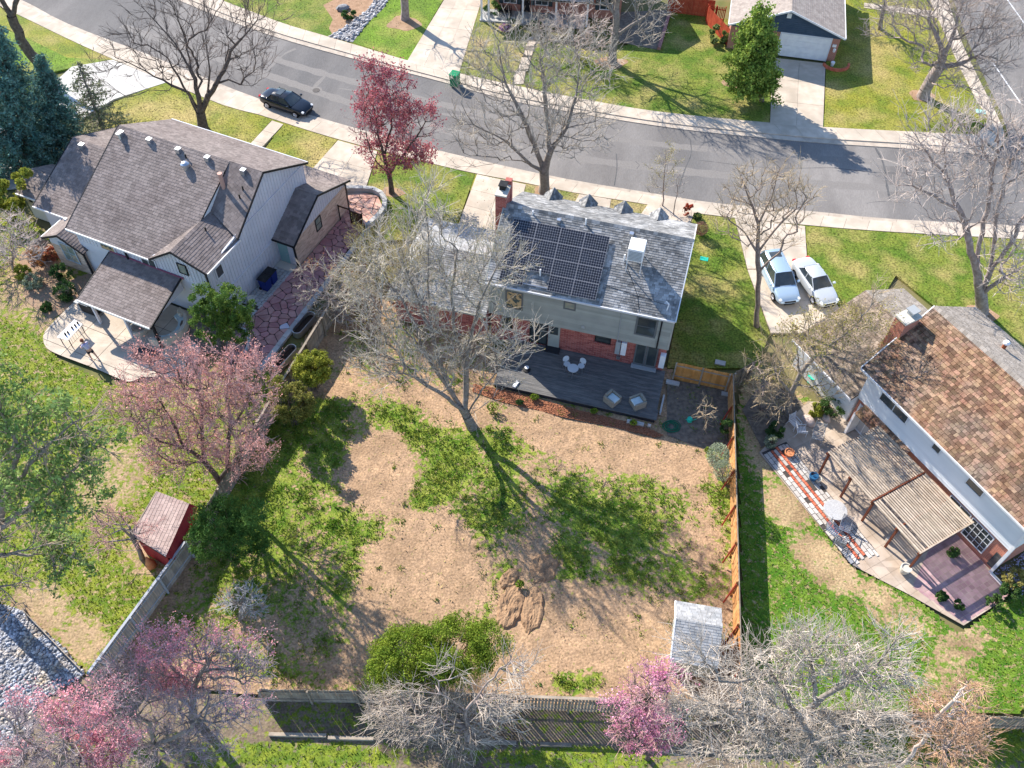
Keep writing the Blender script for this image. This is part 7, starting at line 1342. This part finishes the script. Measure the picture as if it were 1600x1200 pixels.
tree('bare_tree', 'broad pale bare tree in front of the right end of the rear fence', 'tree', (1262, 1195), [(1200, 1060, 75, 55, 0), (1290, 1030, 70, 50, .5), (1370, 1050, 60, 45, 0), (1130, 1100, 60, 45, -.3), (1220, 1140, 90, 45, -.8), (1340, 1130, 80, 45, -.5), (1070, 1110, 35, 35, -.3), (1250, 1000, 50, 25, .8), (1400, 1000, 20, 25, .5), (1160, 1180, 90, 30, -1.3), (1330, 1190, 90, 30, -1.3), (1100, 1030, 40, 35, 0)],
     [[(1258, 1170, 0), (1252, 1140, 0), (1240, 1110, 0), (1215, 1070, 0), (1190, 1030, 0)], [(1252, 1140, 0), (1275, 1100, 0), (1270, 1050, .3), (1262, 1000, .5)], [(1275, 1100, 0), (1320, 1070, 0), (1370, 1040, .2), (1400, 1000, .4)], [(1252, 1140, 0), (1200, 1125, -.5), (1140, 1110, -.5), (1090, 1090, -.4)], [(1258, 1170, 0), (1310, 1150, -.5), (1370, 1135, -.5)], [(1258, 1170, 0), (1200, 1180, -1), (1140, 1180, -1)]], (BARK, M('ash_twig', (.45, .39, .33), (.60, .53, .46), scale=2, rough=.95, island=.3)), .3, 1900, 7, .8, .0085, 3, rr=.9, zmin=.5, tipr=.013)
tree('blossom_shrub', 'bright pink blossoming shrub rising through the rear fence', 'shrub', (1012, 1185), [(1010, 1080, 35, 38), (990, 1110, 40, 35), (1020, 1140, 40, 35), (985, 1145, 35, 30), (1030, 1060, 25, 25)], [[(1012, 1165, 0), (1010, 1130, 0), (1012, 1090, 0)], [(1012, 1165, 0), (985, 1130, 0)], [(1012, 1165, 0), (1030, 1130, 0)]], (BARKD, TWGP, HOT), .12, 520, 6, .45, .008, 3, leaf=(2, .038, .07, 1.2, -.6, 'blossom'), rr=.9, zmin=.4)
OTW = M('orange_twig', (.46, .27, .17), (.60, .40, .27), scale=2, rough=.9, island=.25)
tree('bare_shrub', 'orange twigged shrub beside a pale leaning branch at the bottom right', 'shrub', (1475, 1195), [(1480, 1130, 50, 50), (1510, 1090, 35, 35), (1440, 1110, 30, 40), (1480, 1170, 60, 35), (1520, 1150, 35, 35)], [[(1475, 1175, 0), (1480, 1140, 0)], [(1475, 1175, 0), (1505, 1130, 0)]], (BARKP, OTW), .1, 700, 8, .6, .008, 3, rr=.9, zmin=.3)
tree('bare_tree', 'slim pale leaning tree crossing the orange twigged shrub', 'tree', (1400, 1205), [(1505, 1085, 22, 22), (1480, 1110, 15, 15)], [[(1420, 1185, 0), (1445, 1155, 0), (1465, 1120, 0), (1490, 1095, 0), (1505, 1085, 0)]], (TWGW, OTW), .09, 60, 5, .5, .008, 3, tipr=.015)
tree('bare_shrub', 'pale bare shrub spilling over the fence by the galvanised troughs', 'shrub', (528, 502), [(500, 460, 40, 28), (540, 450, 40, 30), (480, 430, 20, 20, .5), (560, 480, 35, 30), (520, 490, 40, 22)], [[(525, 490, 0), (518, 470, 0), (495, 455, 0), (475, 440, 0)], [(525, 490, 0), (545, 465, 0)]], (BARKP, M('bone_twig', (.5, .43, .36), (.6, .52, .42), scale=2, island=.3), ORG), .09, 380, 6, .5, .009, 3, leaf=(1, .04, .07, .9, 1.5, 'leaves'), zmin=.5)
tree('bare_shrub', 'grey bare shrub by the brick porch walk across the road', 'shrub', (905, 92), [(880, 62, 40, 28), (920, 55, 40, 30), (850, 80, 25, 20), (930, 85, 25, 18), (890, 30, 30, 20)], [[(900, 80, 0), (895, 55, 0)], [(900, 80, 0), (925, 55, 0)]], (BARKP, TWGW), .1, 420, 7, .7, .012, 3, zmin=.3)
tree('bare_shrub', 'thin bare shrub growing left of the grey porch walk', 'shrub', (842, 60), [(842, 35, 18, 18), (835, 50, 15, 12)], [[(842, 48, 0), (842, 32, 0)]], (BARKP, TWG), .06, 100, 5, .5, .011, 3, zmin=.3)
tree('bare_shrub', 'grey bare shrub at the left edge beside the bay of the left house', 'shrub', (20, 420), [(15, 370, 35, 40), (45, 390, 25, 25), (-10, 400, 30, 35)], [[(20, 400, 0), (15, 375, 0)]], (BARKP, TWGW), .08, 420, 7, .6, .011, 3, zmin=.3)
tree('bare_shrub', 'grey weeping twiggy shrub by the lower left fence', 'shrub', (375, 968), [(378, 930, 25, 22), (395, 945, 20, 18), (355, 940, 15, 15)], [[(375, 955, 0), (378, 935, 0)]], (BARK, M('blue_grey_twig', (.36, .36, .38), (.46, .46, .48), scale=2, island=.3)), .06, 200, 7, .4, .008, 3, zmin=.2)
tree('bare_shrub', 'small pale yellow stemmed shrub right of the watering can', 'shrub', (1102, 668), [(1102, 640, 14, 22), (1110, 655, 10, 14)], [[(1102, 655, 0), (1103, 635, 0)]], (TWGT, TWGT), .03, 70, 5, .4, .009, 3, zmin=.15, tipr=.008)
tree('bare_shrub', 'low pale bare branches on the ground right of the corner gate', 'shrub', (1190, 640), [(1190, 605, 22, 25), (1200, 640, 22, 22), (1180, 570, 20, 18)], [[(1190, 625, 0), (1192, 605, 0)]], (BARKP, TWGT, BUD), .06, 160, 5, .5, .01, 3, leaf=(1, .04, .08, 1, .4, 'buds'), zmin=.2)
# tangle of low twigs between garage and left fence
tree('bare_shrub', 'olive budding undergrowth along the fence between the two gardens', 'shrub', (610, 470), [(600, 420, 45, 45), (575, 380, 30, 30), (640, 400, 25, 35), (620, 350, 25, 20), (560, 460, 30, 30)], [[(608, 455, 0), (600, 420, 0), (585, 380, 0)], [(608, 455, 0), (630, 410, 0)]], (BARK, M('olive_twig', (.26, .22, .13), (.36, .31, .18), scale=2, island=.3), BUD), .1, 480, 6, .6, .01, 3, leaf=(1, .035, .08, .8, -.3, 'buds'), zmin=.3)

# conifers
def conifer(name, label, base, top, rb, mats, layers=22, per=9, nn=26, nsz=.09, shape=.9, droop=.15, r0=.2, zlow=.5):
    B = G(*base); Tp = AT(top[0], top[1], B[1]); hh = Tp[2]; s = PXS(B); R = rb / s; root = thing(name, label, 'tree', B); link('trunk', segs_mesh('trunk', np.zeros((1, 3)), np.array([[Tp[0] - B[0], 0, hh * .97]]), np.array([r0]), np.array([.03]), 8), mats[0], root)
    P0, P1, LF = [], [], []
    for k in range(layers):
        z = zlow + (hh - zlow) * (k / layers) ** .95; rr = R * (1 - (z / hh)) ** shape + .12; cx = (Tp[0] - B[0]) * z / hh
        for j in range(per):
            a = RNG.random() * 6.283; L = rr * RNG.uniform(.65, 1.12); e = np.array([cx + math.cos(a) * L, math.sin(a) * L, z - droop * L + RNG.normal() * .1]); st = np.array([cx, 0, z + .1 * L]); P0.append(st); P1.append(e)
            m_ = max(3, int(nn * L / R)); t = RNG.random(m_) ** .6; c = st + (e - st) * t[:, None]; side = np.array([-math.sin(a), math.cos(a), 0]); c = c + side * (RNG.normal(size=(m_, 1)) * .16 * L * (1.15 - t[:, None])) + np.array([0, 0, 1]) * RNG.normal(size=(m_, 1)) * .06; LF.append(c)
    P0, P1 = np.array(P0), np.array(P1); link('branches', segs_mesh('branches', P0, P1, np.full(len(P0), .035), np.full(len(P0), .012), 4), mats[0], root)
    C_ = np.repeat(np.concatenate(LF), 3, 0); C_ = C_ + RNG.normal(size=C_.shape) * nsz * .9
    link('foliage', quads_mesh('foliage', C_, nsz, asp=.35), mats[1], root); return root
conifer('blue_spruce', 'tall blue spruce at the left edge behind the left house', (28, 262), (-2, 40), 75, (BARKD, SPR), 30, 13, 38, .15, .8)
conifer('spruce_tree', 'dark spruce between the blue spruce and the left roof', (95, 235), (62, 85), 52, (BARKD, SPR), 24, 12, 30, .14, .8)
conifer('pine_tree', 'thin greyish green pine above the left roof, through which the pale driveway shows', (165, 212), (120, 95), 55, (BARK, LEAF('grey_pine_needle', (.12, .15, .08), (.2, .23, .12), .4, .15)), 16, 7, 18, .12, .7)
tree('pine_tree', 'round bushy pine beside the blue gabled house across the road', 'tree', (1190, 158), [(1175, 110, 34, 38, 0), (1180, 75, 28, 35, .3), (1188, 40, 16, 25, .5), (1165, 130, 28, 25, -.5), (1195, 135, 22, 22, -.3)], [[(1188, 145, 0), (1184, 110, 0), (1186, 60, .2), (1188, 30, .3)]], (BARKD, PINEG, LEAF('yellow_green_pine_needle', (.17, .27, .045), (.28, .36, .07), .4, .25)), .2, 420, 6, .5, .012, 3, leaf=(4, .11, .15, .6, -3.5, 'foliage'), bf=.5)  # needles are a light yellow-green of their own
tree('pine_tree', 'huge light green pine filling the left edge of the picture', 'tree', (-30, 930), [(60, 700, 80, 70, 0), (-5, 610, 50, 55, 1), (105, 650, 50, 40, .3), (20, 780, 80, 60, -.5), (110, 780, 60, 50, -.5), (40, 860, 80, 50, -1), (150, 700, 45, 45, 0), (-30, 700, 60, 80, 0), (10, 920, 60, 40, -1.5), (110, 860, 50, 40, -1.2)],
     [[(-28, 905, 0), (-22, 870, 0), (-10, 830, 0), (10, 770, 0), (30, 700, 0), (50, 620, .5)], [(-10, 830, 0), (50, 790, -.3), (110, 740, -.3), (150, 690, 0)], [(10, 770, 0), (70, 700, 0), (115, 660, .3)], [(-22, 870, 0), (40, 860, -1), (90, 850, -1.2)], [(30, 700, 0), (0, 640, .5), (-20, 600, 1)]], (BARK, M('pine_twig', (.26, .2, .15), (.34, .27, .2), scale=2), LEAF('light_pine_needle', (.17, .27, .07), (.27, .37, .12), .45, .3)), .42, 480, 4, .55, .013, 2, leaf=(3, .085, .12, .7, -.3, 'foliage'))
# leafy shrubs
bush('evergreen_shrub', 'tall green shrub with a yellow lit side at the corner of the pale blue house', 'shrub', (352, 556), [(335, 500, 36, 36), (365, 480, 28, 32), (320, 470, 24, 24), (350, 460, 22, 20), (375, 515, 18, 20)], (BARKD, LEAF('mixed_green_leaf', (.07, .15, .035), (.15, .23, .04))), 17000, .038, 30, lumps=170)
bush('round_shrub', 'bright yellow green round bush against the grey fence, the upper one', 'shrub', (492, 608), [(488, 574, 27, 26)], (BARKD, YGR), 9000, .04, 16, lumps=90)
bush('round_shrub', 'olive yellow bush against the grey fence, the lower one by the pink tree', 'shrub', (462, 662), [(455, 628, 33, 30), (435, 600, 16, 18)], (BARKD, LEAF('olive_leaf', (.28, .26, .07), (.18, .19, .04))), 9000, .04, 16, lumps=95)
bush('juniper', 'spreading dark green juniper beside the lower fence', 'shrub', (365, 880), [(350, 820, 50, 35), (385, 850, 35, 30), (320, 845, 28, 26), (400, 800, 20, 20)], (BARKD, JUN), 15000, .055, 20, lumps=170, asp=.3)
bush('hedge_shrub', 'wide bright green shrub in front of the rear fence', 'hedge', (690, 1075), [(640, 1028, 60, 42), (710, 1020, 60, 42), (762, 1003, 32, 28, .3), (600, 1048, 28, 30)], (BARKD, LIME), 46000, .036, 30, lumps=420, asp=.45, gap=.45)
bush('pampas_grass', 'pale green feathery shrub against the long cedar fence', 'shrub', (1130, 752), [(1122, 712, 18, 22), (1130, 735, 16, 18)], (BARKP, GRYL), 3600, .07, 20, asp=.18)
bush('small_shrub', 'leafy green plant above the feathery shrub by the cedar fence', 'shrub', (1136, 684), [(1134, 665, 9, 13)], (BARKD, PINEG), 900, .055, 8, lumps=12)
bush('garden_shrub', 'yellow green bush at the left edge beside the wing of the left house', 'shrub', (20, 345), [(14, 300, 26, 30), (35, 280, 14, 18), (5, 330, 20, 20)], (BARKD, YGR), 4200, .07, 14, lumps=40)
for px, py, r, m_, lb in ((95, 425, 15, DGR, 'dark green round shrub by the bay, uppermost of the bed'), (100, 455, 16, DGR, 'dark green shrub in the bed between the bay and the barbecue'), (52, 440, 13, GRYL, 'silvery low shrub in the left bed'), (58, 400, 15, ORG, 'orange brown twiggy shrub at the left wall'), (82, 395, 13, RBR, 'reddish dry shrub under the bay wall'), (72, 480, 8, DGR, 'small dark plant at the lawn edge of the left bed'), (35, 425, 12, YGR, 'yellowish small shrub near the left edge of the bed')):
    bush('garden_shrub', lb, 'shrub', (px, py + r * .6), [(px, py, r, r * .9)], (BARKD, m_), 1800, .036, 8, lumps=30)
bush('barberry', 'bright red barberry bush by the side lawn and sidewalk', 'shrub', (1077, 338), [(1076, 328, 9, 9)], (BARKD, LEAF('red_leaf', (.5, .09, .05), (.4, .14, .08))), 600, .05, 8, lumps=10)
bush('round_shrub', 'round brown dry bush beside the right end of the middle roof', 'shrub', (1096, 368), [(1095, 357, 12, 11)], (BARKD, LEAF('dry_brown_leaf', (.34, .18, .12), (.4, .24, .16))), 1500, .035, 12)
bush('small_shrub', 'dark green low shrub next to the red barberry', 'shrub', (1091, 342), [(1090, 338, 7, 6)], (BARKD, DGR), 400, .05, 6)
bush('vine', 'orange yellow vine climbing the right chimney', 'vine', (1392, 600), [(1388, 548, 16, 22, 0), (1380, 570, 14, 16, 0)], (BARKD, LEAF('orange_vine_leaf', (.55, .3, .08), (.5, .4, .12))), 1600, .055, 8, y=G(1396, 560, 4)[1])
for px, py, r, m_, lb in ((1212, 672, 14, DGR, 'dark green plant beside the corner of the striped edging'), (1205, 690, 10, GRYL, 'pale leaved plant by the upper end of the striped edging'), (1300, 635, 18, DGR, 'dark shrub at the shaded top of the right patio'), (1275, 640, 12, YGR, 'yellow green shrub left of the dark patio shrub'), (1320, 615, 14, DGR, 'dark shrub by the garage wall of the right house'), (1430, 868, 0, DGR, ''), (1490, 862, 9, PINEG, 'leafy plant under the end of the pergola'), (1500, 945, 8, DGR, 'first dark plant in the striped shade below the pergola'), (1472, 932, 8, DGR, 'second dark plant in the striped shade, lower left'), (1555, 940, 12, PINEG, 'green shrub at the end of the white edging'), (1585, 905, 16, BUD, 'dark and orange dry shrub on the lilac gravel'), (1580, 925, 14, DGR, 'dark shrub at the right edge past the white edging')):
    if r: bush('garden_plant', lb, 'plant', (px, py + r * .6), [(px, py, r, r * .85)], (BARKD, m_), 1500, .036, 8, lumps=26)
for px, py, r, m_, lb in ((835, 620, 7, LIME, 'bright green weed in the red mulch below the sunlit deck corner'), (928, 642, 6, LIME, 'green weed in the red mulch below the middle of the deck'), (990, 660, 6, LIME, 'vivid green weed beside the block at the deck corner'), (770, 635, 10, LIME, 'bright leafy weed near the trunk of the tall bare tree'), (780, 680, 10, DGR, 'dark weed clump in the branch shadow beside the trunk'), (1108, 704, 8, LIME, 'green weed clump left of the feathery shrub'), (812, 628, 6, DGR, 'low dark weed near the left end of the mulch'), (1278, 75, 6, DGR, 'dark plant in the brick planter by the white garage door'), (785, 790, 9, DGR, 'dark weed clump in the middle of the back garden'), (812, 912, 7, LIME, 'green weed between the slabs of turned earth')):
    bush('weed', lb, 'weed', (px, py + r * .7), [(px, py, r, r * .6)], (BARKD, m_), 260, .05, 5)
bush('garden_shrub', 'green shrubs right of the slanting red fence', 'shrub', (1133, 68), [(1125, 55, 14, 16), (1135, 70, 10, 12)], (BARKD, LEAF('fresh_leaf', (.16, .22, .06), (.25, .28, .1))), 1600, .09, 10, lumps=20)
bush('flowering_plant', 'purple flowering plant by the porch lawn', 'plant', (792, 48), [(790, 43, 10, 6)], (BARKD, LEAF('violet_flower', (.42, .12, .45), (.5, .25, .5))), 400, .05, 6)
for px, py, r, lb in ((772, 14, 14, 'dark shrub in front of the left end of the porch'), (800, 38, 12, 'dark low shrub below the middle of the porch'), (838, 38, 10, 'dark low shrub below the right part of the porch'), (545, 22, 10, 'dark thin shrub casting shade on the brown bed')): bush('garden_shrub', lb, 'shrub', (px, py + r * .6), [(px, py, r, r * .7)], (BARKD, DGR), 700, .07, 8, lumps=10)
tree('bare_shrub', 'low shrub with pale twigs in the shade left of the corner lawn', 'shrub', (1352, 55), [(1355, 45, 10, 10)], [[(1352, 50, 0), (1354, 44, 0)]], (BARKP, TWG), .03, 50, 5, .5, .01, 2, zmin=.2, tipr=.01)
